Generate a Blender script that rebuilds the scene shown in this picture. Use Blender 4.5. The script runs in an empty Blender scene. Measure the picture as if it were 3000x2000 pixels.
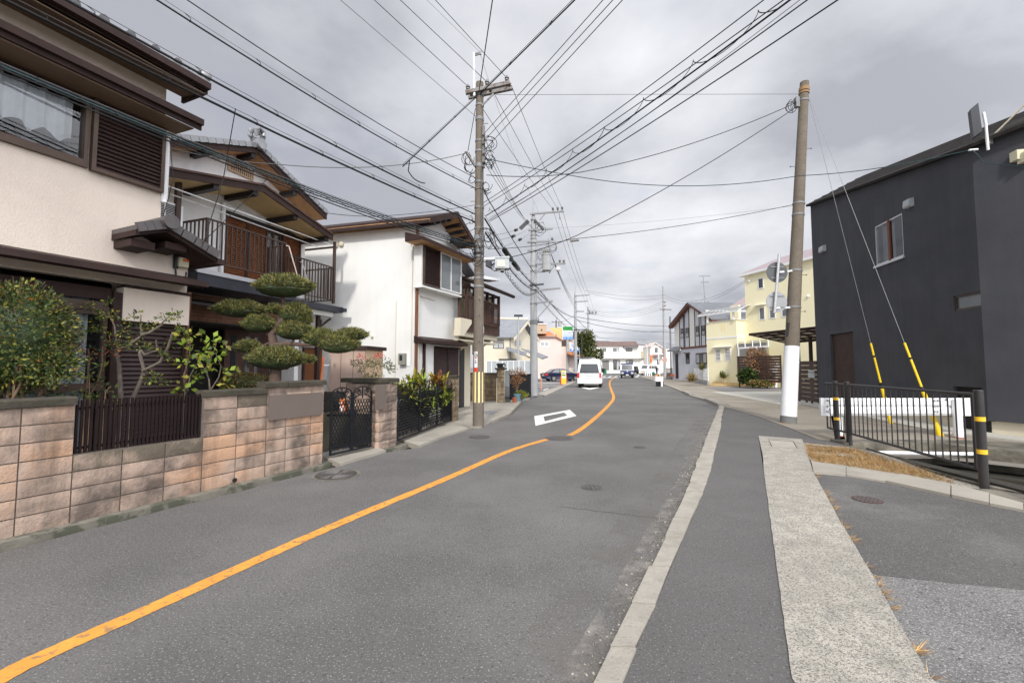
import bpy, math, random
from mathutils import Vector, Matrix, noise as mnoise
R=math.radians; RND=random.Random(7)
SC=bpy.context.scene; COL=SC.collection
# ---------------- camera, sky, sun, exposure ----------------
FP=1277.0; CAMH=1.65; PIT=math.atan(74/FP); CPT,SPT=math.cos(PIT),math.sin(PIT)
cam=bpy.data.objects.new('camera',bpy.data.cameras.new('camera')); COL.objects.link(cam)
cam.location=(0,0,CAMH); cam.rotation_euler=(R(90)+PIT,0,0)
cam.data.sensor_width=36; cam.data.lens=FP/3000*36; cam.data.clip_start=.05; cam.data.clip_end=5000
SC.camera=cam
SC.view_settings.view_transform='Standard'; SC.view_settings.look='None'; SC.view_settings.exposure=0.35; SC.view_settings.gamma=1
SUN_EL=R(36); SUN_AZ=Vector((-.09,-.996,0)).normalized()
SUN=Vector((SUN_AZ.x*math.cos(SUN_EL),SUN_AZ.y*math.cos(SUN_EL),math.sin(SUN_EL)))
def make_world():
    w=bpy.data.worlds.new('World'); SC.world=w; w.use_nodes=True; nt=w.node_tree; N=nt.nodes; L=nt.links; N.clear()
    out=N.new('ShaderNodeOutputWorld'); bg=N.new('ShaderNodeBackground'); bg.inputs[1].default_value=.1; L.new(bg.outputs[0],out.inputs[0])
    sky=N.new('ShaderNodeTexSky'); sky.sky_type='NISHITA'; sky.sun_disc=False; sky.sun_elevation=SUN_EL; sky.sun_rotation=math.atan2(SUN.x,SUN.y)
    tc=N.new('ShaderNodeTexCoord'); sep=N.new('ShaderNodeSeparateXYZ'); L.new(tc.outputs['Generated'],sep.inputs[0])
    def M(op,a,b=None,c=None,clamp=False):
        m=N.new('ShaderNodeMath'); m.operation=op; m.use_clamp=clamp
        for i,x in enumerate((a,b,c)):
            if x is None: continue
            if isinstance(x,(int,float)): m.inputs[i].default_value=x
            else: L.new(x,m.inputs[i])
        return m.outputs[0]
    zz=M('ADD',M('MAXIMUM',sep.outputs[2],0.0),.26)
    comb=N.new('ShaderNodeCombineXYZ'); L.new(M('DIVIDE',sep.outputs[0],zz),comb.inputs[0]); L.new(M('DIVIDE',sep.outputs[1],zz),comb.inputs[1])
    def noise(vec,sc,det,ro,off):
        mp=N.new('ShaderNodeMapping'); mp.inputs['Location'].default_value=off; L.new(vec,mp.inputs[0])
        n=N.new('ShaderNodeTexNoise'); n.inputs['Scale'].default_value=sc; n.inputs['Detail'].default_value=det; n.inputs['Roughness'].default_value=ro; L.new(mp.outputs[0],n.inputs[0]); return n.outputs[0]
    n1=noise(comb.outputs[0],.95,6,.48,(3.1,1.7,0)); n2=noise(comb.outputs[0],2.6,6,.56,(7.3,2.2,0))
    v=M('ADD',M('MULTIPLY',n1,.72),M('MULTIPLY',n2,.28))
    # broad lobes of thicker / thinner cloud, fixed in the sky
    def lobe(d,k,amp):
        d=Vector(d).normalized(); dp=N.new('ShaderNodeVectorMath'); dp.operation='DOT_PRODUCT'; L.new(tc.outputs['Generated'],dp.inputs[0]); dp.inputs[1].default_value=d
        return M('MULTIPLY',M('POWER',M('MAXIMUM',dp.outputs['Value'],0.0),k),amp)
    acc=v
    for d,k,amp in LOBES: acc=M('ADD',acc,lobe(d,k,amp))
    cr=N.new('ShaderNodeValToRGB'); L.new(acc,cr.inputs[0]); e=cr.color_ramp.elements
    e[0].position=.40; e[0].color=(.37,.38,.425,1); e[1].position=.69; e[1].color=(.84,.85,.88,1)
    for p,c in ((.475,(.50,.512,.555,1)),(.56,(.63,.64,.68,1))):
        k=e.new(p); k.color=c
    # added sky glow behind right of the view, lifting the road-facing walls
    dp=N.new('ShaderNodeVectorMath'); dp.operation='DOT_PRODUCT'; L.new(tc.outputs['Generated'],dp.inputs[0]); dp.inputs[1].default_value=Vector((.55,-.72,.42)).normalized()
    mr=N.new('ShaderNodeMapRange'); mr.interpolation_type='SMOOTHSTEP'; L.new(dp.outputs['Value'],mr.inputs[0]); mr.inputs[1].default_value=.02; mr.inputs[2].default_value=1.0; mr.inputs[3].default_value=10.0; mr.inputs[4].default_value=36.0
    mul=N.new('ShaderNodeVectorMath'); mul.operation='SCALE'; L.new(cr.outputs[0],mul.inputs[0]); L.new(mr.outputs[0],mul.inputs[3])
    gap=M('MULTIPLY',M('SUBTRACT',.42,noise(comb.outputs[0],1.7,5,.5,(1.2,9.1,0))),1.6,clamp=True)
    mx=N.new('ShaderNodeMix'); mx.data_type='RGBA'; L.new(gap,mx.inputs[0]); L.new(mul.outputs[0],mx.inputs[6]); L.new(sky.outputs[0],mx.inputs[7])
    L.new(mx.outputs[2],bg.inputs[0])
LOBES=[((-.55,1.0,.36),26,-.07),((-.05,1.0,.80),22,.04),((.55,1.0,.62),26,.02),((.25,1.0,.17),160,.05),((-.2,1.0,.12),60,-.05),((.35,1.0,.10),60,-.05),((.9,1.0,.9),20,-.02),((-.9,1,.9),18,-.02)]
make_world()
sd=bpy.data.lights.new('sun','SUN'); sd.energy=2.0; sd.angle=R(5); sd.color=(1,.955,.88)
so=bpy.data.objects.new('sun',sd); COL.objects.link(so); so.rotation_euler=SUN.to_track_quat('Z','Y').to_euler()

# ---------------- helpers ----------------
def ray(u,v):
    b=(1000-v)/FP; return Vector(((u-1500)/FP,CPT-SPT*b,SPT+CPT*b))
def G(u,v,z=0.0):
    r=ray(u,v); t=(z-CAMH)/r.z; return Vector((r.x*t,r.y*t,z))
def PY(u,v,Y):
    r=ray(u,v); t=Y/r.y; return Vector((r.x*t,Y,CAMH+r.z*t))
def PZ(u,v,z): return G(u,v,z)
class Fr:
    """local frame: x along a facade (to the right in the picture), y into the building, z up"""
    def __init__(s,ox,oy,ang,side='L'):
        a=R(ang)
        s.o=Vector((ox,oy,0))
        if side=='L': s.x=Vector((math.sin(a),math.cos(a),0))
        else: s.x=Vector((-math.sin(a),-math.cos(a),0))
        s.y=Vector((-s.x.y,s.x.x,0)); s.rz=math.atan2(s.x.y,s.x.x)
    def q(s,u,v,c=0.0):
        r=ray(u,v); t=(c+s.y.dot(s.o))/s.y.dot(r); P=Vector((0,0,CAMH))+r*t
        return (P-s.o).dot(s.x),P.z
    def qx(s,u,v,x=0.0):
        r=ray(u,v); t=(x+s.x.dot(s.o))/s.x.dot(r); P=Vector((0,0,CAMH))+r*t
        return (P-s.o).dot(s.y),P.z
    def l(s,P): d=P-s.o; return Vector((d.dot(s.x),d.dot(s.y),P.z))
class MB:
    def __init__(s): s.v=[];s.f=[];s.m=[];s.k=0
    def add(s,vs,fs,m=None):
        o=len(s.v); s.v+=[tuple(v) for v in vs]; s.f+=[tuple(i+o for i in f) for f in fs]; s.m+=[s.k if m is None else m]*len(fs); return s
    def box(s,x0,x1,y0,y1,z0,z1,m=None):
        vs=[(x,y,z) for z in (z0,z1) for y in (y0,y1) for x in (x0,x1)]
        return s.add(vs,[(0,2,3,1),(4,5,7,6),(0,1,5,4),(2,6,7,3),(0,4,6,2),(1,3,7,5)],m)
    def bar(s,a,b,w,h,m=None,up=(0,0,1)):
        a=Vector(a);b=Vector(b);d=(b-a).normalized();u=Vector(up)
        if abs(d.dot(u))>.99: u=Vector((1,0,0))
        n=d.cross(u).normalized(); u=n.cross(d).normalized()
        vs=[p+n*i*w/2+u*j*h/2 for p in (a,b) for i,j in ((-1,-1),(1,-1),(1,1),(-1,1))]
        return s.add(vs,[(3,2,1,0),(4,5,6,7),(0,1,5,4),(1,2,6,5),(2,3,7,6),(3,0,4,7)],m)
    def quad(s,*p,m=None): return s.add(p,[tuple(range(len(p)))],m)
    def prism(s,poly,ext,m=None):
        e=Vector(ext);n=len(poly);p=[Vector(q) for q in poly]
        return s.add(p+[q+e for q in p],[tuple(range(n))[::-1],tuple(range(n,2*n))]+[(i,(i+1)%n,n+(i+1)%n,n+i) for i in range(n)],m)
    def slab(s,poly,z0,z1,m=None):
        P=[(p[0],p[1],z0) for p in poly]
        a=sum(P[i][0]*P[(i+1)%len(P)][1]-P[(i+1)%len(P)][0]*P[i][1] for i in range(len(P)))
        if a<0: P=P[::-1]
        return s.prism(P,(0,0,z1-z0),m)
    def tube(s,pts,r,n=6,m=None,caps=True):
        pts=[Vector(p) for p in pts]; rr=r if isinstance(r,(list,tuple)) else [r]*len(pts); o=[];pu=None
        for i,p in enumerate(pts):
            d=(pts[min(i+1,len(pts)-1)]-pts[max(i-1,0)]).normalized()
            u=pu if pu is not None else (Vector((0,0,1)) if abs(d.z)<.9 else Vector((1,0,0)))
            x=d.cross(u)
            if x.length<1e-4: x=d.cross(Vector((.3,1,.2)))
            x.normalize(); y=x.cross(d).normalized(); pu=y
            o+=[p+(x*math.cos(2*math.pi*k/n)+y*math.sin(2*math.pi*k/n))*rr[i] for k in range(n)]
        fs=[(i*n+k,i*n+(k+1)%n,(i+1)*n+(k+1)%n,(i+1)*n+k) for i in range(len(pts)-1) for k in range(n)]
        if caps: fs+=[tuple(range(n))[::-1],tuple((len(pts)-1)*n+k for k in range(n))]
        return s.add(o,fs,m)
    def cyl(s,a,b,r,r2=None,n=12,m=None): return s.tube([a,b],[r,r if r2 is None else r2],n,m)
    def lathe(s,c,prof,n=16,m=None):
        c=Vector(c); o=[c+Vector((r*math.cos(2*math.pi*k/n),r*math.sin(2*math.pi*k/n),z)) for r,z in prof for k in range(n)]
        L=len(prof)
        return s.add(o,[(i*n+k,i*n+(k+1)%n,(i+1)*n+(k+1)%n,(i+1)*n+k) for i in range(L-1) for k in range(n)]+[tuple(range(n))[::-1],tuple((L-1)*n+k for k in range(n))],m)
    def ball(s,c,rx,ry=None,rz=None,n=12,m=None,jit=0):
        ry=rx if ry is None else ry; rz=rx if rz is None else rz; c=Vector(c);o=[];h=n//2
        for i in range(1,h):
            a=math.pi*i/h
            for k in range(n):
                b=2*math.pi*k/n; j=1+jit*(RND.random()-.5); o.append(c+Vector((rx*math.sin(a)*math.cos(b)*j,ry*math.sin(a)*math.sin(b)*j,rz*math.cos(a)*j)))
        t=len(o); o+=[c+Vector((0,0,rz)),c-Vector((0,0,rz))]
        fs=[(i*n+k,(i+1)*n+k,(i+1)*n+(k+1)%n,i*n+(k+1)%n) for i in range(h-2) for k in range(n)]
        fs+=[(t,k,(k+1)%n) for k in range(n)]+[(t+1,(h-2)*n+(k+1)%n,(h-2)*n+k) for k in range(n)]
        return s.add(o,fs,m)
    def wallgrid(s,x0,x1,z0,z1,holes,y0,y1,m=None):
        """front face at y0, back at y1, rectangular holes (a,b,c,d)=(x0,x1,z0,z1)"""
        xs=sorted({x0,x1}|{min(max(h[i],x0),x1) for h in holes for i in (0,1)}); zs=sorted({z0,z1}|{min(max(h[i],z0),z1) for h in holes for i in (2,3)})
        def solid(i,j):
            if i<0 or j<0 or i>=len(xs)-1 or j>=len(zs)-1: return False
            cx=(xs[i]+xs[i+1])/2; cz=(zs[j]+zs[j+1])/2
            return not any(h[0]<cx<h[1] and h[2]<cz<h[3] for h in holes)
        for i in range(len(xs)-1):
            for j in range(len(zs)-1):
                if not solid(i,j): continue
                a,b,c,d=xs[i],xs[i+1],zs[j],zs[j+1]
                s.quad((a,y0,c),(b,y0,c),(b,y0,d),(a,y0,d),m=m); s.quad((b,y1,c),(a,y1,c),(a,y1,d),(b,y1,d),m=m)
                if not solid(i-1,j): s.quad((a,y1,c),(a,y0,c),(a,y0,d),(a,y1,d),m=m)
                if not solid(i+1,j): s.quad((b,y0,c),(b,y1,c),(b,y1,d),(b,y0,d),m=m)
                if not solid(i,j-1): s.quad((a,y1,c),(b,y1,c),(b,y0,c),(a,y0,c),m=m)
                if not solid(i,j+1): s.quad((a,y0,d),(b,y0,d),(b,y1,d),(a,y1,d),m=m)
        return s
    def build(s,name,mats,parent=None,smooth=False,off=None):
        me=bpy.data.meshes.new(name); o_=Vector(off) if off is not None else None
        vs=s.v if o_ is None else [(v[0]-o_.x,v[1]-o_.y,v[2]-o_.z) for v in s.v]
        me.from_pydata(vs,[],s.f)
        if not isinstance(mats,(list,tuple)): mats=[mats]
        for mm in mats: me.materials.append(mm)
        if len(mats)>1: me.polygons.foreach_set('material_index',[min(i,len(mats)-1) for i in s.m])
        if smooth:
            me.polygons.foreach_set('use_smooth',[True]*len(s.f))
            if hasattr(me,'set_sharp_from_angle'): me.set_sharp_from_angle(angle=R(38))
        me.update()
        o=bpy.data.objects.new(name,me); COL.objects.link(o)
        if parent is not None: o.parent=parent
        elif o_ is not None: o.location=o_
        return o
def tag(o,label=None,cat=None,group=None,kind=None):
    if label: o['label']=label
    if cat: o['category']=cat
    if group: o['group']=group
    if kind: o['kind']=kind
    return o
def root(name,label,cat,loc,rz=0.0,group=None):
    o=bpy.data.objects.new(name,None); COL.objects.link(o); o.location=loc; o.rotation_euler=(0,0,rz); o.empty_display_size=.3
    return tag(o,label,cat,group)
def froot(name,label,cat,fr,group=None): return root(name,label,cat,fr.o,fr.rz,group)
def copytree(o,parent=None):
    c=o.copy(); COL.objects.link(c)
    if parent is not None: c.parent=parent
    for ch in list(o.children): copytree(ch,c)
    return c
def struct(name,mb,m): return tag(mb.build(name,m),kind='structure')
# ---------------- materials ----------------
def mat(name,col,rough=.75,var=.10,sc=3.0,col2=None,c2sc=1.2,c2lo=.52,c2hi=.7,c2amt=.8,bump=0.0,bsc=60.0,metal=0.0,spec=.35,speck=0,spcol=(.5,.5,.5),spsc=220,spth=.62,streak=0,streakcol=(.05,.05,.05),emit=None,alpha=None,col3=None,c3lo=.5):
    m=bpy.data.materials.new(name); m.use_nodes=True; nt=m.node_tree; N=nt.nodes; L=nt.links; b=N['Principled BSDF']
    b.inputs['Roughness'].default_value=rough; b.inputs['Metallic'].default_value=metal; b.inputs['Specular IOR Level'].default_value=spec
    tc=N.new('ShaderNodeTexCoord'); v=tc.outputs['Object']
    def noise(s_,det=4,ro=.55,vec=None):
        n=N.new('ShaderNodeTexNoise'); n.inputs['Scale'].default_value=s_; n.inputs['Detail'].default_value=det; n.inputs['Roughness'].default_value=ro; L.new(vec or v,n.inputs[0]); return n.outputs[0]
    def ramp(x,lo,hi):
        r=N.new('ShaderNodeMapRange'); r.clamp=True; L.new(x,r.inputs[0]); r.inputs[1].default_value=lo; r.inputs[2].default_value=hi; return r.outputs[0]
    def mix(f,a,bb,amt=None):
        x=N.new('ShaderNodeMix'); x.data_type='RGBA'
        if amt is not None:
            k=N.new('ShaderNodeMath'); k.operation='MULTIPLY'; L.new(f,k.inputs[0]); k.inputs[1].default_value=amt; f=k.outputs[0]
        L.new(f,x.inputs[0])
        for i,c in ((6,a),(7,bb)):
            if isinstance(c,tuple): x.inputs[i].default_value=(c[0],c[1],c[2],1)
            else: L.new(c,x.inputs[i])
        return x.outputs[2]
    lo=tuple(max(0,c*(1-var)) for c in col); hi=tuple(min(1,c*(1+var)) for c in col)
    c=mix(ramp(noise(sc,6),.3,.7),lo,hi)
    if col3: c=mix(ramp(noise(.9,5,.6),c3lo,c3lo+.16),c,tuple(col3),.85)
    if col2: c=mix(ramp(noise(c2sc,7,.62),c2lo,c2hi),c,tuple(col2),c2amt)
    if streak:
        mp=N.new('ShaderNodeMapping'); mp.inputs['Scale'].default_value=(3.0,3.0,.22); L.new(v,mp.inputs[0])
        c=mix(ramp(noise(1.6,5,.6,mp.outputs[0]),.48,.75),c,tuple(streakcol),streak)
    if speck:
        c=mix(ramp(noise(spsc,2,.6),spth,spth+.05),c,tuple(spcol),speck)
        c=mix(ramp(noise(spsc*.55,2,.6),.6,.66),c,tuple(x*.55 for x in col),speck)
    L.new(c,b.inputs['Base Color'])
    if bump:
        bp=N.new('ShaderNodeBump'); bp.inputs['Strength'].default_value=min(1,bump); bp.inputs['Distance'].default_value=.01; L.new(noise(bsc,5,.6),bp.inputs['Height']); L.new(bp.outputs[0],b.inputs['Normal'])
    if alpha:
        tr=N.new('ShaderNodeBsdfTransparent'); mxs=N.new('ShaderNodeMixShader'); mp=N.new('ShaderNodeMath'); mp.operation='MULTIPLY'; mp.inputs[1].default_value=alpha[3]; L.new(ramp(noise(alpha[0],7,.65),alpha[1],alpha[2]),mp.inputs[0]); L.new(mp.outputs[0],mxs.inputs[0]); L.new(tr.outputs[0],mxs.inputs[1]); L.new(b.outputs[0],mxs.inputs[2]); L.new(mxs.outputs[0],N['Material Output'].inputs[0])
    if emit: b.inputs['Emission Color'].default_value=(*emit[:3],1); b.inputs['Emission Strength'].default_value=emit[3]
    return m
def glassmat(name,tint=(.55,.58,.6),gl=.12):
    m=bpy.data.materials.new(name); m.use_nodes=True; N=m.node_tree.nodes; L=m.node_tree.links; N.clear()
    out=N.new('ShaderNodeOutputMaterial'); tr=N.new('ShaderNodeBsdfTransparent'); tr.inputs[0].default_value=(*tint,1); g=N.new('ShaderNodeBsdfGlossy'); g.inputs['Roughness'].default_value=.03
    fr=N.new('ShaderNodeFresnel'); fr.inputs[0].default_value=1.5; ad=N.new('ShaderNodeMath'); ad.operation='ADD'; ad.use_clamp=True; L.new(fr.outputs[0],ad.inputs[0]); ad.inputs[1].default_value=gl
    mx=N.new('ShaderNodeMixShader'); L.new(ad.outputs[0],mx.inputs[0]); L.new(tr.outputs[0],mx.inputs[1]); L.new(g.outputs[0],mx.inputs[2]); L.new(mx.outputs[0],out.inputs[0]); return m
def leafmat(name,col,var=.35,rough=.55):
    m=mat(name,col,rough,var,9.0,spec=.3); return m
M={}
def mk(k,*a,**kw): M[k]=mat(k,*a,**kw)
mk('asphalt',(.128,.122,.116),.9,.12,.6,col2=(.185,.178,.168),c2sc=.30,c2lo=.44,c2hi=.66,c2amt=.75,bump=.8,bsc=120,speck=.8,spcol=(.36,.35,.335),spsc=75,spth=.60)
mk('asphalt_walk',(.122,.116,.112),.92,.10,.9,col2=(.16,.152,.147),c2sc=.5,c2amt=.6,bump=.8,bsc=140,speck=.8,spcol=(.30,.29,.28),spsc=85,spth=.61)
mk('asphalt_dust',(.27,.25,.225),.95,.1,3,alpha=(5,.42,.62,.8),speck=.5,spcol=(.4,.38,.35),spsc=80)
mk('asphalt_dust2',(.22,.205,.185),.95,.1,3,alpha=(2.2,.44,.70,.6))
mk('tyre_track',(.105,.10,.096),.85,.1,3,alpha=(1.1,.36,.66,.55))
mk('asphalt_dark',(.105,.10,.096),.92,.12,.9,col2=(.19,.18,.17),c2sc=.8,c2lo=.5,c2hi=.72,c2amt=.8,bump=.6,bsc=150,speck=.8,spcol=(.30,.29,.27),spsc=90,spth=.6)
mk('asphalt_gravel',(.17,.165,.16),.92,.16,2,bump=1,bsc=70,speck=1,spcol=(.36,.35,.335),spsc=85,spth=.56)
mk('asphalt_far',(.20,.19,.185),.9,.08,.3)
mk('concrete',(.36,.33,.28),.9,.12,1.2,col2=(.22,.20,.165),c2sc=.8,c2amt=.55,bump=.3,bsc=90,speck=.25,spcol=(.45,.43,.38),spsc=110,spth=.62)
mk('concrete_strip',(.485,.445,.38),.93,.10,1.0,col2=(.30,.285,.245),c2sc=5.5,c2lo=.40,c2hi=.66,c2amt=.75,bump=1,bsc=95,speck=.75,spcol=(.13,.13,.12),spsc=80,spth=.525)
mk('concrete_lid',(.40,.37,.32),.9,.12,3,bump=.3,bsc=90,speck=.5,spcol=(.22,.21,.19),spsc=100,spth=.6)
mk('kerb',(.37,.34,.29),.9,.15,4,col2=(.27,.24,.20),c2sc=5,c2amt=.6,bump=.8,bsc=60,speck=.4,spcol=(.25,.24,.22),spsc=80,spth=.6)
mk('concrete_dirty',(.20,.18,.145),.95,.2,3,col2=(.06,.058,.045),c2sc=2.5,c2lo=.42,c2hi=.62,c2amt=.85,bump=.6,bsc=50)
mk('gutter_moss',(.20,.185,.15),.95,.2,5,col2=(.075,.08,.055),c2sc=3.0,c2lo=.5,c2hi=.56,c2amt=.8,bump=.6,bsc=50)
mk('soil',(.12,.09,.06),.95,.3,5,bump=.8,bsc=40)
mk('gravel_soil',(.30,.27,.22),.95,.25,6,bump=1,bsc=45,speck=.9,spcol=(.5,.48,.44),spsc=45,spth=.55)
mk('ground',(.22,.20,.17),.95,.2,.3)
mk('line_yellow',(.74,.315,.055),.85,.12,5,col2=(.26,.17,.10),c2sc=16,c2lo=.53,c2hi=.63,c2amt=.8,bump=.3,bsc=120)
mk('stripe_cream',(.80,.64,.30),.6,.06,5)
mk('line_white',(.80,.80,.78),.8,.05,5,col2=(.30,.29,.28),c2sc=13,c2lo=.56,c2hi=.66,c2amt=.6)
mk('plaza',(.31,.275,.225),.93,.10,.6,col2=(.20,.175,.14),c2sc=.45,c2lo=.45,c2hi=.65,c2amt=.7,bump=.3,bsc=90,speck=.3,spcol=(.42,.40,.35),spsc=90,spth=.6)
mk('plaza_light',(.52,.50,.44),.93,.08,.6)
mk('stucco_cream',(.70,.605,.515),.88,.05,1.2,col2=(.66,.57,.48),c2sc=.7,c2amt=.35,bump=.6,bsc=38,streak=.12,streakcol=(.35,.29,.24))
mk('stucco_white',(.76,.755,.73),.88,.04,1.0,bump=.25,bsc=60,streak=.10,streakcol=(.5,.49,.47))
mk('stucco_house2',(.80,.79,.775),.9,.06,1.0,col2=(.5,.5,.49),c2sc=.8,c2amt=.35,bump=.2,bsc=60,streak=.25,streakcol=(.42,.42,.42))
mk('stucco_dark',(.078,.080,.090),.95,.12,.9,spec=.15,col2=(.058,.063,.076),c2sc=.6,c2amt=.6,bump=1,bsc=40,streak=.25,streakcol=(.12,.12,.125))
mk('stucco_beige',(.66,.60,.47),.9,.05,1,streak=.1,streakcol=(.45,.4,.3))
mk('stucco_pink',(.70,.60,.55),.9,.06,.5,col2=(.58,.49,.45),c2sc=.4,c2amt=.4)
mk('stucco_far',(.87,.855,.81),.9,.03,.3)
mk('stucco_grey',(.62,.64,.70),.9,.03,.5)
mk('stucco_yellow',(.90,.84,.58),.9,.03,.4,bump=.1,bsc=40)
mk('trim_brown',(.038,.022,.019),.62,.2,4,spec=.2,bump=.15,bsc=90,streak=.2,streakcol=(.02,.014,.012))
mk('trim_black',(.022,.018,.018),.5,.2,4)
mk('wood_dark',(.075,.038,.028),.7,.25,3,bump=.3,bsc=60,streak=.3,streakcol=(.025,.015,.012))
mk('wood_soffit',(.50,.28,.13),.7,.2,2,streak=.25,streakcol=(.2,.1,.045))
mk('soffit_tan',(.17,.115,.075),.8,.15,2)
mk('soffit_yellow',(.60,.43,.21),.8,.12,2)
mk('louver_orange',(.24,.095,.040),.6,.18,3,streak=.2,streakcol=(.1,.035,.015))
mk('louver_brown',(.052,.032,.030),.45,.12,3)
mk('frame_bronze',(.085,.056,.042),.4,.12,4,metal=.3)
mk('rail_brown',(.060,.036,.028),.45,.15,4)
mk('alu',(.62,.63,.64),.35,.06,4,metal=.7)
mk('alu_rail',(.80,.80,.80),.3,.04,4,metal=.3)
mk('tile_grey',(.16,.16,.17),.42,.2,3,spec=.6)
mk('tile_silver',(.24,.245,.255),.35,.25,5,spec=.6)
mk('tile_brown',(.085,.075,.074),.4,.15,5,spec=.5)
mk('roof_light',(.22,.23,.25),.5,.12,2)
mk('roof_orange',(.56,.22,.10),.7,.15,3,col2=(.42,.16,.08),c2sc=4,c2amt=.6)
mk('roof_tan',(.72,.38,.15),.7,.10,3)
mk('roof_brown',(.17,.115,.10),.8,.2,1.2,bump=.2,bsc=20)
mk('roof_slate',(.16,.165,.18),.6,.15,2)
mk('roof_pinkgrey',(.37,.30,.31),.6,.1,2)
mk('metal_roof_dark',(.030,.026,.025),.85,.2,2,spec=.1,streak=.2,streakcol=(.09,.085,.08))
mk('brick',(.16,.075,.045),.85,.2,4,bump=.2,bsc=60)
mk('mortar',(.23,.19,.16),.9,.1,4)
mk('paint_blackblue',(.030,.032,.042),.6,.2,3,bump=.2,bsc=40)
for k_,l_,h_,lo3,dk in (('block_a',.46,.68,.50,(.085,.068,.058)),('block_b',.38,.62,.56,(.08,.067,.058)),('block_c',.26,.50,.7,(.065,.062,.042)),('block_o',.52,.70,.42,(.10,.08,.065))):
    mk(k_,(.43,.32,.25),.95,.14,6,col2=dk,c2sc=2.6,c2lo=l_,c2hi=h_,c2amt=.80,bump=1,bsc=42,streak=.6,streakcol=(.085,.068,.055),col3=(.53,.315,.19),c3lo=lo3)
mk('joint',(.15,.125,.105),.95,.2,6)
mk('cap',(.062,.054,.040),.97,.25,6,col2=(.035,.037,.022),c2sc=4,c2amt=.7,bump=1,bsc=30)
mk('stone_tan',(.30,.23,.145),.95,.25,4,col2=(.10,.08,.055),c2sc=3,c2lo=.42,c2hi=.6,c2amt=.8,bump=1,bsc=28)
mk('iron_black',(.012,.013,.017),.6,.2,5,spec=.2)
mk('fence_black',(.030,.026,.026),.4,.15,5,spec=.5)
mk('iron_brown',(.016,.009,.009),.7,.2,5,spec=.15)
mk('band_yellow',(.86,.52,.03),.5,.05,5)
mk('guard_yellow',(.90,.62,.02),.45,.05,5)
mk('white_paint',(.84,.85,.86),.45,.04,3,col2=(.6,.58,.55),c2sc=2,c2lo=.62,c2hi=.75,c2amt=.5)
mk('white_plain',(.82,.82,.82),.5,.03,3)
mk('pole_brown',(.16,.135,.105),.9,.12,4,col2=(.13,.105,.08),c2sc=1.5,c2amt=.6,bump=.5,bsc=60,speck=.5,spcol=(.36,.33,.28),spsc=38,spth=.64)
mk('pole_conc',(.155,.13,.104),.9,.12,3,col2=(.15,.13,.10),c2sc=1.2,c2amt=.6,bump=.4,bsc=60,speck=.5,spcol=(.4,.37,.32),spsc=36,spth=.64)
mk('pole_grey',(.36,.365,.37),.8,.1,3,streak=.3,streakcol=(.25,.25,.25))
mk('pole_grey_dark',(.17,.17,.17),.8,.1,3)
mk('galv',(.22,.225,.23),.6,.15,8,metal=.1,col2=(.30,.22,.16),c2sc=7,c2lo=.62,c2hi=.72,c2amt=.7)
mk('galv_light',(.48,.49,.50),.5,.1,8,metal=.2)
mk('galv_rust',(.19,.18,.17),.6,.2,8,metal=.1,col2=(.10,.05,.035),c2sc=6,c2lo=.52,c2hi=.6,c2amt=.9)
mk('rust_yellow',(.30,.18,.085),.7,.2,9,col2=(.22,.09,.03),c2sc=9,c2amt=.7)
mk('cable',(.012,.012,.013),.6,.1,3,spec=.25)
mk('cable_teal',(.016,.05,.055),.5,.1,3)
mk('cable_grey',(.10,.10,.10),.5,.1,3)
mk('steel_wire',(.26,.26,.26),.5,.1,3,metal=.3)
mk('porcelain',(.17,.155,.14),.3,.2,8,spec=.7)
mk('box_grey',(.42,.45,.46),.5,.05,5)
mk('box_cream',(.70,.66,.48),.5,.05,5)
mk('box_metal_cream',(.62,.58,.50),.5,.05,5)
mk('meter_grey',(.26,.26,.215),.5,.06,5)
mk('copper_pipe',(.16,.06,.035),.5,.15,5)
mk('shed_pink',(.42,.31,.25),.75,.07,2,col2=(.30,.19,.16),c2sc=1.5,c2amt=.5,streak=.25,streakcol=(.24,.15,.13))
mk('shed_cream',(.50,.36,.24),.75,.07,2)
mk('plate_brown',(.145,.115,.098),.7,.05,3)
mk('red',(.65,.045,.03),.5,.1,5)
mk('orange',(.85,.22,.07),.5,.08,5)
mk('salmon',(.82,.36,.22),.5,.08,5)
mk('terracotta',(.42,.11,.05),.8,.12,6)
mk('pot_blue',(.13,.24,.30),.6,.1,6)
mk('pot_grey',(.24,.27,.24),.7,.1,6)
mk('plastic_black',(.012,.012,.013),.45,.1,5)
mk('rubber',(.015,.015,.016),.8,.1,5)
mk('green',(.01,.26,.04),.5,.03,5)
mk('green_dark',(.03,.15,.08),.6,.1,5)
mk('blue_sign',(.04,.24,.65),.5,.03,5)
mk('blue_txt',(.10,.30,.70),.5,.03,5)
mk('black_txt',(.03,.03,.03),.5,.03,5)
mk('sign_yellow',(.92,.55,.05),.5,.04,5)
mk('sign_back',(.34,.345,.35),.35,.06,6,metal=.3)
mk('sign_back_dark',(.10,.105,.11),.35,.1,6,metal=.3)
mk('iron_cover',(.085,.078,.075),.6,.2,20,metal=.4,col2=(.15,.14,.13),c2sc=12,c2amt=.6)
mk('iron_ring',(.13,.12,.115),.7,.2,20,metal=.3)
mk('rust_cover',(.085,.050,.045),.8,.2,12)
mk('curtain',(.78,.80,.83),.9,.08,6)
mk('curtain_dim',(.52,.54,.60),.9,.12,5)
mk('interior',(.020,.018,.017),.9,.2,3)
mk('pane_dark',(.030,.034,.038),.06,.1,2,spec=.9)
mk('pane_mid',(.13,.145,.15),.15,.1,2,spec=.8)
mk('pane_light',(.42,.44,.45),.25,.1,2,spec=.6)
mk('shutter_dark',(.040,.042,.048),.55,.1,3)
mk('shutter_grey',(.20,.19,.18),.6,.08,3)
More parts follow.
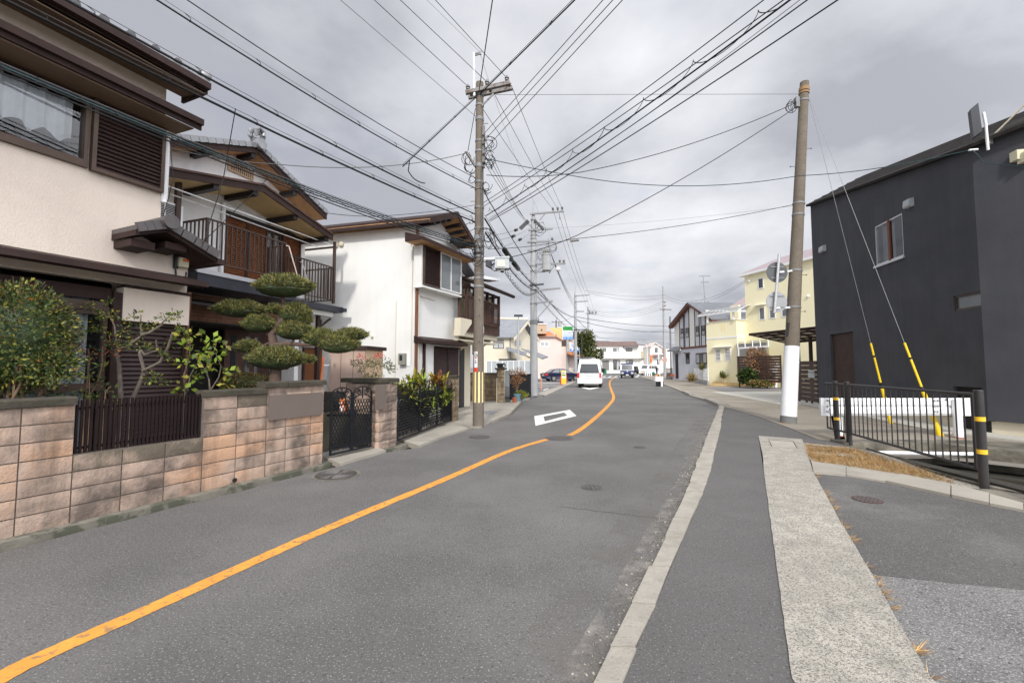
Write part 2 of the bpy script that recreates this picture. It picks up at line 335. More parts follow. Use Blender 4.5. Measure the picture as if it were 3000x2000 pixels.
mk('car_blue',(.012,.018,.055),.18,.1,2,spec=.8,metal=.2)
mk('truck_blue',(.010,.025,.12),.25,.1,2,spec=.8)
mk('car_white',(.80,.80,.80),.25,.02,2,spec=.6)
mk('car_black',(.010,.010,.011),.2,.1,2,spec=.8)
mk('tail_red',(.55,.015,.015),.25,.1,8,spec=.7)
mk('lamp_clear',(.6,.6,.58),.2,.1,8,spec=.8)
mk('rim',(.40,.38,.36),.3,.1,8,metal=.8)
mk('bark',(.145,.10,.075),.95,.25,12,bump=.8,bsc=40)
mk('bark_grey',(.13,.105,.085),.95,.25,12,bump=.8,bsc=40)
mk('bark_red',(.105,.07,.055),.95,.25,9,bump=.8,bsc=40,streak=.5,streakcol=(.1,.06,.04))
mk('twig',(.17,.11,.07),.95,.2,12)
mk('clothes_black',(.02,.02,.022),.9,.2,10)
mk('skin',(.5,.33,.25),.7,.1,10)
mk('carport_roof',(.34,.27,.20),.5,.1,1,spec=.6)
mk('slat_brown',(.060,.034,.026),.6,.25,3,streak=.3,streakcol=(.03,.018,.014))
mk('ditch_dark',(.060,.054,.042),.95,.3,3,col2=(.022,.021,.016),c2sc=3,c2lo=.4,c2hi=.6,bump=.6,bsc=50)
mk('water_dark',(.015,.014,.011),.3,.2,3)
for k,c in dict(leaf_green=(.075,.105,.022),leaf_dark=(.030,.052,.016),leaf_olive=(.145,.130,.028),leaf_yellow=(.30,.27,.035),leaf_lime=(.19,.27,.03),leaf_red=(.17,.045,.032),leaf_orange=(.36,.14,.03),needle=(.115,.125,.038),needle_light=(.23,.22,.075),needle_dark=(.035,.050,.020),straw=(.48,.33,.15),straw_red=(.36,.19,.08),moss=(.16,.15,.045),dry_brown=(.26,.14,.075),berry=(.55,.05,.03)).items(): M[k]=leafmat(k,c)
M['glass']=glassmat('glass'); M['glass_car']=glassmat('glass_car',(.10,.11,.12),.10); M['glass_clear']=glassmat('glass_clear',(.75,.78,.78),.06)
# ---------------- ground, road, pavements ----------------
def g2(*uv): return [(p.x,p.y) for p in (G(*q) for q in uv)]
HOLE=[(7.15,8.75),(6.95,5.1),(9.4,3.2),(14.0,3.2),(14.0,6.0),(9.55,7.55),(8.4,8.75)]
def ground():
    mb=MB(); n=len(HOLE); S=900
    out=[(-S,S),(-S,-S),(0,-S),(S,-S),(S,0),(S,S),(0,S)]
    vs=[(x,y,-.16) for x,y in out]+[(x,y,-.16) for x,y in HOLE]
    mb.add(vs,[(i,(i+1)%n,n+(i+1)%n,n+i) for i in range(n)])
    struct('ground',mb,M['ground'])
ground()
RL=[(-7.6,-3.0),(-5.9,1.2)]+g2((0,1620),(234,1557),(374,1522),(514,1484),(702,1440),(772,1419),(935,1379),(996,1365),(1130,1325),(1227,1311),(1302,1281),(1371,1258))+[(-.95,12.1),(-.55,12.9),(.0,15.1)]+g2((1540,1172),(1597,1160),(1640,1139),(1700,1113),(1716,1108))
KR=[(-2.5,-3.0),(.44,2.38),(1.09,3.58),(2.24,5.72),(5.15,11.46),(8.6,18.2)]
KF=[(10.9,27.9),(15.4,46.0),(21.5,74.0),(24.0,78.0)]
road=MB(); road.slab(RL+[(6,72),(-40,80),(-40,108),(80,108),(80,86),(34,84)]+(KR+KF)[::-1],-.30,0.0)
struct('road',road,M['asphalt'])
# road seam / patch near the kerb: a crack drawn as a thin dark groove strip
cr=MB(); pts=[G(1640+i*26,1484+i*3.2+RND.uniform(-2.5,2.5)) for i in range(13)]
for a,b in zip(pts,pts[1:]):
    d=(b-a).normalized(); n=Vector((-d.y,d.x,0))*.0032; cr.quad(a-n+Vector((0,0,.003)),b-n+Vector((0,0,.003)),b+n+Vector((0,0,.003)),a+n+Vector((0,0,.003)))
struct('road_crack',cr,M['trim_black'])
# sandy dust along the kerb

# centre line
YL=[(-40,2080),(0,1985),(500,1755),(1000,1530),(1300,1405),(1500,1318),(1632,1279)]
YL2=[(1668,1275),(1700,1258),(1745,1223),(1778,1192),(1795,1172),(1797,1158),(1790,1140),(1786,1124),(1790,1113),(1805,1104)]
def smoothline(P,n=8):
    o=[]
    for i in range(len(P)-1):
        p0,p1,p2,p3=P[max(i-1,0)],P[i],P[i+1],P[min(i+2,len(P)-1)]
        for k in range(n):
            t=k/n; o.append(.5*((2*p1)+(p2-p0)*t+(2*p0-5*p1+4*p2-p3)*t*t+(3*p1-p0-3*p2+p3)*t**3))
    return o+[P[-1]]
def strip(mb,pts,w,z,ragged=0):
    L=[];Rr=[]
    for i,p in enumerate(pts):
        d=(pts[min(i+1,len(pts)-1)]-pts[max(i-1,0)]); d.z=0; d.normalize(); n=Vector((-d.y,d.x,0))
        L.append(p+n*(w/2+RND.uniform(-ragged,ragged))+Vector((0,0,z))); Rr.append(p-n*(w/2+RND.uniform(-ragged,ragged))+Vector((0,0,z)))
    k=len(L); mb.add(L+Rr,[(k+i,k+i+1,i+1,i) for i in range(k-1)])
yl=MB()
for LL,w0 in ((YL,.142),(YL2,.155)):
    P=smoothline([G(*q) for q in LL],24); strip(yl,P,w0,.004,.005)
struct('road_marking',yl,M['line_yellow'])
wm=MB()
def ringq(o,i,z=.004):
    O=[G(*q)+Vector((0,0,z)) for q in o]; I=[G(*q)+Vector((0,0,z)) for q in i]
    for k in range(4): wm.quad(O[k],O[(k+1)%4],I[(k+1)%4],I[k])
ringq([(1565,1219),(1669,1200),(1689,1218),(1569,1247)],[(1592,1220),(1653,1208),(1662,1217),(1596,1234)])
wm.quad(*[G(*q)+Vector((0,0,.004)) for q in ((1704,1136),(1728,1141),(1760,1135),(1752,1133),(1728,1137),(1712,1134.5))])
def cross(uvs): wm.quad(*[G(*q)+Vector((0,0,.004)) for q in uvs])
cross([(1740,1105.5),(1812,1106.5),(1812,1107.5),(1740,1106.6)])
for k in range(4): u=1761+k*17; cross([(u,1104.6),(u+10,1101.8),(u+17,1102),(u+8,1104.8)])
cross([(1858,1104),(1868,1101),(1876,1101.3),(1866,1104.6)]); cross([(1858,1096),(1872,1096.4),(1874,1098.5),(1870,1100),(1868,1099),(1871,1098)])
struct('road_marking.001',wm,M['line_white'])
# right kerb of low worn stones
kb=MB(); K0=[Vector((x,y,0)) for x,y in KR]; K1=[Vector((x,y,0)) for x,y in [(-2.33,-3.0),(.58,2.38),(1.14,3.37),(1.48,3.98),(2.46,5.72),(2.92,6.58),(5.40,11.4),(6.50,13.65),(8.77,18.12)]]
def alongp(P,s):
    for a,b in zip(P,P[1:]):
        l=(b-a).length
        if s<=l: return a+(b-a)*(s/l)
        s-=l
    return P[-1]
tot=sum((b-a).length for a,b in zip(K0,K0[1:])); s=0
while s<tot-.1:
    l=.58+RND.uniform(-.12,.12); e=min(s+l,tot); g=.012; j=[RND.uniform(-.012,.012) for _ in range(4)]
    h=.035+RND.uniform(-.008,.012)
    r1=tot and sum((b-a).length for a,b in zip(K1,K1[1:]))/tot
    poly=[alongp(K0,s+g)+Vector((j[0],0,0)),alongp(K0,e-g)+Vector((j[1],0,0)),alongp(K1,(e-g)*r1)+Vector((j[2],0,0)),alongp(K1,(s+g)*r1)+Vector((j[3],0,0))]
    kb.slab([(p.x,p.y) for p in poly],-.1,h); s=e
struct('kerb',kb,M['kerb'])
kf=MB()
kf.slab([(8.55,18.2),(8.9,18.0),(9.7,21.2),(9.4,21.4)],-.1,.12); kf.slab([(9.42,21.4),(9.75,21.3),(10.2,24.4),(9.9,24.5)],-.1,.07)
kf.slab([(9.95,24.6),(10.15,24.5),(11.05,27.9),(10.85,27.9)],-.1,.13)
P=[Vector((p[0],p[1],0)) for p in KF]; P=[Vector((10.95,28,0))]+P[1:]
for a,b in zip(P,P[1:]): kf.slab([(a.x,a.y),(a.x+.2,a.y-.03),(b.x+.2,b.y-.03),(b.x,b.y)],-.1,.06)
struct('kerb.001',kf,M['kerb'])
SL=g2((2320,2000),(2240,1400),(2222,1280)); ST=g2((2350,1290)); SR=g2((2384,1389),(2460,1530),(2545,1675),(2726,2000))
wk=MB(); wk.slab([(-2.3,-3),(.58,2.38),(1.14,3.37),(1.48,3.98),(2.46,5.72),(2.92,6.58),(5.40,11.4),(6.50,13.65),(8.77,18.12)]+g2((2124,1194),(2227,1224),(2304,1253),(2392,1289),(2480,1300),(2487,1311),(2353,1296))+[ST[0]]+SL[::-1]+[(.35,-3)],-.3,.022)
struct('sidewalk',wk,M['asphalt_walk'])
def jag(a,b,step=.12,amp=.004):
    a=Vector((*a,0));b=Vector((*b,0));d=b-a;n=Vector((-d.y,d.x,0)).normalized();k=max(2,int(d.length/step))
    return [((a+d*i/k+n*RND.uniform(-amp,amp)).x,(a+d*i/k+n*RND.uniform(-amp,amp)).y) for i in range(k)]
SR2=[(1.15,-3)]; 
edgeR=[SR[3],SR[2],SR[1],SR[0]]; edgeR=[SR2[0]]+edgeR
lid_top=g2((2235,1338),(2372,1352))
pl=[(.35,-3)]; 
a=[(.35,-3),SL[0],SL[1],lid_top[0]]; P=[]
for p,q in zip(a,a[1:]): P+=jag(p,q)
P+=[lid_top[0],lid_top[1]]; b=[lid_top[1],SR[0],SR[1],SR[2],SR[3],(1.15,-3)]
for p,q in zip(b,b[1:]): P+=jag(p,q)
cs=MB(); cs.slab(P,-.3,.030); struct('pavement',cs,M['concrete_strip'])
c2=MB(); A=g2((2222,1280),(2350,1290),(2372,1352),(2235,1338)); I=g2((2251,1290),(2325,1296),(2337,1318),(2260,1313))
for k in range(4): c2.slab([A[k],A[(k+1)%4],I[(k+1)%4],I[k]],-.3,.034)
struct('pavement.001',c2,M['concrete_strip'])
cl=MB(); cl.slab(g2((2254,1292),(2323,1297),(2334,1316),(2262,1311)),-.3,.028); struct('pavement_lid',cl,M['concrete_lid'])
KT=g2((2377,1358),(2480,1371),(2640,1396),(2788,1427),(2900,1455),(3000,1484)); KB=g2((2384,1389),(2480,1398),(2597,1417),(2788,1460),(2900,1484),(3000,1504))
ad=MB(); dk=KB+[(8.5,3.7)]+g2((3300,1760),(3000,1731),(2774,1709),(2573,1688))+[SR[2],SR[1]]
ad.slab(dk,-.3,.014); struct('side_street',ad,M['asphalt_dark'])
ag=MB(); ag.slab(g2((2573,1688),(2774,1709),(3000,1731),(3300,1760))+[(8.5,3.7),(9,-3),(1.15,-3),SR[3],SR[2]],-.3,.009); struct('side_street.001',ag,M['asphalt_gravel'])
k2=MB()
for i in range(5):
    f=.985; a,b,c,d=Vector(KT[i]),Vector(KT[i+1]),Vector(KB[i+1]),Vector(KB[i])
    b2=a+(b-a)*f; c2_=d+(c-d)*f; k2.slab([tuple(a),tuple(b2),tuple(c2_),tuple(d)],-.3,.045+RND.uniform(-.008,.008))
struct('kerb.002',k2,M['concrete'])
# weedy verge between kerb and ditch, concrete rims of the ditch
DN=g2((2487,1313),(2550,1322),(2640,1350),(2721,1384),(2798,1408),(2880,1430),(2945,1442),(3000,1456))
vg=MB(); vg.slab(g2((2353,1298),(2487,1311))+DN[:6]+g2((2830,1436),(2788,1427),(2640,1396),(2480,1371),(2377,1358)),-.3,.018); struct('verge',vg,M['gravel_soil'])
rm=MB()
for i in range(1,len(DN)-1):
    a=Vector((*DN[i],0));b=Vector((*DN[i+1],0));n=Vector((-(b-a).y,(b-a).x,0)).normalized()*-.0
    w=Vector((.06,.17,0)); rm.slab([(a.x,a.y),(b.x,b.y),((b+w).x,(b+w).y),((a+w).x,(a+w).y)],-1.1,.05 if i<5 else .04)
rm.slab(g2((2788,1427),(2830,1436),(2900,1440),(3000,1456))+[(8.5,3.9)]+g2((3000,1484),(2900,1455)),-.5,.035)
struct('ditch_rim',rm,M['concrete_dirty'])
dt=MB()
dt.slab([(6.5,2.5),(14.5,2.5),(14.5,9.5),(6.5,9.5)],-1.15,-1.0)
FE=[(7.2,8.95),(8.6,8.95),(9.6,7.7),(14.2,6.2),(14.2,9.5),(7.2,9.5)]
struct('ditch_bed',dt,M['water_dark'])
dw=MB(); dw.slab([(7.0,9.06),(8.62,8.98),(9.62,7.78),(14.5,6.3),(14.5,9.4),(7.0,9.4)],-1.1,-.5)
dw.slab([(8.1,8.9),(9.3,7.35),(14.5,5.8),(14.5,9.3),(8.2,9.3)],-1.1,-.36)
dw.slab([(7.0,8.9),(7.2,8.9),(7.2,5.0),(6.9,5.0)],-1.1,-.02)
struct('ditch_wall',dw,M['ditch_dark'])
lp=MB(); lp.slab([(7.0,9.30),(8.75,9.20),(9.75,8.0),(14.5,6.5),(14.5,7.6),(9.9,9.6),(7.0,9.7)],-.5,.06)
struct('ditch_rim.001',lp,M['concrete_dirty'])
# plaza pavement beyond the pole, up to the houses
pz=MB(); pz.slab(g2((2124,1194),(2227,1224),(2304,1253),(2392,1289),(2480,1300))+[(7.0,9.55),(9.9,9.45),(14.5,7.5),(30,7),(60,20),(60,84),(34,82),(24.2,77.8),(21.7,73.9),(15.6,46),(11.05,27.9),(9.6,21),(8.8,18.2)],-.3,.036)
struct('plaza',pz,M['plaza'])
p2=MB(); p2.slab(g2((2085,1149),(2290,1149),(2420,1152),(2420,1188),(2280,1186),(2200,1170)),.037,.042); struct('plaza.001',p2,M['plaza_light'])
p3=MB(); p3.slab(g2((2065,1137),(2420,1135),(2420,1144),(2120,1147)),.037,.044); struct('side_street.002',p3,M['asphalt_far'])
# kerb and steps along the dark building
stp=MB(); D0=Vector((11.36,10.49)); D1=Vector((13.13,18.8)); dd=(D1-D0).normalized(); nn=Vector((-dd.y,dd.x))
def off(p,k): return (p+nn*k).to_tuple()
stp.slab([off(D0,-.1),off(D0,.95),off(D1,.7),off(D1,-.1)],-.1,.075); struct('kerb.003',stp,M['plaza_light'])
s2=MB(); e=Vector((.332,-.943)); s2.slab([off(D0,.75),off(D0,-.2),(D0+e*6).to_tuple(),(D0+e*6+Vector((-1.0,-.3))).to_tuple()],-.1,.07); struct('kerb.004',s2,M['plaza_light'])
# left gutter: footing, and slabs bridging it
W=[Vector((-6.85,.25,0)),Vector((-4.88,4.26,0)),Vector((-3.25,7.59,0)),Vector((-2.63,8.73,0)),Vector((-2.42,9.2,0)),Vector((-1.46,12.18,0))]
ft=MB()
for a,b in ((W[0],W[2]),(W[2],W[4]),(W[4],W[5])):
    d=(b-a).normalized(); n=Vector((d.y,-d.x,0)); ft.slab([tuple((a-n*.3)[:2]),tuple((b-n*.3)[:2]),tuple((b+n*.13)[:2]),tuple((a+n*.13)[:2])],-.3,.004)
struct('gutter',ft,M['gutter_moss'])
gb_=MB(); gb_.slab([(-7.2,.25),(-5.2,4.26),(-3.5,7.7),(-2.6,9.3),(-1.6,12.2),(-.9,12.0),(-1.7,9.2),(-3.0,7.3),(-4.2,4.26),(-6.2,.25)],-.30,-.152); struct('gutter_bed',gb_,M['ditch_dark'])
def zz(uvs,k=3.7333,ox=900,oy=1000): return [(ox+x/k,oy+y/k) for x,y in uvs]
s1=MB(); s1.slab(g2(*zz([(185,1290),(360,1362),(860,1212),(700,1160)]))+[(-3.1,9.2),(-3.75,7.9)],-.04,.045)
s1.slab(g2(*zz([(990,1085),(1220,1160),(1500,1050),(1760,962),(1640,915)]))+[(-2.2,11.6),(-2.75,9.6)],-.06,.045)
struct('entry_slab',s1,M['concrete'])
dv=MB(); dv.slab([(-1.5,12.25),(-1.15,11.9)]+g2((1408,1256))+[(-.62,12.95),(-.08,15.1)]+g2((1530,1175),(1552,1168))+[(-.4,21.5),(-3.2,21.5),(-3.6,12.9)],-.3,.05); struct('driveway',dv,M['concrete'])
dl=MB(); dl.slab(g2(*zz([(1960,770),(2090,785),(2010,815),(1870,800)])),.051,.056); struct('drain_grating',dl,M['galv'])
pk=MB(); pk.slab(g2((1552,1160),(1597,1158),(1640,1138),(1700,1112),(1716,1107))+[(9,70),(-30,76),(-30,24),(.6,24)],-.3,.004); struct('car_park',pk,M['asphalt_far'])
pm=MB(); kbl=MB()
a=G(1573,1154);b=G(1686,1115.5);c=G(1700,1112);d=G(1597,1160); kbl.slab([tuple(q[:2]) for q in (a,b,c,d)],0,.03); struct('kerb.005',kbl,M['kerb'])
for q in ([(1568,1120.5),(1640,1122.5),(1640,1123.2),(1568,1121.2)],[(1590,1142),(1604,1138),(1608,1139),(1594,1143)]): pm.quad(*[G(*k)+Vector((0,0,.008)) for k in q])
for q in ((1570,1128),(1575,1133),(1627,1129.5)): c=G(*q); pm.box(c.x-.8,c.x+.9,c.y-.12,c.y+.12,.005,.009)
struct('parking_marking',pm,M['line_white'])
# garden slope in front of the yellow house
gs=MB(); A=[G(2078,1131),G(2290,1133),G(2420,1133)]; B=[Vector((21.0,44,.9)),Vector((24,36.5,.8)),Vector((30,36,.8))]
A=[a+Vector((0,0,.04)) for a in A]
gs.add(A+B,[(0,1,4,3),(1,2,5,4)]); struct('lawn',gs,M['straw'])
# dusty margin along the kerb and 
def bandstrip(name,P,w,z,m):
    mb=MB(); strip(mb,P,w,z,.02); return struct(name,mb,M[m])
def offs(P,k): 
    o=[]
    for i,p in enumerate(P):
        d=P[min(i+1,len(P)-1)]-P[max(i-1,0)]; d.z=0; d.normalize(); o.append(p+Vector((-d.y,d.x,0))*k)
    return o
KP=[alongp(K0,3.5+.35*i) for i in range(46)]
bandstrip('road_dust',offs(KP,.10),.20,.0026,'asphalt_dust'); bandstrip('road_dust.001',offs(KP,.26),.52,.0014,'asphalt_dust2')
# ---------------- shared building pieces ----------------
def rect(fr,u0,v0,u1,v1,c=0.0):
    """two opposite picture corners on a facade plane -> x0,x1,z0,z1 in metres"""
    a=fr.q(u0,v0,c); b=fr.q(u1,v1,c); return min(a[0],b[0]),max(a[0],b[0]),min(a[1],b[1]),max(a[1],b[1])
def louver(T,name,x0,x1,z0,z1,y,mslat,mframe,pitch=.06,fw=.045,mull=()):
    f=MB(); f.box(x0-fw,x0,y-.03,y+.05,z0-fw,z1+fw); f.box(x1,x1+fw,y-.03,y+.05,z0-fw,z1+fw); f.box(x0,x1,y-.03,y+.05,z1,z1+fw); f.box(x0,x1,y-.03,y+.05,z0-fw,z0)
    for m_ in mull: f.box(m_-fw/2,m_+fw/2,y-.028,y+.05,z0,z1)
    fo=f.build(name,mframe,T); s=MB(); n=max(2,int((z1-z0)/pitch)); h=(z1-z0)/n
    s.quad((x0,y+.045,z0),(x1,y+.045,z0),(x1,y+.045,z1),(x0,y+.045,z1))
    for i in range(n):
        z=z0+i*h; s.add([(x0,y-.012,z+.002),(x1,y-.012,z+.002),(x1,y+.03,z+h*.98),(x0,y+.03,z+h*.98),(x0,y+.035,z+.002),(x1,y+.035,z+.002)],[(0,1,2,3),(1,0,4,5)])
    s.build('slats',mslat,fo); return fo
def window(T,x0,x1,z0,z1,y,mf,glass='pane_dark',fw=.05,mull=1,proud=.03,curt=None,rail=0,name='window'):
    f=MB()
    f.box(x0,x0+fw,y-proud,y+.03,z0,z1); f.box(x1-fw,x1,y-proud,y+.03,z0,z1); f.box(x0+fw,x1-fw,y-proud,y+.03,z1-fw,z1); f.box(x0+fw,x1-fw,y-proud,y+.03,z0,z0+fw)
    for i in range(mull):
        c=x0+(x1-x0)*(i+1)/(mull+1); f.box(c-fw*.45,c+fw*.45,y-proud+.004,y+.03,z0+fw,z1-fw)
    for i in range(rail):
        c=z0+(z1-z0)*(i+1)/(rail+1); f.box(x0+fw,x1-fw,y-proud+.008,y+.03,c-fw*.3,c+fw*.3)
    fo=f.build(name,mf,T)
    p=MB(); n=mull+1
    for i in range(n):
        a=x0+fw+(x1-x0-2*fw)*i/n; b=x0+fw+(x1-x0-2*fw)*(i+1)/n; yy=y-proud*.35-(.004 if i%2 else 0)
        p.quad((a,yy,z0+fw),(b,yy,z0+fw),(b,yy,z1-fw),(a,yy,z1-fw),m=0 if not curt else (1 if i in curt else 0))
    p.build('pane',[M[glass],M['pane_light']] if curt else M[glass],fo); return fo
def curtain(T,x0,x1,z0,z1,y,m,amp=.03,wl=.16,scal=0.0,par=None):
    n=max(8,int((x1-x0)/.025)); vs=[];
    for i in range(n+1):
        x=x0+(x1-x0)*i/n; yy=y+amp*math.sin(x/wl*6.283)+amp*.4*math.sin(x/wl*13.1+1); zb=z0+(scal*abs(math.sin(x*11)) if scal else 0)
        vs+=[(x,yy,zb),(x,yy*1.0,z1)]
    mb=MB(); mb.add(vs,[(2*i,2*i+2,2*i+3,2*i+1) for i in range(n)]); return mb.build('curtain',m,par or T,smooth=True)
def railing(mb,a,b,z0,z1,pitch=.11,r=.012,post=.05,posts=True,top=.035):
    a=Vector((*a[:2],0));b=Vector((*b[:2],0));L=(b-a).length;n=max(1,int(L/pitch))
    Z=Vector((0,0,1)); mb.bar(a+Z*z1,b+Z*z1,top,top); mb.bar(a+Z*z0,b+Z*z0,top*.8,top*.8)
    for i in range(1,n): p=a+(b-a)*i/n; mb.bar(p+Z*(z0+.01),p+Z*(z1-.01),r*2,r*2,up=(b-a).normalized())
    if posts:
        for p in (a,b): mb.bar(p+Z*(z0-.06),p+Z*(z1+.01),post,post,up=(b-a).normalized())
def tilerow(mb,x0,x1,y,z,r=.045,l=.25,step=.27,slope=.4,m=None):
    n=int((x1-x0)/step)
    for i in range(n+1):
        x=x0+i*step; mb.tube([(x,y,z),(x,y+l,z+l*slope)],r,8,m)
def gableroof(mb,pts,y0,y1,t,m=0,ms=1,rise=0.0):
    """pts: eave, apex, eave as (x,z) on the facade plane; slab between y0 and y1"""
    for a,b in zip(pts,pts[1:]):
        d=Vector((b[0]-a[0],b[1]-a[1])).normalized(); n=Vector((-d.y,d.x))*t
        if n.y<0: n=-n
        A=[(a[0],y0,a[1]),(b[0],y0,b[1]),(b[0]+0,y0,b[1]+t/max(.3,abs(d.x))),(a[0]+n.x,y0,a[1]+n.y)]
        mb.prism(A,(0,y1-y0,0),m)
# ---------------- block wall along the left ----------------
FW=Fr(-4.88,4.26,26.1); FW.o=Vector((-4.88,4.26,0))
BW=froot('block_wall','pink and grey rock-faced concrete block wall beside the road gutter, stained dark with a mossy cap','wall',FW)
PIT_B=.178; ZB=.0
def blocks(mb,xs,rows,z0,y,wts,depth=.15,bump=.009,pitch=PIT_B):
    for i in range(len(xs)-1):
        for r in range(rows):
            x0,x1=xs[i]+.006,xs[i+1]-.006; a=z0+r*pitch+.006; b=a+pitch-.012; nx,nz=9,5
            m_=wts(i,r); vs=[]; sx=RND.random()*50
            for jz in range(nz):
                for jx in range(nx):
                    x=x0+(x1-x0)*jx/(nx-1); z=a+(b-a)*jz/(nz-1); ed=0 if jx in(0,nx-1) or jz in (0,nz-1) else 1
                    d=ed*(.007+bump*(mnoise.noise(Vector((x*9+sx,z*11,r*3.7+i*7)))*.7+RND.uniform(-.3,.3))); vs.append((x,y-max(0,d),z))
            mb.add(vs,[(jz*nx+jx,jz*nx+jx+1,(jz+1)*nx+jx+1,(jz+1)*nx+jx) for jz in range(nz-1) for jx in range(nx-1)],m_)
            mb.box(x0,x1,y+.0005,y+depth,a,b,m_)
def xw(u,v): return FW.q(u,v,0)[0]
X1=xw(203,1530); X0a=X1-.4
low=[X1,xw(350,1497),xw(477,1466),xw(588,1441)]
c3=[low[-1],xw(687,1417),xw(775,1396)]; c4=[c3[-1],xw(832,1383),xw(905,1364),xw(943,1356)]
hi=[X1-.4*k for k in range(9,0,-1)]+[X1]
BM=[M['block_a'],M['block_b'],M['block_c'],M['block_o']]
ch=lambda w: RND.choices([0,1,2,3],w)[0]
sec=MB(); blocks(sec,hi,7,ZB,0,lambda i,r: ch([5,1,0,4]) if r<6 else ch([2,4,2,1])); sec.box(hi[0],X1-.01,.012,.13,ZB,ZB+7*PIT_B,4)
sec.build('wall_section',BM+[M['joint']],BW,smooth=True)
sec=MB(); blocks(sec,low,4,ZB,0,lambda i,r: 2 if r==3 else (ch([1,6,1,0]))); sec.box(X1,low[-1],.012,.13,ZB,ZB+4*PIT_B,4)
sec.build('wall_section',BM+[M['joint']],BW,smooth=True)
sec=MB(); blocks(sec,c3,7,ZB,0,lambda i,r: ch([4,2,0,4]) if r<4 else ch([2,5,1,1])); sec.box(c3[0],c3[-1],.012,.13,ZB,ZB+7*PIT_B,4)
sec.build('wall_section',BM+[M['joint']],BW,smooth=True)
sec=MB(); blocks(sec,c4,7,ZB,-.012,lambda i,r: ch([5,3,0,3]),bump=.014); 
sec.box(c4[0],c4[-1],.0,.13,ZB,ZB+7*PIT_B,4); sec.box(c4[0]+.01,c4[-1]-.003,.002,.14,ZB+7*PIT_B,ZB+7*PIT_B+.085,1)
sec.build('wall_section',BM+[M['joint']],BW,smooth=True)
def capstones(x0,x1,z,y0,y1,h=.085,step=.62,par=None):
    mb=MB(); n=max(1,round((x1-x0)/step))
    for i in range(n):
        a=x0+(x1-x0)*i/n+.004; b=x0+(x1-x0)*(i+1)/n-.004; e=RND.uniform(-.004,.004)
        mb.prism([(a,y0+e,z),(a,y0+e,z+h-.02),(a,y0+.03,z+h),(a,y1,z+h),(a,y1,z)],(b-a,0,0))
    return mb.build('cap_stone',M['cap'],par)
capstones(hi[0],X1+.005,ZB+7*PIT_B+.002,-.035,.18,par=BW); capstones(c3[0]-.02,c3[-1],ZB+7*PIT_B+.002,-.035,.18,par=BW); capstones(c4[0]-.05,c4[-1]+.03,ZB+7*PIT_B+.09,-.045,.19,step=.4,par=BW)
dr=MB(); dr.tube([(xw(686,1414),-.02,ZB+.06),(xw(686,1414),.05,ZB+.06)],.03,12); dr.build('drain_hole',M['interior'],BW)
# dark iron bar fence set in the low part
IF=froot('iron_fence','dark brown iron bar fence filling the gap above the low block wall','fence',FW)
zf0=ZB+4*PIT_B+.01; zf1=FW.q(400,1163,.06)[1]; fb=MB(); n=30
for i in range(n+1):
    x=X1+.03+(low[-1]-X1-.06)*i/n; fb.box(x-.011,x+.011,.045,.067,zf0,zf1)
fb.build('bars',M['iron_brown'],IF); r_=MB()
for z in (zf0+.05,zf1-.09): r_.box(X1,low[-1],.067,.085,z-.014,z+.014)
r_.build('rail',M['iron_brown'],IF)
# name plate on the block wall (blank)
x0,x1,z0,z1=rect(FW,789,1158,946,1213,-.05)
npl=MB(); npl.box(x0,x1-.02,-.062,-.030,z0,z1); o=npl.build('name_plate',M['plate_brown']); o.location=FW.o; o.rotation_euler=(0,0,FW.rz); tag(o,'wide blank brown plate fixed to the block wall left of the double gate','plate')
# pillar between the two gates
FP2=Fr(-2.63,8.73,24.0); PIL=froot('gate_pillar','rock-faced block gate pillar with dark cap between the two black iron gates','pillar',FP2)
pm_=MB(); Wp=.53
blocks(pm_,[0,Wp],7,-.02,0,lambda i,r: ch([0,4,3,0]),depth=.05,bump=.018,pitch=.19); pm_.box(.005,Wp-.005,.012,.9,-.02,1.31,4)
# rough returned blocks on the gate side
for r in range(7):
    z=-.02+r*.19
    for (ya,yb) in ((.0,.30),(.31,.88)): 
        k=ch([4,3,1,2]); vs=[];nx,nz=5,4
        for jz in range(nz):
            for jx in range(nx):
                ed=0 if jx in(0,nx-1) or jz in(0,nz-1) else 1; vs.append((-.001-ed*RND.uniform(.01,.04),ya+.01+(yb-ya-.015)*(1-jx/(nx-1)),z+.005+.178*jz/(nz-1)))
        pm_.add(vs,[(jz*nx+jx,jz*nx+jx+1,(jz+1)*nx+jx+1,(jz+1)*nx+jx) for jz in range(nz-1) for jx in range(nx-1)],k)
        pm_.box(.001,.012,ya+.01,yb-.005,z+.005,z+.183,k)
pm_.build('pillar_body',BM+[M['joint']],PIL)
capstones(-.06,Wp+.03,1.325,-.04,1.0,h=.09,step=.4,par=PIL)
x0,x1,z0,z1=rect(FP2,1101,1126,1127,1198,-.05); npl=MB(); npl.box(x0+.02,x1+.02,-.055,-.022,z0,z1); o=npl.build('intercom_plate',M['plate_brown']); o.location=FP2.o; o.rotation_euler=(0,0,FP2.rz); tag(o,'narrow upright blank grey-brown plate on the pillar between the gates','plate')
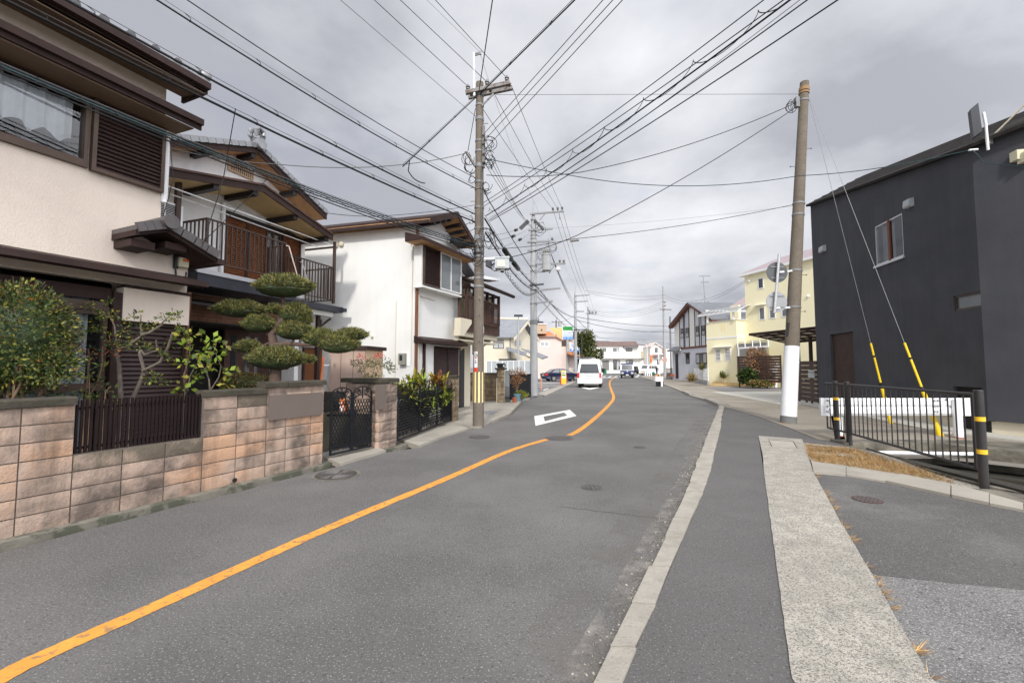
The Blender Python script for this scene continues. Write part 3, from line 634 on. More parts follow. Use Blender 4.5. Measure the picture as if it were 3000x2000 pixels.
# ---------------- ornamental iron gates ----------------
def spiral(mb,c,r,turns=1.4,sx=1,sz=1,th=.008,y=0):
    pts=[]
    for k in range(18):
        t=k/17; a=t*turns*6.283; rr=r*(1-.75*t); pts.append((c[0]+sx*rr*math.cos(a),y,c[1]+sz*rr*math.sin(a)))
    mb.tube(pts,th,4)
def leaf_gate(T,x0,x1,z0,z1,name='gate_leaf'):
    f=MB(); t=.03
    f.box(x0,x0+t,-t/2,t/2,z0,z1); f.box(x1-t,x1,-t/2,t/2,z0,z1); f.box(x0+t,x1-t,-t/2,t/2,z0,z0+t)
    h=z1-z0; zb=z0+h*.12; w=x1-x0
    f.box(x0+t,x1-t,-.011,.011,zb,zb+.018)
    # arched head
    pts=[]
    for k in range(15):
        a=math.pi*k/14; pts.append((x0+w/2-math.cos(a)*(w/2-t/2),0,z1-.02+math.sin(a)*h*.115))
    f.tube(pts,.012,5)
    pts2=[(p[0],0,z1-.16+(p[2]-z1+.02)*.9) for p in pts]; f.tube(pts2,.010,5)
    fo=f.build(name,M['iron_black'],T)
    g=MB(); lo=zb+.02; hi_=z1-.13; W_=w-2*t; pitch=.068; H=hi_-lo; k=-H*.55
    while k<W_:
        for sgn in (1,-1):
            a=Vector((k,lo)); b=Vector((k+H*.55,hi_))
            t0=max(0,-k/(H*.55)); t1=min(1,(W_-k)/(H*.55))
            if t1>t0:
                A=a+(b-a)*t0; B=a+(b-a)*t1
                if sgn<0: A.x=W_-A.x; B.x=W_-B.x
                g.bar((x0+t+A.x,.004*sgn,A.y),(x0+t+B.x,.004*sgn,B.y),.010,.012,up=(0,1,0))
        k+=pitch
    g.build('lattice',M['iron_black'],fo)
    s=MB()
    for sx in (1,-1):
        c=x0+w/2
        spiral(s,(c+sx*w*.20,z1-.005),.062,1.4,sx,1,.009); spiral(s,(c+sx*w*.38,z1-.09),.045,1.3,-sx,1,.008)
        spiral(s,(c+sx*w*.2,z1+.05),.035,1.2,-sx,-1,.007)
        for q in (.12,.26,.4): spiral(s,(c+sx*w*q,z0+.10),.052,1.5,-sx,1,.007)
    s.bar((x0+w/2,0,z1-.12),(x0+w/2,0,z1+h*.10),.02,.012,up=(0,1,0))
    s.build('scrollwork',M['iron_black'],fo); return fo
GA=Vector((-3.19,7.72,0)); GBv=G(1090,1322); GBv.z=0; d=(GBv-GA)
FG1=Fr(GA.x,GA.y,math.degrees(math.atan2(d.x,d.y))); Lg=d.length-.03
G1=froot('iron_gate','black wrought iron double gate with scroll tops in the block wall, left of the pillar','gate',FG1)
ztop=FG1.q(955,1150,0)[1]; 
leaf_gate(G1,.0,Lg/2-.004,.10,ztop-.03); leaf_gate(G1,Lg/2+.004,Lg,.10,ztop-.03)
h_=MB(); h_.tube([(Lg/2-.03,-.02,.82),(Lg/2-.03,-.06,.82),(Lg/2-.17,-.06,.82)],.008,6); h_.tube([(Lg/2+.03,-.02,.83),(Lg/2+.03,-.06,.83),(Lg/2+.16,-.06,.83)],.008,6); h_.box(Lg/2-.06,Lg/2+.06,-.02,.02,.68,.86); h_.build('gate_handle',M['iron_black'],G1)
A=Vector((-2.40,9.22,0)); B=G(1322,1240); B.z=0; d=B-A; FG2=Fr(A.x,A.y,math.degrees(math.atan2(d.x,d.y))); Lg2=d.length
G2=froot('iron_gate.001','black wrought iron three-leaf carport gate with scroll tops, yellow-green plants behind it','gate',FG2)
zt2=FG2.q(1175,1135,0)[1]
for k in range(3): leaf_gate(G2,Lg2*(k/3)+.004,Lg2*((k+1)/3)-.004,.10,zt2-.02)
h_=MB(); h_.tube([(Lg2/3-.03,-.02,.85),(Lg2/3-.03,-.07,.85),(Lg2/3-.2,-.07,.85)],.009,6); h_.build('gate_handle',M['iron_black'],G2)
# small shiba-like dog figurine seen through the gate
FD=FG1; P=PY(1003,1233,8.9)
dg=root('dog_figurine','small orange and white seated dog figurine behind the black double gate','ornament',(P.x,P.y,.75))
d_=MB(); d_.ball((0,0,.05),.07,.07,.10,10,0); d_.ball((-.01,-.02,.18),.06,.055,.055,10,0)
for sx in (-.04,.03): d_.add([(sx-.02,-.02,.22),(sx+.02,-.02,.22),(sx,-.01,.27),(sx,.02,.22)],[(0,1,2),(1,3,2),(3,0,2)],0)
d_.build('body',M['orange'],dg,smooth=True); e_=MB(); e_.ball((-.02,-.065,.165),.03,.03,.028,8); e_.ball((0,-.055,.05),.045,.035,.07,8); e_.build('chest',M['white_plain'],dg,smooth=True)
st_=MB(); st_.box(P.x-.62,P.x+.62,P.y-.10,P.y+.2,0,.71); st_.box(P.x-.75,P.x+.9,P.y+.35,P.y+.5,0,1.12); st_.prism([(P.x-.28,P.y-.17,.71),(P.x+.28,P.y-.17,.71),(P.x+.25,P.y+.22,.71),(P.x-.26,P.y+.21,.71)],(0,0,.03)); o=st_.build('step_block',M['ditch_dark'],None,off=(P.x,P.y,0)); tag(o,'dark stepped block plinth behind the black double gate carrying the dog figurine','plinth')
# tan stone pillar at the right end of the three-leaf gate
FP3=Fr(B.x+.03,B.y+.03,18.0); T=froot('gate_pillar.001','tan rock-faced block pillar at the right end of the three-leaf gate','pillar',FP3)
p_=MB(); blocks(p_,[0,.22,.42],7,-.02,0,lambda i,r:0,depth=.05,bump=.015,pitch=.19); p_.box(.004,.416,.012,.4,-.02,1.31,1); p_.build('pillar_body',[M['stone_tan'],M['joint']],T)
capstones(-.03,.45,1.315,-.03,.43,h=.09,step=.5,par=T)
# ---------------- house 1: cream stucco ----------------
F1=Fr(-7.245,3.15,23.5)
H1=froot('cream_house','cream stucco house with brown eaves and lace-curtained upper window, nearest on the left','house',F1)
xc=F1.q(489,240,0)[0]                     # right corner of the upper wall
zc=F1.q(489,234,0)[1]                     # wall top under the soffit
xr=F1.q(549,815,0)[0]                     # right corner of the lower part
zj=F1.q(0,722,-.5)[1]                     # lower canopy, front top edge
wx0=xc-3.1; wx1=F1.q(252,494,0)[0]; wz0=F1.q(252,494,0)[1]; wz1=F1.q(263,285,0)[1]
b=MB(); zlow=zj-.15
b.wallgrid(wx0-1.5,xc,zlow,zc,[(wx0,wx1,wz0,wz1)],0,.14)
b.box(xc-.14,xc,.14,6,zlow,zc); b.box(wx0-1.5,wx0-1.36,.14,6,zlow,zc)
zs=F1.q(395,665,0)[1]
b.wallgrid(xc,xr,zlow,zs-.12,[],0.0,.14); b.box(xr-.14,xr,.14,5,0,zs-.12); b.box(xc,xr-.14,4.86,5,zlow,zs-.12)
b.build('wall',M['stucco_cream'],H1)
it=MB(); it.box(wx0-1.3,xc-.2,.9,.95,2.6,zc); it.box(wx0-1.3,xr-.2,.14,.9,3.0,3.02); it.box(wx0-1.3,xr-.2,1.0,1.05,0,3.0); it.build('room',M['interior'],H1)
# big upper window with lace curtain
fw=.05; w=MB()
for a,c_ in ((wx0,wx0+fw),(wx1-fw,wx1)): w.box(a,c_,-.05,.12,wz0,wz1)
w.box(wx0+fw,wx1-fw,-.05,.12,wz1-fw,wz1); w.box(wx0+fw,wx1-fw,-.06,.12,wz0,wz0+.10)
for k in (.5,): m_=wx0+(wx1-wx0)*k; w.box(m_-.04,m_+.04,.0,.08,wz0+.13,wz1-fw)
WO=w.build('window',M['frame_bronze'],H1)
p=MB(); p.quad((wx0+fw,.03,wz0+.13),(wx1-fw,.03,wz0+.13),(wx1-fw,.03,wz1-fw),(wx0+fw,.03,wz1-fw)); p.build('pane',M['glass_clear'],WO)
curtain(H1,wx0+.05,wx1-.12,wz0+.30,wz1-.10,.13,M['curtain'],.03,.21,.11,par=WO)
# storm shutter box right of it
sx0,sx1,sz0,sz1=wx1+.04,xc-.05,F1.q(262,490,-.12)[1],F1.q(472,375,-.12)[1]
sz0=wz0-.02; sz1=wz1+.02
louver(H1,'shutter_box',sx0+.03,sx1-.02,sz0+.05,sz1-.05,-.07,M['louver_brown'],M['frame_bronze'],pitch=.058,fw=.05)
# canopy over the window
pj=.55; zt=F1.q(592,353,-pj)[1]; zb=zt-.17; xe=F1.q(592,353,-pj)[0]; zjw=F1.q(484,352,0)[1]
c=MB(); c.prism([(wx0-1.6,-pj,zb),(wx0-1.6,-pj,zt),(wx0-1.6,.0,zt+.24),(wx0-1.6,.0,zt+.14),(wx0-1.6,-pj+.03,zb)],(xe-wx0+1.6,0,0),0)
c.box(wx0-1.6,xe,-pj-.06,-pj-.002,zt-.10,zt-.005,0)
c.prism([(wx0-1.6,-pj+.035,zb-.004),(wx0-1.6,0.0,zb+.03),(wx0-1.6,.0,zb+.0),(wx0-1.6,-pj+.035,zb-.02)],(xe-wx0+1.5,0,0),1)
c.box(wx0-1.6,xc,-.05,-.002,zb-.12,zb-.03,0)
c.build('window_canopy',[M['trim_brown'],M['soffit_tan']],H1)
# main eave and tiled roof
pe=.62; ex,ez=F1.q(608,252,-pe)
r=MB(); X_=wx0-1.6
r.prism([(X_,-pe,ez-.11),(X_,-pe,ez+.03),(X_,3.6,ez+1.55),(X_,3.6,ez+1.41)],(ex-X_,0,0),0)
r.prism([(X_,7.6,ez-.11),(X_,7.6,ez+.03),(X_,3.5,ez+1.55),(X_,3.5,ez+1.41)],(ex-X_,0,0),0)
r.box(X_,ex,-pe-.10,-pe-.003,ez-.09,ez+.01,0)
r.prism([(X_,-pe+.02,ez-.13),(X_,0.0,ez-.02),(X_,0.0,ez-.05),(X_,-pe+.02,ez-.15)],(ex-X_-.03,0,0),1)
r.box(ex-.03,ex+.01,-pe,.02,ez-.14,ez-.02,0)
RF=r.build('roof',[M['trim_brown'],M['soffit_tan']],H1)
t=MB(); tilerow(t,X_,ex-.25,-pe-.04,ez+.085,.062,.5,.30)
t.prism([(X_,-pe-.03,ez+.035),(X_,-pe-.03,ez+.075),(X_,3.6,ez+1.62),(X_,3.6,ez+1.56)],(ex-X_,0,0))
for k in range(4): t.tube([(ex-.06,-pe+.05+k*.28,ez+.14+k*.115),(ex-.06,-pe+.30+k*.28,ez+.23+k*.115)],[.085,.075],10)
t.ball((ex-.03,-pe-.01,ez+.15),.085,.06,.085,10); t.build('roof_tiles',M['tile_silver'],RF,smooth=True)
# lower canopy
pl_=.50; lx=F1.q(598,826,-pl_)[0]
c=MB(); c.prism([(X_,-pl_,zj-.12),(X_,-pl_,zj),(X_,0.0,zj+.12),(X_,0.0,zj-.02)],(lx-X_,0,0)); c.box(X_,lx+.02,-pl_-.09,-pl_-.003,zj-.10,zj-.02)
c.box(X_,xr,-.03,-.002,zj-.42,zj-.30); c.build('lower_canopy',M['trim_brown'],H1)
# ground floor: bronze sashes, cream panel, brown louvred door
gx0=X_; px0=F1.q(363,842,-.1)[0]; px1=F1.q(557,850,-.1)[0]; pz1=F1.q(370,842,-.1)[1]; pz0=F1.q(450,945,-.1)[1]
g=MB(); g.box(px0,px1,-.10,.10,pz0,pz1,0); g.build('wall_panel',M['stucco_cream'],H1)
g=MB(); g.box(px0-.11,px0-.005,-.09,.12,0,zj-.3); g.box(px0-.0,px1+.02,-.13,.1,pz1+.002,pz1+.03); g.box(gx0,px0-.11,-.02,.12,F1.q(300,842,0)[1],zj-.3); g.build('door_post',M['trim_brown'],H1)
louver(H1,'louvre_door',px0+.03,px1-.05,.16,pz0-.05,-.02,M['louver_brown'],M['trim_brown'],pitch=.068,fw=.05)
bw=MB(); bw.box(gx0,px1,.02,.14,0,.16); bw.build('foundation',M['concrete_dirty'],H1)
gz=F1.q(300,842,0)[1]
def sash(x0,x1,z0,z1,cz=0.05,cur='curtain_dim',y=.02):
    f=MB(); a=.055
    f.box(x0,x0+a,y-.03,y+.04,z0,z1);f.box(x1-a,x1,y-.03,y+.04,z0,z1);f.box(x0+a,x1-a,y-.03,y+.04,z1-a,z1);f.box(x0+a,x1-a,y-.03,y+.04,z0,z0+a*1.3)
    o=f.build('window',M['frame_bronze'],H1); q=MB(); q.quad((x0+a,y,z0+a),(x1-a,y,z0+a),(x1-a,y,z1-a),(x0+a,y,z1-a)); q.build('pane',M['glass_clear'],o)
    curtain(H1,x0+.06,x1-.15,z0+.08,z1-.03,y+.13,M[cur],.025,.17,par=o)
xa=px0-.12; w_=1.05; zt_=F1.q(300,905,0)[1]
for k in range(3):
    sash(xa-(k+1)*w_,xa-k*w_-.01,zt_+.03,gz-.02); sash(xa-(k+1)*w_,xa-k*w_-.01,.30,zt_-.03,cur='curtain')
tr=MB(); tr.box(gx0,xa,-.03,.07,zt_-.03,zt_+.03); tr.box(gx0,xa,-.03,.07,.18,.30); zk=F1.q(250,1133,0)[1]; tr.box(gx0,xa,-.035,.05,zk-.06,zk+.05); tr.build('window_rail',M['frame_bronze'],H1)
# tiled gablet over the right extension
pg=.62; ax,az=F1.q(489,660,-pg); bx,bz=F1.q(398,668,-pg); cx,cz_=F1.q(637,752,-pg)
gr=MB()
for (a0,a1),(b0,b1) in (((bx,bz),(ax,az)),((ax,az),(cx,cz_))):
    gr.prism([(a0,-pg,a1-.10),(b0,-pg,b1-.10),(b0,-pg,b1-.02),(a0,-pg,a1-.02)],(0,4.4,0),1)
    gr.prism([(a0,-pg-.02,a1-.018),(b0,-pg-.02,b1-.018),(b0,-pg-.02,b1+.05),(a0,-pg-.02,a1+.05)],(0,4.4,0),0)
    n=4
    for k in range(n):
        t0=k/n;t1=(k+.93)/n; P0=Vector((a0+(b0-a0)*t0,-pg-.04,a1+(b1-a1)*t0)); P1=Vector((a0+(b0-a0)*t1,-pg-.04,a1+(b1-a1)*t1)); gr.bar(P0+Vector((0,.0,.01)),P1+Vector((0,0,.0+.015)),.06,.13,0)
gr.tube([(ax,-pg-.10,az+.05),(ax,3.7,az+.05)],.085,14,0); gr.tube([(ax,-pg-.13,az+.04),(ax,-pg-.06,az+.04)],.105,16,0)
gr.box(bx+.03,bx+.33,-.45,.0,bz-.22,bz-.11,1); gr.box(cx-.70,cx-.40,-.5,.0,cz_-.16+.15,cz_-.06+.15,1)
gr.box(cx-.02,cx+.09,-pg-.05,3.6,cz_-.13,cz_-.04,1)
gr.build('porch_roof',[M['tile_brown'],M['trim_brown']],H1,smooth=True)
dp=MB(); dp.tube([(xc+.03,-.02,zc-.9),(xc+.03,-.02,F1.q(480,595,0)[1])],.045,10); dp.build('downpipe',M['white_plain'],H1)
dp=MB(); dp.tube([(xr+.10,.12,zj-.12),(xr+.10,.12,zj-.45)],.04,10); dp.tube([(xr+.10,.12,zj-.45),(xr+.10,.12,.1)],.03,10); dp.build('downpipe',M['copper_pipe'],H1)
eb=MB(); x0,x1,z0,z1=rect(F1,524,760,551,778,-.1); eb.box(x0,x1,-.12,-.0,z0-.04,z1+.04); EB=eb.build('utility_box',M['box_cream'],H1); e2=MB(); e2.box(x0+.05,x0+.14,-.124,-.1205,z1-.02,z1+.025); e2.build('sticker',M['orange'],EB)
cd=MB(); x,z=F1.q(515,742,-.03); cd.tube([(x,-.04,z),(x,-.04,z-.25)],.035,10); cd.tube([(x,-.04,z-.25),(x+.01,-.05,z-.42),(x+.09,-.05,z-.50),(x+.15,-.05,z-.40),(x+.16,-.05,z-.28)],.012,6); cd.build('service_conduit',M['plastic_black'],H1)
# ---------------- house 2: white walls, brown balcony ----------------
F2=Fr(-8.46,3.08,20.0)
H2=froot('balcony_house','white house with tiled gable roof and brown railed balcony, second on the left','house',F2)
yw=1.02
A=F2.q(756,432,.45); B=F2.q(958,630,.45)
sl=(A[1]-B[1])/(B[0]-A[0]); Lx=A[0]-(B[0]-A[0])*1.0; up=[(Lx,B[1]),A,B]
a2=F2.q(773,545,.0); b2=F2.q(976,690,.0); L2=a2[0]-(b2[0]-a2[0]); lo2=[(L2,b2[1]),a2,b2]
xl=Lx+.5; xrw=F2.q(893,760,yw)[0]; zfl=F2.q(700,800,0)[1]
w=MB()
gz0=F2.q(657,790,yw)[1]-.15; sx0=F2.q(657,700,yw)[0]; sx1=F2.q(777,700,yw)[0]; sx2=F2.q(826,700,yw)[0]; sx3=F2.q(873,720,yw)[0]; szt=F2.q(657,628,yw)[1]
topz=lambda x: A[1]-abs(x-A[0])*sl-.1
w.wallgrid(xl,xrw,zfl-.1,szt+.02,[(sx1,sx2,gz0,szt)],yw,yw+.14)
w.prism([(xl,yw,szt+.02),(xrw,yw,szt+.02),(xrw,yw,topz(xrw)),(A[0],yw,A[1]-.1),(xl,yw,topz(xl))],(0,.14,0))
w.box(xl,xl+.14,yw+.14,6,0,topz(xl)); w.box(xrw-.14,xrw,yw+.14,6,0,topz(xrw))
w.build('wall',M['stucco_house2'],H2)
# upper gable roof
def gable(T,pts,y0,y1,sof,tile,wallx,ridge=True):
    r=MB()
    for (p,q_) in zip(pts,pts[1:]):
        r.prism([(p[0],y0,p[1]-.14),(q_[0],y0,q_[1]-.14),(q_[0],y0,q_[1]),(p[0],y0,p[1])],(0,.04,0),0)
        r.prism([(p[0],y0+.04,p[1]-.12),(q_[0],y0+.04,q_[1]-.12),(q_[0],y0+.04,q_[1]-.08),(p[0],y0+.04,p[1]-.08)],(0,y1-y0-.04,0),1)
        r.prism([(p[0],y0+.04,p[1]-.079),(q_[0],y0+.04,q_[1]-.079),(q_[0],y0+.04,q_[1]-.01),(p[0],y0+.04,p[1]-.01)],(0,y1-y0-.04,0),0)
    return r.build('roof',[M['trim_brown'],M[sof]],T)
R2=gable(H2,up,.45,6.3,'wood_soffit','tile',None)
t=MB()
for s_,(p,q_) in enumerate(zip(up,up[1:])):
    t.prism([(p[0],.42,p[1]+.004),(q_[0],.42,q_[1]+.004),(q_[0],.42,q_[1]+.07),(p[0],.42,p[1]+.07)],(0,5.9,0))
    n=13
    for k in range(n):
        t0=k/n;t1=(k+.9)/n; P0=Vector((p[0]+(q_[0]-p[0])*t0,.46,p[1]+(q_[1]-p[1])*t0+.05)); P1=Vector((p[0]+(q_[0]-p[0])*t1,.46,p[1]+(q_[1]-p[1])*t1+.05))
        t.bar(P0,P1+Vector((0,0,.012)),.13,.12)
t.tube([(A[0],.36,A[1]+.12),(A[0],6.3,A[1]+.12)],.10,12); t.tube([(A[0],.3,A[1]+.07),(A[0],.42,A[1]+.07)],.13,14)
t.build('roof_tiles',M['tile_silver'],R2,smooth=True)
on=MB()
for k in range(7):
    a=k*.9; on.ball((A[0]-.05+.13*math.cos(a),.40+.03*k,A[1]+.30+.10*math.sin(a)),.085-.005*k,.06,.08,8)
on.tube([(A[0]-.12,.36,A[1]+.22),(A[0]-.17,.34,A[1]+.36),(A[0]-.06,.34,A[1]+.44),(A[0]+.06,.34,A[1]+.38),(A[0]+.05,.34,A[1]+.28)],.045,7)
on.build('ridge_ornament',M['tile_silver'],R2,smooth=True)
def rafters(T,pts,y0,y1,fr,name='beam',h=.15,w_=.14,drop=.13):
    m_=MB()
    for f_,s_ in fr:
        p,q_=(pts[0],pts[1]) if s_==0 else (pts[1],pts[2]); x=p[0]+(q_[0]-p[0])*f_; z=p[1]+(q_[1]-p[1])*f_-drop
        m_=MB(); m_.box(x-w_/2,x+w_/2,y0,y1,z-h,z); m_.build(name,M['trim_black'],T)
rafters(R2,up,.5,yw-.003,[(.50,0),(.97,0),(.52,1)],h=.12,w_=.12)
R3=gable(H2,lo2,.0,yw-.003,'soffit_yellow','',None)
rafters(R3,lo2,.05,yw-.004,[(.52,0),(.93,0),(.44,1),(.92,1)],h=.11,w_=.12)
t=MB()
for p,q_ in zip(lo2,lo2[1:]): t.prism([(p[0],-.03,p[1]+.004),(q_[0],-.03,q_[1]+.004),(q_[0],-.03,q_[1]+.05),(p[0],-.03,p[1]+.05)],(0,yw+.02,0))
t.build('roof_edge',M['wood_dark'],R3)
# lattice gable vent
vx0,vx1,vz0,vz1=rect(F2,668,470,742,500,yw-.02)
vx0,vz1=F2.q(668,472,yw-.02); vx1,vz0=F2.q(741,527,yw-.02)
v=MB(); n=12
v.box(vx0,vx1,yw-.05,yw-.002,vz0-.03,vz0); v.box(vx0,vx0+.03,yw-.05,yw-.002,vz0,vz1+.02); v.box(vx1-.03,vx1,yw-.05,yw-.002,vz0,vz1+.02)
for i in range(1,n):
    x=vx0+(vx1-vx0)*i/n; v.box(x-.014,x+.014,yw-.045,yw-.01,vz0,vz1+.10*math.sin(math.pi*i/n))
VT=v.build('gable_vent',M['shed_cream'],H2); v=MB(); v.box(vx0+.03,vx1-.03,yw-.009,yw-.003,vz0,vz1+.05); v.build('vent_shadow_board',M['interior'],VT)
# shutters and door
zb_=gz0; hd=MB(); hd.box(sx0-.06,sx3+.1,yw-.09,yw-.003,szt,szt+.09); hd.build('shutter_track',M['trim_black'],H2)
louver(H2,'shutter',sx0,(sx0+sx1)/2-.03,zb_+.05,szt-.05,yw-.05,M['louver_orange'],M['wood_dark'],pitch=.055)
louver(H2,'shutter',(sx0+sx1)/2+.03,sx1-.03,zb_+.05,szt-.05,yw-.05,M['louver_orange'],M['wood_dark'],pitch=.055)
louver(H2,'shutter',sx2+.03,sx3,zb_+.05,szt-.05,yw-.05,M['louver_orange'],M['wood_dark'],pitch=.055)
wo=window(H2,sx1+.02,sx2-.02,zb_,szt,yw+.02,M['frame_bronze'],'glass_clear',.05,1); curtain(H2,sx1+.05,sx2-.05,zb_+.05,szt-.05,yw+.10,M['curtain'],.02,.13,par=wo)
ib=MB(); ib.box(sx1-.3,sx2+.3,yw+.5,yw+.52,zb_-.2,szt+.2); ib.build('room',M['interior'],H2)
for uu in (851,873): 
    x,z=F2.q(uu,665+(uu-851)*.36,yw); o=MB(); o.lathe((0,0,0),[(.075,0),(.085,.02),(.075,.07),(.0,.09)],14); o=o.build('vent_cap',M['stucco_white'],H2,smooth=True); o.location=(x,yw,z); o.rotation_euler=(R(90),0,0)
dp=MB(); x=F2.q(647,700,yw)[0]; dp.tube([(x,yw-.06,szt+.25),(x,yw-.06,zfl)],.045,10); dp.tube([(x,yw-.06,szt+.22),(x+1.1,yw-.05,szt+.20)],.03,8); dp.build('downpipe',M['white_plain'],H2)
# balcony
bx0,zt=F2.q(608,640,0); bx1=F2.q(837,711,0)[0]; bz=F2.q(608,765,0)[1]
cx1=F2.q(979,785,.80)[0]; cz1=zt; 
dk=MB(); dx0=F2.q(579,800,-.12)[0]; dz1=F2.q(579,790,-.12)[1]; dz0=F2.q(579,832,-.12)[1]; dxr=F2.q(990,885,-.12)[0]
dk.box(dx0,bx1+.25,-.12,yw-.005,dz0,dz1,0); dk.box(dx0-.03,bx1+.25,-.15,-.122,dz1-.05,dz1+.03,1); dk.box(dx0-.02,bx1+.2,-.05,.25,dz1+.001,dz1+.06,1)
dk.build('balcony_deck',[M['paint_blackblue'],M['alu']],H2)
rl=MB(); railing(rl,(bx0,0),(bx1,0),bz,zt,.105); railing(rl,(bx0,0),(bx0,yw-.02),bz,zt,.12,posts=False); rl.build('balcony_rail',M['rail_brown'],H2)
rl=MB(); railing(rl,(bx1,0),(bx1,.55),bz,zt-.05,.1); rl.build('balcony_rail',M['rail_brown'],H2)
y2=.80; z2=F2.q(979,785,y2)[1]; z20=F2.q(979,880,y2)[1]; xm=F2.q(836,744,y2)[0]
rl=MB(); railing(rl,(xm,y2),(cx1,y2),z20,z2,.105); railing(rl,(cx1,y2),(cx1,y2+1.6),z20,z2,.12)
rl.bar((cx1,y2,z20-.1),(cx1,y2,F2.q(979,708,y2)[1]),.07,.07); zz_=F2.q(976,722,y2)[1]; rl.bar((cx1,y2,zz_),(cx1-.05,y2+1.6,zz_),.05,.05)
rl.bar((cx1,y2+1.6,z20-.1),(cx1,y2+1.6,zz_+.1),.07,.07); rl.build('balcony_rail',M['rail_brown'],H2)
d2=MB(); e0=F2.q(812,872,.55); e1=F2.q(990,900,.55); zz1=e1[1]+.02; d2.box(bx1+.0,cx1+.15,.55,yw+1.2,zz1-.17,zz1,0); d2.box(bx1+.3,cx1-.05,.75,yw+.9,zz1-.30,zz1-.171,1); d2.box(cx1+.06,cx1+.2,.45,yw+1.3,zz1-.14,zz1-.03,0); d2.build('balcony_deck',[M['paint_blackblue'],M['stucco_white']],H2)
ps=MB(); x=F2.q(930,1000,.9)[0]; ps.bar((x,.9,0),(x,.9,zz1-.3),.10,.10); ps.bar((x+.9,1.7,0),(x+.9,1.7,zz1-.3),.08,.08); ps.bar((x,.9,zz1-.7),(x+.5,.9,zz1-.35),.05,.05); ps.build('post',M['trim_brown'],H2)
# laundry poles on brackets
lp=MB(); u0,u1=(528,535),(972,716); P0=F2.q(528,540,.15); P1=F2.q(968,716,.62)
xL=F2.q(530,600,.35)[0]
lp.bar((xL,.45,bz),(xL,.45,F2.q(528,535,.45)[1]),.09,.09); lp.build('laundry_post',M['rail_brown'],H2)
for (ya,yb,ua,va,ub,vb) in ((.15,.35,491,545,965,715),(.40,.75,497,568,932,723)):
    a=F2.q(ua,va,ya); b_=F2.q(ub,vb,yb); lp=MB(); lp.tube([(a[0],ya,a[1]),(b_[0],yb,b_[1])],.016,8); o=lp.build('laundry_pole',M['alu_rail'],H2)
ac=MB(); x0,z1=F2.q(484,590,.5); x1,z0=F2.q(530,662,.5); ac.box(x1-.75,x1,.45,.75,z1-.78,z1,0); 
T=froot('air_conditioner','white slatted outdoor air conditioner unit standing at the left end of the balcony','air conditioner',F2)
ac.build('casing',M['white_plain'],T); gsl=MB()
for k in range(22):
    z=z1-.05-k*.033
    for a,b_ in ((x1-.62,x1-.36),(x1-.33,x1-.12)): gsl.box(a,b_,.440,.4485,z-.018,z)
gsl.build('grille',M['trim_black'],T)
# brick ground floor, porch and entrance
bk=MB(); by=.9; zb1=dz0-.01; xbL=dx0-.1; xbR=F2.q(815,900,by)[0]
bk.box(xbL,xbR,by+.01,by+.2,zb1-.62,zb1,1)
ph=.075; nr=int(.62/ph)
for r_i in range(nr):
    x=xbL+(.105 if r_i%2 else 0)
    while x<xbR-.02:
        bk.box(x+.004,min(x+.206,xbR),by,by+.0095,zb1-.62+r_i*ph+.004,zb1-.62+(r_i+1)*ph-.004,0); x+=.21
bk.build('brick_band',[M['brick'],M['mortar']],H2)
pr=MB(); pz=F2.q(620,897,.2)[1]; xp0=F2.q(540,905,.2)[0]; xp1=F2.q(705,893,.2)[0]
pr.prism([(xp0,.2,pz),(xp1,.2,pz),(xp1-.1,.9,pz+.16),(xp0+.1,.9,pz+.16)],(0,0,.05)); pr.build('porch_roof',M['trim_black'],H2)
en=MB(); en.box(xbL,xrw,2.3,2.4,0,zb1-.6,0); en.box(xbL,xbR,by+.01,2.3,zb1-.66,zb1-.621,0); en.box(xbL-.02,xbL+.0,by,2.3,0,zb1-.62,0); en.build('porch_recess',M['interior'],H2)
ex0=F2.q(655,1100,1.9)[0]; ex1=F2.q(789,1100,1.9)[0]; ez1=F2.q(700,985,1.9)[1]
dr_=MB(); dr_.box(ex0,ex1,1.9,1.98,0,zb1-.62,0)
DR=dr_.build('front_door',M['wood_dark'],H2); gp=MB()
for f_ in (.12,.42,.62): gp.box(ex0+(ex1-ex0)*f_,ex0+(ex1-ex0)*(f_+.10),1.888,1.897,.45,ez1,0)
gp.build('pane',M['pane_dark'],DR)
fx0=F2.q(795,1100,2.0)[0]; fx1=F2.q(880,1100,2.0)[0]
wn=window(H2,fx0+.1,fx1,.35,2.15,2.0,M['trim_brown'],'pane_light',.05,1)
lv0=F2.q(892,1050,1.6)[0]; lv1=F2.q(958,1050,1.6)[0]; louver(H2,'shutter',lv0,lv1,.4,2.2,1.6,M['louver_orange'],M['wood_dark'],pitch=.06,mull=((lv0+lv1)/2,))
ww=MB(); ww.box(lv1+.06,lv1+.6,1.7,1.85,0,zz1-.3); ww.box(fx1,lv0-.06,1.7,1.85,0,zz1-.3); ww.box(lv0-.06,lv1+.06,1.66,1.85,2.27,zz1-.3); ww.build('wall.001',M['stucco_house2'],H2); bpy.data.objects['wall.001'].name='side_wall'
# two copper clothes props leaning on the rail
for k,(u_,v_,u2,v2) in enumerate(((838,722,866,815),(881,768,903,828))):
    P=F2.q(u_,v_,.0 if k==0 else .75); Q=F2.q(u2,v2,-.0 if k==0 else .7); yy=-.05 if k==0 else .74
    mb=MB(); mb.tube([(P[0]-.04,yy,P[1]),(P[0]+.02,yy-.02,P[1]+.01),(P[0]+.05,yy-.03,P[1]-.08),(Q[0],yy-.03,Q[1])],.014,7)
    o=mb.build('clothes_prop',M['stucco_pink']); o.location=F2.o; o.rotation_euler=(0,0,F2.rz); tag(o,('longer pinkish hooked pole hanging on the corner of the upper balcony rail','shorter pinkish hooked pole hanging on the lower right balcony rail')[k],'pole')
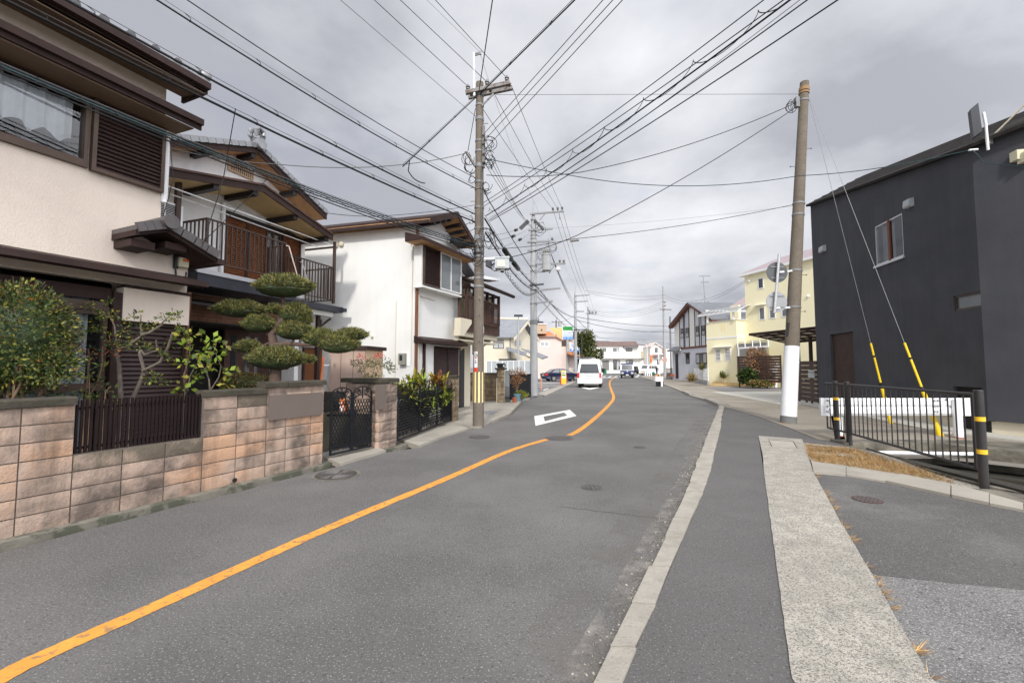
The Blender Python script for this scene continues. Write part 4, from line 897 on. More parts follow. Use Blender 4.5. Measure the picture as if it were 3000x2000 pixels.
# ---------------- house 3: white stucco ----------------
C3=PY(1223,700,13.2); F3=Fr(C3.x,C3.y,25.54)
H3=froot('white_house','white stucco house with long plain side wall and shuttered bay window, behind the three-leaf gate','house',F3)
sdir=Vector((-.962,.274,0)); S=Vector((sdir.dot(F3.x),sdir.dot(F3.y),0)); Wd=F3.q(1344,900,0)[0]; zE=F3.q(1223,662,0)[1]
Ld=6.2; ap=F3.q(1333,630,-.6); eR=F3.q(1388,722,-.6); eL=F3.q(1212,646,-.6)
sl3=(ap[1]-eR[1])/(eR[0]-ap[0]); apx=min(ap[0],Wd-.3)
zR=eR[1]+(eR[0]-Wd)*sl3-.05
w=MB()
P0=Vector((0,0,0));P1=Vector((Wd,0,0)); 
def pv(p,z): return (p.x,p.y,z)
Bk0=P0+S*Ld; Bk1=P1+S*Ld
w.add([pv(P0,0),pv(P1,0),pv(P1,zR),(ap[0],0,ap[1]-.12),pv(P0,zE)],[(0,1,2,3,4)]); w.add([pv(Bk0,0),pv(P0,0),pv(P0,zE),pv(Bk0,zE)],[(0,1,2,3)]); w.add([pv(P1,0),pv(Bk1,0),pv(Bk1,zR),pv(P1,zR)],[(0,1,2,3)])
w.build('wall',M['stucco_white'],H3)
r=MB(); f=-.62
def s3(x,z,y): return (x+S.x/S.y*y,y,z)
E=[(-.32,zE-.03),(ap[0],ap[1]-.02),(eR[0],eR[1]-.02)]
for (p,q_),t_ in zip(zip(E,E[1:]),(0,1)):
    a=[s3(p[0],p[1],f),s3(q_[0],q_[1],f),s3(q_[0],q_[1]+.11,f),s3(p[0],p[1]+.11,f)]; d=Vector(s3(0,0,1))-Vector((0,0,0)); d=d*(Ld*S.y+.8)
    r.prism(a,tuple(d),1); 
    a2_=[Vector(s3(p[0],p[1]+.112,f-.03)),Vector(s3(q_[0],q_[1]+.112,f-.03)),Vector(s3(q_[0],q_[1]+.17,f-.03)),Vector(s3(p[0],p[1]+.17,f-.03))]; r.prism(a2_,tuple(d*1.01),0)
    r.prism([Vector(s3(p[0],p[1]-.03,f-.035)),Vector(s3(q_[0],q_[1]-.03,f-.035)),Vector(s3(q_[0],q_[1]+.111,f-.035)),Vector(s3(p[0],p[1]+.111,f-.035))],(0,.033,0),0)
d=(Vector(s3(0,0,1))-Vector((0,0,0)))*(Ld*S.y+.8)
st=Vector(s3(-.38,zE-.06,f)); r.prism([st,st+Vector((.05,0,0)),st+Vector((.05,0,.10)),st+Vector((0,0,.10))],tuple(d),0)
RR=r.build('roof',[M['trim_brown'],M['wood_soffit']],H3)
rf=MB()
for k in range(1,5):
    for (p,q_) in ((E[1],E[2]),(E[0],E[1])):
        t_=k/5; x=p[0]+(q_[0]-p[0])*t_; z=p[1]+(q_[1]-p[1])*t_; rf.prism([s3(x-.04,z-.11,f+.03),s3(x+.04,z-.11,f+.03),s3(x+.04,z-.003,f+.03),s3(x-.04,z-.003,f+.03)],(0,.57,0))
rf.box(ap[0]+.3,eR[0]-.1,-.35,-.2,eR[1]-.06,eR[1]+.10); rf.build('rafter',M['trim_black'],RR)
# upper bay window
by_=-.32; x0,z0=F3.q(1237,836,by_); x1,_=F3.q(1350,862,by_); z1=F3.q(1262,726,by_)[1]
bw=MB(); bw.box(x0,x1,by_+.04,0,z0,z0+.05,0); bw.box(x0,x0+.07,by_+.04,0,z0+.05,z1,0); bw.box(x1-.07,x1,by_+.04,0,z0+.05,z1,0); bw.box(x0-.02,x1+.02,by_-.03,0,z0-.05,z0-.001,0)
BY=bw.build('bay_box',M['stucco_white'],H3)
xs=F3.q(1289,800,by_)[0]; louver(H3,'shutter',x0+.10,xs-.04,z0+.08,z1-.03,by_,M['louver_brown'],M['frame_bronze'],pitch=.05,fw=.035)
window(H3,xs,x1,z0+.05,z1,by_+.02,M['alu_rail'],'pane_mid',.035,1,proud=.05)
cn=MB(); cx0,cz0=F3.q(1236,712,-.62); cx1_,_=F3.q(1395,778,-.62); cn.prism([(cx0,-.62,z1+.02),(cx0,-.62,z1+.12),(cx0,0,z1+.30),(cx0,0,z1+.02)],(cx1_-cx0,0,0),0); cn.box(cx0+.03,cx1_-.03,-.60,-.01,z1+.012,z1+.0195,1); cn.build('window_canopy',[M['trim_brown'],M['wood_soffit']],H3)
# lower shutters
lz=F3.q(1240,1002,-.3)[1]; lx0=F3.q(1236,1005,-.3)[0]; lx1=F3.q(1368,1008,-.3)[0]
cn=MB(); cn.prism([(lx0,-.34,lz-.02),(lx0,-.34,lz+.08),(lx0,0,lz+.2),(lx0,0,lz-.02)],(lx1-lx0,0,0)); cn.build('lower_canopy',M['trim_brown'],H3)
q0=F3.q(1277,1050,-.05)[0]; q1=F3.q(1346,1050,-.05)[0]; lz2=lz-.12
louver(H3,'shutter',q0,q1,.5,lz2,-.04,M['louver_brown'],M['trim_brown'],pitch=.06,mull=((q0+q1)/2,)); bb=MB(); xx=F3.q(1241,1050,-.05)[0]; bb.box(xx,xx+.07,-.08,-.003,0,lz-.03); bb.build('post',M['trim_brown'],H3)
pp=MB(); pp.tube([(-.04,-.03,0),(-.04,-.03,zE)],.045,8); pp.build('downpipe',M['copper_pipe'],H3)
pp=MB(); pp.tube([(.06,-.04,0.1),(.06,-.04,z1),(.06,-.04,zE-.1)],.018,6); pp.tube([(.06,-.03,F3.q(1233,865,0)[1]),(.16,-.03,F3.q(1240,870,0)[1]),(F3.q(1272,880,0)[0],-.03,F3.q(1272,880,0)[1])],.012,6)
pp.tube([(Wd-.02,-.03,0.3),(Wd-.02,-.03,2.9)],.014,6); pp.build('conduit',M['stucco_beige'],H3)
# side wall fittings (positions along the side wall, local)
nS=Vector((-S.y,S.x,0)); nS=nS if nS.x<0 else -nS
def side(u,v,k=.0):
    r_=ray(u,v); n=F3.x*nS.x+F3.y*nS.y; t=n.dot(F3.o+ n*k)/n.dot(r_); return F3.l(Vector((0,0,CAMH))+r_*t)
cm=MB()
for (ua,va,ub,vb) in ((1161,882,1159,1110),(1205,1065,1204,720)):
    a=side(ua,va,.02);b=side(ub,vb,.02); b.x,b.y=a.x,a.y; cm.tube([a,b],.013,6)
a=side(1204,720,.02); cm.tube([a,side(1209,690,.02),side(1220,676,.02)],.013,6); cm.build('conduit',M['stucco_beige'],H3)
a=side(1174,1068,.0);b=side(1193,1035,.0)
MT=MB(); MT.prism([a+nS*.02,b+nS*.02-Vector((0,0,b.z-a.z)),b+nS*.02,a+nS*.02+Vector((0,0,b.z-a.z))],tuple(nS*.13)); MO=MT.build('electric_meter',M['meter_grey'],H3)
a=side(1178,1056,.0);b=side(1186,1040,.0); MT=MB(); MT.prism([a+nS*.152,b+nS*.152-Vector((0,0,b.z-a.z)),b+nS*.152,a+nS*.152+Vector((0,0,b.z-a.z))],tuple(nS*.008)); MT.build('meter_window',M['pane_dark'],MO)
a=side(1192,1072,.0);b=side(1203,1030,.0); MT=MB(); MT.prism([a+nS*.003,b+nS*.003-Vector((0,0,b.z-a.z)),b+nS*.003,a+nS*.003+Vector((0,0,b.z-a.z))],tuple(nS*.02)); MT.build('meter_board',M['white_plain'],H3)
for (u_,v_,r_) in ((1002,716,.085),(986,719,.085),(1092,986,.04)):
    c=side(u_,v_,0); mb=MB(); mb.tube([c+nS*.002,c+nS*.06],r_,14); mb.tube([c+nS*.06,c+nS*.09],[r_,r_*.6],14); mb.build('vent_cap',M['stucco_beige'],H3,smooth=True)
# ---------------- shed, ladder ----------------
FS=Fr(*PY(1000,1100,10.6).xy,25.0)
SH=froot('garden_shed','pinkish cream sheet-metal shed with dark roof behind the double gate','shed',FS)
c0=PY(1120,1100,10.9); xs1=F3.l(c0); 
a=Vector((PY(962,1100,10.2).x,10.2,0)); b=Vector((PY(1069,1100,10.3).x,10.3,0)); c=Vector((PY(1121,1100,11.1).x,11.1,0)); zt=PY(1069,1024,10.3).z
a_,b_,c_=[FS.l(p) for p in (a,b,c)]
d_=c_-b_; sh=MB(); 
def pan(p,q_,n_,m_,z0=.05,z1=zt):
    for i in range(n_):
        s0=p+(q_-p)*(i/n_)+(q_-p)*.006; s1=p+(q_-p)*((i+1)/n_)-(q_-p)*.006; sh.add([(s0.x,s0.y,z0),(s1.x,s1.y,z0),(s1.x,s1.y,z1),(s0.x,s0.y,z1)],[(0,1,2,3)],m_)
for P in (a_,b_,c_): P.z=0
pan(a_,b_,3,0); pan(b_,c_,1,1); k=(c_-b_); off_=k*.004
inn=[a_+k*.03,b_+k*.03-(b_-a_)*.004,c_-(b_-a_)*.01,c_+(a_-b_)]; sh.slab([(p.x,p.y) for p in inn],.05,zt,2)
sh.build('shed_body',[M['shed_pink'],M['shed_cream'],M['trim_brown']],SH)
rr=MB(); e1=(b_-a_).normalized()*.06; e2=k.normalized()*.06; rp=[a_-e1-e2,b_+e1-e2,c_+e1+e2,c_+(a_-b_)-e1+e2]; rr.slab([(p.x,p.y) for p in rp],zt+.003,zt+.09); rr.build('shed_roof',M['trim_brown'],SH)
LD=root('step_ladder','folded aluminium step ladder with orange tips leaning beside the pink shed','ladder',tuple(PY(941,1115,9.9).xy)+(0,))
l=MB(); B0=Vector((0,0,0)); hh=PY(950,1045,9.9).z
for dx in (0,.1): l.bar((dx-.10,dx,.0),(dx+.05,.0+dx,hh),.03,.05)
for i in range(5): t_=(i+.5)/5; l.bar((-.10+.15*t_,0,hh*t_),(.0+.15*t_,.1,hh*t_),.03,.03)
l.build('ladder_frame',M['alu'],LD); l=MB(); l.bar((.01,-.02,hh*.72),(.05,-.02,hh),.03,.03); l.build('ladder_tip',M['orange'],LD)
# ---------------- house 4: enclosed timber balcony ----------------
C4=PY(1464,960,18.0); F4=Fr(C4.x,C4.y,22.0)
H4=froot('timber_bay_house','cream house with enclosed dark timber balcony overhanging a roller-shutter garage, behind the striped pole','house',F4)
xl4=F4.q(1350,900,0)[0]; zf4=F4.q(1464,985,0)[1]; zt4=F4.q(1464,868,0)[1]; zm=F4.q(1464,905,0)[1]
w=MB(); w.box(xl4+.05,-.3,1.2,6,0,zt4+.9); w.box(xl4+.05,0.0,.05,1.2,zf4-.35,zf4-.30)
w.build('wall',M['stucco_beige'],H4)
gb=MB(); gb.box(xl4+.02,0,0,.12,zf4-.0,zf4+.42); gb.build('balcony_base',M['wood_dark'],H4)
fr_=MB(); n=6
for i in range(n+1):
    x=xl4+(0-xl4)*i/n; fr_.box(x-.04,x+.04,.0,.10,zf4+.42,zt4)
for z in (zf4+.42,zm+.05,zt4-.09): fr_.box(xl4,0,.012,.09,z,z+.08)
for z in (zf4+.42,zm,zt4-.09): fr_.box(-.08,-.001,.1,1.2,z,z+.08)
fr_.build('timber_frame',M['wood_dark'],H4)
gl=MB(); gl.quad((xl4,.06,zf4+.5),(0,.06,zf4+.5),(0,.06,zt4-.1),(xl4,.06,zt4-.1)); gl.build('pane',M['glass_clear'],H4)
curtain(H4,-1.9,-.12,zf4+.5,zt4-.1,.35,M['curtain_dim'],.06,.5)
rl=MB(); railing(rl,(xl4+.2,-.10),(-.35,-.10),zf4+.35,zm+.1,.10,r=.013); rl.build('balcony_rail',M['wood_dark'],H4)
rl=MB(); xq=F4.q(1352,850,-.3)[0]; xq2=F4.q(1376,900,-.3)[0]
rt=MB(); g0=F4.q(1398,768,-.35); g1=F4.q(1487,872,-.35); g1x=.55
rt.prism([(xl4+.25,-.35,zt4+.02),(xl4+.25,-.35,zt4+.10),(xl4+.25,1.4,zt4+.75),(xl4+.25,1.4,zt4+.67)],(g1x-xl4-.25,0,0),0); rt.tube([(xl4+.25,-.40,zt4+.04),(g1x+.02,-.40,zt4+.04)],.07,10,0)
rt.build('roof',[M['trim_brown']],H4)
ut=MB(); uu0=F4.q(1345,760,1.0); ua=F4.q(1385,748,.4); 
ax4=(xl4-.3); zA=F4.q(1378,738,.8)[1]
ut.prism([(xl4+.05,.7,zA-.35),(xl4+.7,.7,zA-.02),(xl4+2.6,.7,zA-.95),(xl4+2.6,.7,zA-.85),(xl4+.7,.7,zA+.10),(xl4+.05,.7,zA-.23)],(0,5,0),0)
ut.prism([(xl4+.1,1.15,zt4+.3),(xl4+2.4,1.15,zt4+.3),(xl4+2.4,1.15,zA-.9),(xl4+.7,1.15,zA-.1),(xl4+.1,1.15,zA-.4)],(0,.1,0),1)
ut.tube([(xl4+.7,.62,zA+.14),(xl4+.7,5,zA+.14)],.12,10,0); ut.ball((xl4+.7,.6,zA+.2),.16,.1,.16,8,0)
ut.build('upper_roof',[M['tile_silver'],M['stucco_white']],H4)
br=MB()
for x in (xl4+.3,-1.6,-.15): br.prism([(x,.1,zf4-.02),(x,1.2,zf4-.02),(x,1.2,zf4-.75)],(.12,0,0))
br.box(xl4+.05,0,.12,.3,zf4-.18,zf4-.003); br.build('bracket',M['stucco_beige'],H4)
wf=MB(); wa=F4.q(1350,930,-.25); wb=F4.q(1382,955,-.25); wf.prism([(wa[0],-.25,wa[1]),(wb[0],-.25,wa[1]),(wb[0],-.25,wa[1]-.13),(wa[0]+.2,-.25,wa[1]-.6),(wa[0],-.25,wa[1]-.6)],(0,.24,0)); wf.build('side_wall',M['stucco_beige'],H4)
sg=MB(); s0=F4.q(1347,1020,1.1)[0]; s1_=-1.0; zs=F4.q(1350,1020,1.1)[1]; sg.box(s0,s1_,1.10,1.195,0,zs,0)
for k in range(24): sg.box(s0+.04,s1_-.04,1.085,1.099,k*zs/24+.01,(k+1)*zs/24-.012,0)
sg.build('roller_shutter',M['shutter_dark'],H4)
aw=MB(); P_=F4.q(1420,820,-.2); aw.prism([(P_[0]-.3,-.2,P_[1]),(P_[0]+.5,-.6,P_[1]+.03),(P_[0]+.5,-.6,P_[1]+.12),(P_[0]-.3,-.2,P_[1]+.12)],(.1,.5,0)); aw.build('awning',M['white_plain'],H4)
# ---------------- dark stucco building on the right ----------------
FD1=Fr(13.13,18.8,12.0,'R'); DB=froot('dark_house','charcoal stucco building with sloping dark metal roof behind the guard rail on the right','house',FD1)
Lm=8.5; zA=FD1.q(2369,602,0)[1]; zB=FD1.q(2884,403,0)[1]; zf=FD1.q(2750,1216,0)[1]; zf=max(.35,zf)
FD2=Fr(D0.x,D0.y,-19.4,'R')
def q2(u,v,c=0):  # point on the angled right-hand face, in DB's local axes
    a,z=FD2.q(u,v,c); P=FD2.o+FD2.x*a+FD2.y*c; P.z=z; return FD1.l(P)
wn=(FD1.q(2562,700,0)[0],FD1.q(2646,700,0)[0],FD1.q(2568,779,0)[1],FD1.q(2560,665,0)[1])
sw=(FD1.q(2793,880,0)[0],FD1.q(2875,880,0)[0],FD1.q(2795,912,0)[1],FD1.q(2793,868,0)[1])
dw0=FD1.q(2432,1000,0)[0]; dw1=FD1.q(2500,1000,0)[0]; dz=FD1.q(2432,980,0)[1]
bx0_=FD1.q(2795,1180,0)[0]; bx1_=FD1.q(2892,1180,0)[0]; bzt=FD1.q(2795,1131,0)[1]
w=MB(); ztop=min(zA,zB)
w.wallgrid(0,Lm,zf,ztop,[wn,sw,(dw0,dw1,-1,dz),(bx0_,Lm-.12,-1,bzt)],0,.2)
w.prism([(0,0,ztop),(Lm,0,ztop),(Lm,0,zB+.001),(0,0,zA)],(0,.2,0)); w.box(0,.2,.2,8,0,zA)
w.wallgrid(0,dw0,0,zf,[],0,.2)
e=FD1.l(FD2.o+FD2.x*6.5); e.z=0; s_=Vector((Lm,0,0)); zE2=q2(3000,335).z
w.add([(Lm,.0,zf+.02),(e.x,e.y,zf+.02),(e.x,e.y,zB+.3),(Lm,0,zB)],[(0,1,2,3)]); w.build('wall',M['stucco_dark'],DB)
fo=MB(); fo.box(dw1+.01,bx0_,.06,.2,0,zf-.001); ee=(e-s_).normalized(); n_=Vector((-ee.y,ee.x,0)); a=s_+n_*.12; b_=e+n_*.12
fo.add([(a.x,a.y,0),(b_.x,b_.y,0),(b_.x,b_.y,zf+.02),(a.x,a.y,zf+.02)],[(0,1,2,3)]); fo.build('foundation',M['stucco_beige'],DB)
so_=MB(); so_.add([(Lm,0,zf+.019),(e.x,e.y,zf+.019),(b_.x,b_.y,zf+.019),(a.x,a.y,zf+.019)],[(0,1,2,3)]); so_.build('wall_underside',M['stucco_dark'],DB)
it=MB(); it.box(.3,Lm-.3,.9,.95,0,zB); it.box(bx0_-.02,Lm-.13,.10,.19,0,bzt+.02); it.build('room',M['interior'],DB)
fw_=.06; wo=window(DB,wn[0],wn[1],wn[2],wn[3],.06,M['alu'],'glass',.05,1,proud=.04); wf=MB(); wf.box(wn[0]-.05,wn[1]+.05,-.05,.05,wn[2]-.07,wn[2]-.001); wf.build('sill',M['alu'],wo); m_=(wn[0]+wn[1])/2
wf=MB(); wf.box(m_-.03,m_+.06,.0,.09,wn[2],wn[3]); wf.build('centre_bar',M['copper_pipe'],wo)
curtain(DB,wn[0]+.08,m_-.05,wn[2]+.03,wn[3]-.03,.22,M['curtain'],.03,.2,par=wo); curtain(DB,m_+.35,wn[1]-.05,wn[2]+.03,wn[3]-.03,.24,M['curtain_dim'],.03,.2,par=wo)
window(DB,sw[0],sw[1],sw[2],sw[3],.08,M['frame_bronze'],'pane_mid',.05,0,proud=.05)
dr_=MB(); dr_.box(dw0,dw1,.14,.2,0,dz,0); n=22
for k in range(n):
    x=dw0+(dw1-dw0)*(k+.1)/n; dr_.box(x,x+(dw1-dw0)/n*.72,.09,.139,0.02,dz-.01,0)
dr_.build('slat_door',M['slat_brown'],DB)
for (u0,v0,u1,v1) in ((2661,612,2679,594),(2409,741,2421,729)):
    a=FD1.q(u0,v0,0); b_=FD1.q(u1,v1,0); z0=min(a[1],b_[1]); z1=z0+.26; mb=MB(); mb.prism([(a[0],-.003,z0),(a[0],-.12,z0),(a[0],-.15,z0+.04),(a[0],-.13,z1-.03),(a[0],-.003,z1)],(max(.12,b_[0]-a[0]),0,0)); mb.build('vent_hood',M['box_grey'],DB)
rf=MB(); o0=FD1.q(2687,451,1.6)[1]; sl=(zB-zA)/Lm; x_=FD1.q(2687,451,1.6)[0]; dzr=o0-(zA+sl*x_)
def rq(x,y,k): return (x,y,zA+sl*x+k)
rf.add([rq(-.05,-.16,-.02),rq(Lm+.1,-.16,-.02),rq(Lm+.5,1.6,dzr),rq(.9,1.6,dzr),rq(-.05,-.16,-.10),rq(Lm+.1,-.16,-.10),rq(Lm+.1,.2,-.10),rq(-.05,.2,-.10)],[(0,1,2,3),(4,5,1,0),(5,4,7,6)])
e0=s_+Vector((0,0,0)); n2=-n_*.0
f1=(Lm+.1,-.16); g1=(e.x,e.y-.16)
rf.add([rq(Lm+.1,-.16,-.02),(e.x+.0,e.y-.17,zB+.28),(e.x+.9,e.y+1.5,zB+.32+dzr),rq(Lm+.5,1.6,dzr),rq(Lm+.1,-.16,-.10),(e.x,e.y-.17,zB+.20)],[(0,1,2,3),(4,5,1,0)])
for k in range(1,7):
    t_=k/7; rf.add([rq(-.05+.95*t_,-.16+1.76*t_,-.02+(dzr+.02)*t_+.006),rq(Lm+.1+.4*t_,-.16+1.76*t_,-.02+(dzr+.02)*t_+.006),rq(Lm+.1+.4*t_,-.16+1.76*t_+.03,-.02+(dzr+.02)*t_+.04),rq(-.05+.95*t_,-.16+1.76*t_+.03,-.02+(dzr+.02)*t_+.04)],[(0,1,2,3)])
rf.build('roof',M['metal_roof_dark'],DB)
ms=MB(); pA=q2(3000,308,-.1); pB=q2(2905,402,-.1); ms.tube([pB,pA],.02,6); ms.build('conduit',M['stucco_beige'],DB)
for (u,v) in ((2977,457),(2999,462)):
    p_=q2(u,v,-.1); mb=MB(); mb.box(p_.x-.10,p_.x+.09,p_.y-.05,p_.y+.12,p_.z-.11,p_.z+.11); mb.build('junction_box',M['box_cream'],DB)
# flat panel antenna on its mast
am=root('panel_antenna','dark flat TV antenna on a short mast at the charcoal building corner','antenna',tuple((q2(2889,420,-.25).x,0,0)))
am.location=FD1.o+FD1.x*q2(2889,420,-.25).x+FD1.y*q2(2889,420,-.25).y; b0=Vector(am.location)
def W2(u,v): return PY(u,v,b0.y)-Vector((b0.x,b0.y,0))
am.location=(b0.x,b0.y,0)
mb=MB(); mb.tube([W2(2895,440),W2(2888,365),W2(2881,330)],.028,8); mb.bar(W2(2891,412),W2(2908,408)+Vector((.1,.1,0)),.05,.14); mb.build('mast',M['alu_rail'],am)
mb=MB(); A_=[W2(2843,320),W2(2866,301),W2(2878,384),W2(2853,402)]; mb.prism(A_,(.10,.16,.0)); mb.build('panel',M['shutter_dark'],am)
for l_ in range(2):
    pass
# ---------------- guard rail ----------------
GY=10.2; gx=lambda u: (u-1500)/FP*GY
GR=root('guard_rail','white steel beam guard rail with rounded ends in front of the charcoal building','guard rail',(gx(2455),GY,0))
def gl_(mb,name,m,smooth=False): return mb.build(name,m,GR,smooth)
ox=gx(2455); zt_=PY(2600,1165,GY).z; zb_=PY(2600,1216,GY).z; H=zt_-zb_
prof=[(0,0),(-.045,.05*H/.35),(-.045,.13*H/.35),(.0,.175*H/.35),(-.045,.22*H/.35),(-.045,.30*H/.35),(0,H)]
mb=MB(); xa,xb=gx(2415)-ox,gx(2785)-ox
vs=[(x,-.07+p[0],zb_+p[1]) for x in (xa,xb) for p in prof]; n=len(prof); mb.add(vs,[(i,n+i,n+i+1,i+1) for i in range(n-1)]); vs2=[(x,-.064+p[0],zb_+p[1]) for x in (xa,xb) for p in prof]; mb.add(vs2,[(i+1,n+i+1,n+i,i) for i in range(n-1)])
gl_(mb,'beam',M['white_paint'])
mb=MB(); x1=gx(2852)-ox; pts=[(xb-.03,-.085),(x1-.25,-.09),(x1-.06,-.07),(x1,-.0),(x1-.03,.08)]
for i in range(len(pts)-1): mb.prism([(pts[i][0],pts[i][1],zb_-.005),(pts[i+1][0],pts[i+1][1],zb_-.005),(pts[i+1][0],pts[i+1][1]+.006,zb_-.005),(pts[i][0],pts[i][1]+.006,zb_-.005)],(0,0,H+.01))
gl_(mb,'end_cap',M['white_paint']); mb=MB(); x0=gx(2396)-ox; pts=[(xa+.04,-.085),(x0+.05,-.08),(x0,-.03),(x0+.02,.04)]
for i in range(len(pts)-1): mb.prism([(pts[i][0],pts[i][1],zb_-.005),(pts[i+1][0],pts[i+1][1],zb_-.005),(pts[i+1][0],pts[i+1][1]+.006,zb_-.005),(pts[i][0],pts[i][1]+.006,zb_-.005)],(0,0,H+.01))
gl_(mb,'end_cap',M['white_paint'])
for k,u in enumerate((2455,2772)):
    x=gx(u)-ox; r_=.05 if k==0 else .085; mb=MB(); mb.tube([(x,.03 if k==0 else -.18,0.02),(x,.03 if k==0 else -.18,zt_-.03)],r_,14,0); mb.tube([(x,.03 if k==0 else -.18,0.0),(x,.03 if k==0 else -.18,0.06)],r_+.004,14,1); mb.build('post',[M['white_paint'],M['terracotta']],GR,smooth=True)
mb=MB()
for u in (2424,2447,2737,2746,2771):
    for dv in ((1173,1190,1205) if u!=2771 else (1170,)): p_=PY(u,dv,GY-.12); mb.tube([(p_.x-ox,-.11,p_.z),(p_.x-ox,-.145,p_.z)],.017,8)
mb.build('bolt',M['galv_rust'],GR)
# ---------------- black pipe fence over the ditch ----------------
P1_,P2_,P3_=Vector((7.22,9.78,0)),G(2489,1303),G(2884,1432); P0_=Vector((7.28,10.15,0))
PF=root('pipe_fence','black tubular railing with yellow bands beside the ditch, in front of the white guard rail','fence',tuple(P2_))
def Lf(p,z): return (p.x-P2_.x,p.y-P2_.y,z)
zt_,zb_=1.27,.25
for k,(a,b_) in enumerate(((P0_,P2_),(P2_,P3_))):
    if k==1: a=P2_+(P3_-P2_).normalized()*.10; b_=P3_-(P3_-P2_).normalized()*.12
    else: b_=P2_-(P2_-P0_).normalized()*.0
    mb=MB(); mb.tube([Lf(a,zt_),Lf(b_,zt_)],.024,10); mb.tube([Lf(a,zb_),Lf(b_,zb_)],.022,10); mb.build('rail',M['fence_black'],PF,smooth=True)
    L_=(b_-a).length; n=6 if k==0 else 21; mb=MB()
    for i in range(n+1):
        p_=a+(b_-a)*(i/n); mb.tube([Lf(p_,zb_),Lf(p_,zt_)],.0105 if 0<i<n else .017,7)
    mb.build('balusters',M['fence_black'],PF,smooth=True)
for p_ in (P1_,P2_,P3_):
    mb=MB(); mb.tube([Lf(p_,0.0),Lf(p_,1.32)],.052,16); mb.tube([Lf(p_,1.32),Lf(p_,1.335)],[.055,.045],16); po=mb.build('post',M['fence_black'],PF,smooth=True)
    if p_ is not P2_:
        for z in (.50,.94): mb=MB(); mb.tube([Lf(p_,z-.03),Lf(p_,z+.03)],.0545,16); mb.build('yellow_band',M['band_yellow'],po,smooth=True)
wp=MB(); a=G(2540,1320,-.03); b_=G(2862,1325,-.03); d=(b_-a); wp.tube([Vector((a.x-.1,a.y,-.06)),Vector((b_.x+.1,b_.y,-.06))],.035,12); o=wp.build('drain_pipe',M['white_paint'],None,off=(a.x,a.y,0)); tag(o,'white pipe lying across the ditch behind the black railing','pipe')
# ---------------- leaning pole with mirrors/signs ----------------
B0=Vector((7.96,12.68,0)); T0=PY(2357,242,12.75)
PR=root('utility_pole','leaning brown concrete pole with white wrapped base and two round sign backs, right side','utility pole',tuple(B0)); 
def pr(v): 
    # point on the pole axis seen at picture row v
    lo_,hi_=0.0,1.05
    for _ in range(40):
        m_=(lo_+hi_)/2; p_=B0+(T0-B0)*m_; c_=p_-Vector((0,0,CAMH)); yy=c_.y*CPT+c_.z*SPT; zz2=-c_.y*SPT+c_.z*CPT; vv=1000-FP*zz2/yy
        if vv>v: lo_=m_
        else: hi_=m_
    return (B0+(T0-B0)*m_),m_
rad=lambda t_: .205-.085*t_
def seg(name,va,vb,m,ex=0.0,par=PR,n=20):
    a,ta=pr(va); b_,tb=pr(vb); k=6; pts=[a+(b_-a)*i/k-B0 for i in range(k+1)]; mb=MB(); mb.tube(pts,[rad(ta+(tb-ta)*i/k)+ex for i in range(k+1)],n); return mb.build(name,m,par,smooth=True)
seg('pole_shaft',1244,242,M['pole_brown']); seg('white_wrap',1218,1014,M['white_paint'],.008); seg('base_band',1242,1218,M['pole_grey_dark'],.006)
seg('rust_clamp',268,258,M['rust_yellow'],.02); seg('rust_clamp',276,271,M['rust_yellow'],.02)
for v in (296,597,630,793,900): seg('band',v+2.5,v-2.5,M['galv'],.012)
mb=MB()
for (u,v,s_) in ((2357,435,1),(2338,488,-1),(2345,805,1),(2342,912,1)): p_,t_=pr(v); a=p_-B0; mb.tube([a,a+Vector((s_*(rad(t_)+.16),0,0))],.010,6); mb.tube([a+Vector((s_*(rad(t_)+.15),0,0)),a+Vector((s_*(rad(t_)+.17),0,0))],.022,6)
mb.build('step_bolt',M['galv_rust'],PR)
mb=MB(); p_,_=pr(300); a=p_-B0; mb.box(a.x-.26,a.x-.15,a.y-.06,a.y+.06,a.z-.16,a.z+.14); mb.build('cable_bracket',M['galv'],PR)
mb=MB(); q_=PY(2306,985,12.4)-B0; mb.tube([q_,PY(2310,945,12.4)-B0],.03,8); mb.build('cover_tube',M['plastic_black'],PR)
# sign post and discs
SG=root('road_sign','pair of round road sign backs on a tube clamped to the leaning pole','road sign',tuple(PY(2275,915,12.4)))
so0=Vector(SG.location); sp=lambda u,v,d=0: PY(u,v,12.4+d)-so0
mb=MB(); mb.tube([sp(2269,917),sp(2283,745)],.038,12); mb.build('post',M['galv_light'],SG,smooth=True)
for (u,v,m_) in ((2276,798,'sign_back_dark'),(2275,884,'sign_back')):
    c=sp(u,v,.08); n_=Vector((-.02,-1,.0)).normalized(); mb=MB(); mb.tube([c,c+n_*.012],.30,32,0); mb.tube([c-n_*.004,c-n_*.001],.297,32,1)
    sx_=Vector((n_.y,-n_.x,0)); S_=mb.build('sign_plate',[M[m_],M['blue_sign']],SG); mb=MB()
    for dz in (-.16,.16): mb.bar(c+n_*.02+sx_*.2+Vector((0,0,dz)),c+n_*.02-sx_*.2+Vector((0,0,dz)),.02,.03)
    mb.build('stiffener',M['galv'],S_)
mb=MB()
for v,v2 in ((797,792),(902,900)): mb.bar(sp(2284 if v<800 else 2272,v),pr(v2)[0]-so0,.035,.05)
mb.build('clamp_arm',M['white_paint'],SG)
